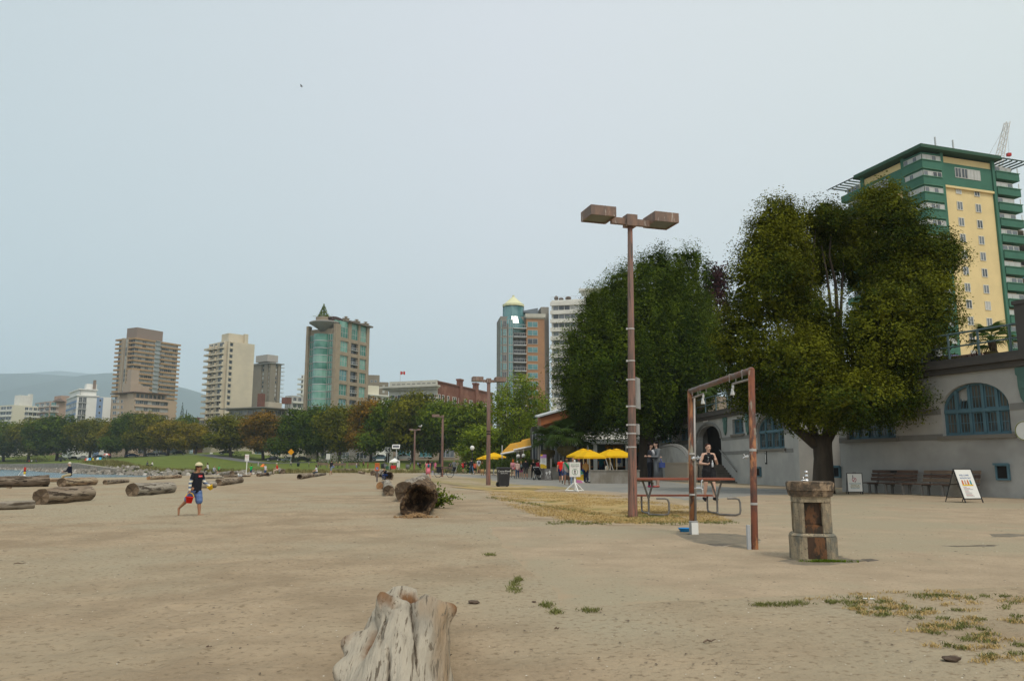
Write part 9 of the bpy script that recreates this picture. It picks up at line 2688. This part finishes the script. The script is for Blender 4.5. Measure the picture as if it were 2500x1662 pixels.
for px,D,col,lab in ((148,330,'#aeb1b5','silver car parked behind the broad dark tree'),(180,325,'#26282e','dark car parked left of the white one on the park road'),(203,320,'#d2d3d2','white car parked on the road behind the brownish tree'),(240,318,'#1e2730','dark car parked under the narrow yellowing tree'),(322,300,'#1c3566','blue car parked behind the tall yellow-green tree'),(368,292,'#20242a','black car parked right of the blue one'),(395,285,'#2b2d30','charcoal car behind the round yellow-brown tree'),(436,275,'#2a3038','dark slate car parked left of the olive tree'),(552,245,'#1b1c20','black car parked at the olive tree trunk'),(668,222,'#22232a','black car parked right of the rust-tinted tree'),(708,214,'#9fa6ae','silver car below the yellow diamond sign'),(738,206,'#23252b','dark car right of the silver one'),(985,182,'#b4b7b9','silver car parked behind the white canopy tent'),(928,186,'#75909c','pale blue car parked under the S shield sign')):
 p = at(px,1122,D);bd = float(bank_y(p.x));z = float(ground_z(p.x,D))+.05
 o = thing('parked_car',lab,'car',(p.x,D,z),random.choice((0.0,PI))+(.55 if px<440 else .05),'cars parked along the park road')
 car_parts(o,cloth(col,.3))
 # clipped hedges below the trees
m_hedge = leaf_mat('hedge_green',(0.03,0.055,0.01),(0.075,0.105,0.018),.12)
for px0,px1,D,hpx,lab in ((690,760,200,12,'clipped hedge behind the silver car'),(770,885,176,17,'long clipped green hedge behind the far benches'),(560,612,240,9,'dark hedge right of the olive tree'),(40,120,345,8,'low dark shrubs at the left end of the lawn'),(1118,1155,112,26,'round green shrub mass left of the globe lamp'),(212,300,325,8,'dark shrubs behind the parked cars on the left'),(330,470,300,9,'dark shrub row behind the yellow-brown trees')):
 a_,b_ = at(px0,1125,D),at(px1,1125,D);h = hpx/F*D
 z0 = float(ground_z((a_.x+b_.x)/2,D))
 rng = np.random.default_rng(px0);n = int((b_.x-a_.x)*h*16)
 P = np.stack([rng.uniform(0,b_.x-a_.x,n),rng.uniform(-1.2,1.2,n),rng.uniform(0,h,n)**1.0],1)
 V,Fc = leaf_quads(P,np.tile((0,-.6,.8),(n,1)),.42,rng)
 o = tag(link('hedge',np_mesh('hedge',V,Fc,m_hedge,np.clip(rng.normal(.35,.25,n),0,1)),None,(a_.x,D,z0)),lab,'hedge')
rng = np.random.default_rng(77);P = at(90,1110,340);n = 300
V,Fc = leaf_quads(rng.normal(0,1,(n,3))*(4.5,1,.7)+(0,0,1.0),np.tile((0,0,1.),(n,1)),.6,rng)
tag(link('flower_bush',np_mesh('flower_bush',V,Fc,mat('yellow_bloom',(.35,.30,.02),(.2,.2,.02),scale=1)),None,(P.x,340,float(ground_z(P.x,340)))),'bright yellow-green bush under the trees at far left','bush')
# beach chairs and parasol across the bay
for px,col,lab in ((205,'#c84a3c','red beach chair across the bay'),(211,'#d5d8da','white beach chair across the bay, next to the red one'),(219,'#3f8fb8','blue beach chair across the bay'),(226,'#d9c23c','yellow beach chair across the bay'),(236,'#cfd3d3','pale grey beach chair across the bay'),(244,'#46a3c4','turquoise beach chair at the right of the row across the bay')):
 D = 225;p = at(px,1125,D);z = float(ground_z(p.x,D))
 o = thing('beach_chair',lab,'beach chair',(p.x,D,z),random.uniform(-.6,.6),'beach chairs across the bay')
 mb = MB();mb.bb(-.32,.32,-.4,.3,.28,.33);mb.build('seat',cloth(col),o);mb = MB();mb.add([(-.32,.3,.3),(.32,.3,.3),(.32,.6,1.0),(-.32,.6,1.0),(-.32,.34,.3),(.32,.34,.3),(.32,.64,1.0),(-.32,.64,1.0)],[(0,1,2,3),(7,6,5,4),(0,3,7,4),(1,5,6,2),(3,2,6,7)]);mb.build('backrest',cloth(col),o)
D = 220;p = at(260,1123,D);z = float(ground_z(p.x,D));o = thing('parasol','small red and white parasol on the lawn across the bay','parasol',(p.x,D,z))
for k in range(8):
 a0,a1 = k*PI/4,(k+1)*PI/4;mb = MB();mb.add([(0,0,2.0),(1.1*math.cos(a0),1.1*math.sin(a0),1.5),(1.1*math.cos(a1),1.1*math.sin(a1),1.5)],[(0,1,2)]);mb.build('canopy_panel',cloth('#c9453a') if k%2 else m_bright,o)
mb = MB();mb.tube([(0,0,0),(0,0,2.0)],.04,5);mb.build('pole',m_rail,o)
# orange beach tent
p = G(642,1139);o = thing('beach_tent','tiny orange pop-up tent at the lawn edge','tent',p);s = p.y/F
mb = MB();mb.add([(-5*s,-.6,0),(3*s,-.6,0),(3*s,.8,0),(-5*s,.8,0),(-1*s,0,7*s),(2.4*s,0,6.5*s)],[(0,1,5,4),(1,2,5),(2,3,4,5),(3,0,4)]);mb.build('shell',cloth('#dd7a3c'),o)
# lifeguard float with red and yellow marker in the water
D = 96;p = at(58,1160,D);o = thing('lifeguard_float','white tube frame with a red and yellow marker standing in the shallows','lifeguard float',(p.x,D,WATER_Z))
s = D/F
mb = MB()
for k in (0,1):mb.tube([((-14+3*k)*s,.5*k,0),((-13+3*k)*s,.5*k,9*s),((-6+2*k)*s,.5*k,20*s),(-1*s,.5*k,21*s)],.035,5);mb.tube([((-14+3*k)*s,.5*k,5*s),(0,.5*k,7*s)],.03,5)
mb.build('tube_frame',m_bright,o)
for z0,z1,m_ in ((0,11,m_bright),(11,17,cloth('#d9b52e')),(17,28,cloth('#b5332c'))):
 mb = MB();mb.lathe([(2.6*s,z0*s),(2.4*s,z1*s-.01)],10,(1.5*s,0,0));mb.build('marker',m_,o,True)
 # gulls
m_gull = mat('gull_white',(.7,.7,.68),rough=.8);m_gullg = mat('gull_grey',(.3,.31,.33),rough=.8)
def gull(label,pos,s,rz=0):
 o = thing('gull',label,'gull',pos,rz,None,s)
 mb = MB();mb.ell((0,0,.16),(.17,.075,.08),10,6);mb.ell((.15,0,.27),(.055,.045,.05),8,5);mb.tube([(.10,0,.18),(.14,0,.26)],[.05,.04],6);mb.build('body',m_gull,o,True)
 mb = MB();mb.ell((-.06,.062,.18),(.17,.02,.05),8,5);mb.ell((-.06,-.062,.18),(.17,.02,.05),8,5);mb.build('wings',m_gullg,o,True)
 mb = MB();mb.tube([(.19,0,.27),(.25,0,.26)],[.014,.005],5);mb.build('beak',cloth('#d8a320'),o)
 mb = MB();mb.tube([(0,.03,0),(0,.03,.1)],.008,4);mb.tube([(0,-.03,0),(0,-.03,.1)],.008,4);mb.build('legs',cloth('#c08a6a'),o)
p = G(583,1179.0);gull('white gull standing on the twisted log',(p.x,p.y+.1,.30),1.0,2.6)
p = at(1026,1044,G(1011,1150.5).y);gull('white gull perched on the far thin lamp post',p,1.5,.4)
for i,(px,py) in enumerate(((264,1166),(272,1165.5),(279,1166),(290,1164.5))):
 p = G(px,py);gull(['leftmost gull in the shallows','second gull in the shallows from the left','third gull in the shallows from the left','gull standing tallest at the right of the shallows'][i],(p.x,p.y,WATER_Z-.02),1.3,i*1.3)
p = at(736,211,120);o = thing('flying_bird','tiny bird flying high in the empty sky','bird',p)
mb = MB();mb.ell((0,0,0),(.28,.07,.06),8,5);mb.add([(-.08,0,.03),(.10,0,.03),(.02,.32,.16),(-.1,.62,.05)],[(0,1,2,3)]);mb.add([(-.08,0,.03),(.10,0,.03),(.02,-.32,.16),(-.1,-.62,.05)],[(3,2,1,0)]);mb.build('body',cloth('#6d6a66'),o)
# ------------------------------------------------------------------ litter, stones, twigs and tufts
rnd = random.Random(9)
def rubble(label,px,py,spx,m,seed,flatn=.45,name='stone',cat='stone',L=1.5):
 p = flat(px,py);s = spx/2/F*p.y
 o = link(name,rock_mesh(seed,2),None,(p.x,p.y,s*flatn*.5),(0,0,rnd.uniform(-.5,.5)),(s,s/L,s*flatn));o.data.name = name;o.data.materials.clear();o.data.materials.append(m)
 return tag(o,label,cat)
m_chunk = mat('bark_chunk',(0.17,0.12,0.085),(0.09,0.065,0.05),scale=25,rough=.95,bump=.8,bscale=60,bdist=.01)
rubble('dark bark lump right of the root log',1156,1472,30,m_chunk,11,.4,'bark_lump','bark')
rubble('small bark curl at the corner of the paving',1304,1469,11,m_chunk,12,.5,'bark_lump','bark')
rubble('brown wood chunk lying on the sand at lower right',2322,1612,40,m_chunk,13,.5,'wood_chunk','wood')
p = flat(2121,1461);mb = MB();mb.bb(-.045,.045,-.018,.018,0,.006);tag(mb.build('paper_scrap',m_bright,None,loc=tuple(p),rot=-.35),'white paper scrap on the sand below the fountain','litter')
def twig(label,px,py,wpx,m=m_chunk,bend=.2):
 p = flat(px,py);L = wpx/F*p.y;a = rnd.uniform(-.5,.5);mb = MB();pts = [(L*(t-.5),math.sin(t*3)*L*.06*bend*5,.008+.01*math.sin(t*5)**2) for t in np.linspace(0,1,7)]
 mb.tube(pts,[.004,.006,.007,.006,.005,.004,.002],5);return tag(mb.build('twig',m,None,loc=tuple(p),rot=a),label,'twig')
for px,py,w_,lab in ((48,1377,26,'reddish twig lying on the sand at far left'),(1085,1584,20,'forked twig beside the root log'),(1096,1603,14,'short brown twig right of the root log'),(1733,1568,36,'long twig on the sand below the paving edge'),(268,1236,10,'dark twig between the two big logs on the left'),(510,1583,14,'small twig left of the root log'),(1360,1537,12,'tiny dark twig on the sand right of the root log')):
 twig(lab,px,py,w_)
p0 = G(25,1192);p1 = G(62,1190);mb = MB();mb.bb(0,p1.x-p0.x,-.12,.12,0,.06);tag(mb.build('driftwood_plank',m_logo,None,loc=tuple(p0),rot=.05),'pale plank lying in front of the dark broken log','plank')
# shells, pebbles and wood bits too small to count
m_shell = mat('shell_bits',(.62,.58,.5),(.4,.34,.26),scale=30);m_bits = mat('wood_bits',(.13,.09,.06),(.07,.05,.035),scale=30)
def scatter(name,n,m,smin,smax,seed,xr,yr,el=1.0,cond=None,z=0.0):
 r = np.random.default_rng(seed);V = [];Fq = [];tet = np.array([(-1,-.7,0),(1,-.6,0),(.2,.9,0),(0,0,.8)]);tf = np.array([(0,1,3),(1,2,3),(2,0,3)])
 k = 0
 while k<n:
  D = math.exp(r.uniform(math.log(yr[0]),math.log(yr[1])));x = D*r.uniform(*xr)
  if cond is not None and not cond(x,D):continue
  s = r.uniform(smin,smax)**1.0*(.6+D*.045);a = r.uniform(0,6.28);c,sn = math.cos(a),math.sin(a)
  q = tet*(s*el,s,s*.5);q = np.stack([q[:,0]*c-q[:,1]*sn,q[:,0]*sn+q[:,1]*c,q[:,2]],1)+(x,D,float(ground_z(x,D))+z)
  Fq.append(tf+4*k);V.append(q);k +=1
 return stuff(link(name,np_mesh(name,np.concatenate(V),np.concatenate(Fq),m)))
scatter('shell_bits',1500,m_shell,.003,.010,1,(-.7,.7),(2.4,26),z=.004)
scatter('wood_bits',1300,m_bits,.004,.012,2,(-.7,.7),(2.4,30),2.6,z=.004)
# grass tufts
m_tuft = leaf_mat('beach_grass',(0.085,0.105,0.03),(0.24,0.235,0.08),.15)
m_tuftd = leaf_mat('dry_grass_blades',(0.34,0.245,0.10),(0.54,0.39,0.17),.1)
def tufts(name,pts_px,npt,spx,h,m,seed,per=6,w=.004):
 r = np.random.default_rng(seed);out = []
 for px,py,sx,sy in pts_px:
  for _ in range(npt):
   q = flat(px+r.normal(0,sx*.5),py+r.normal(0,sy*.5));out.append((q.x,q.y,0.0))
 return blades(name,out,h,w,m,seed,per=per,spread=.02,lean=.8)
green = [(1258,1424,14,8),(1257,1440,16,10),(1265,1415,10,6),(1335,1478,12,8),(1357,1494,12,5),(1436,1490,22,5),(1196,1354,12,3),(1940,1473,40,5),(1905,1476,40,5),(1860,1477,20,4),(2030,1470,10,3)]
tufts('grass_tuft',green,34,0,.026,m_tuft,21,per=4)
rs = np.random.default_rng(22)
patch = [(rs.uniform(2050,2560),0,0,0) for _ in range(64)]
patch = [(x,rs.uniform(1452-(x-2050)*.01,1480+(x-2050)*.36),rs.uniform(8,26),rs.uniform(2,5)) for x,*_ in patch]
tufts('weed_patch',patch,13,0,.022,m_tuft,23,per=4)
tufts('dry_weeds',[(x+rs.normal(0,40),y+rs.normal(0,8),s*1.8,t) for x,y,s,t in patch],12,0,.022,m_tuftd,24,per=4)
turf = []
r = np.random.default_rng(31)
poly = [(1185,1200),(1330,1200),(1500,1210),(1640,1231),(1720,1245),(1780,1274),(1480,1280),(1340,1268),(1250,1238)]
def inside(x,y,P):
 c = False
 for (x1,y1),(x2,y2) in zip(P,P[1:]+P[:1]):
  if (y1>y)!=(y2>y) and x<(x2-x1)*(y-y1)/(y2-y1)+x1:c = not c
 return c
while len(turf)<6500:
 x,y = r.uniform(1180,1800),1196+(r.random()**1.3)*88
 q = flat(x,y)
 if inside(x,y,poly) and mnoise.noise(Vector((q.x*.55,q.y*.55,3)))+.5*mnoise.noise(Vector((q.x*2,q.y*2,1)))>-.12:
  turf.append((q.x,q.y,.012))
blades('dry_turf_blades',turf,.035,.006,m_tuftd,32,per=4,spread=.08,lean=1.1)
edge = [(x,1276+r.normal(0,2),30,4) for x in range(1360,1780,22)]+[(1585+r.normal(0,30),1262,20,6) for _ in range(12)]+[(1200+13*i,1214+2.2*i,14,3) for i in range(20)]
tufts('green_turf_blades',edge,22,0,.045,m_tuft,33,per=4,w=.006)
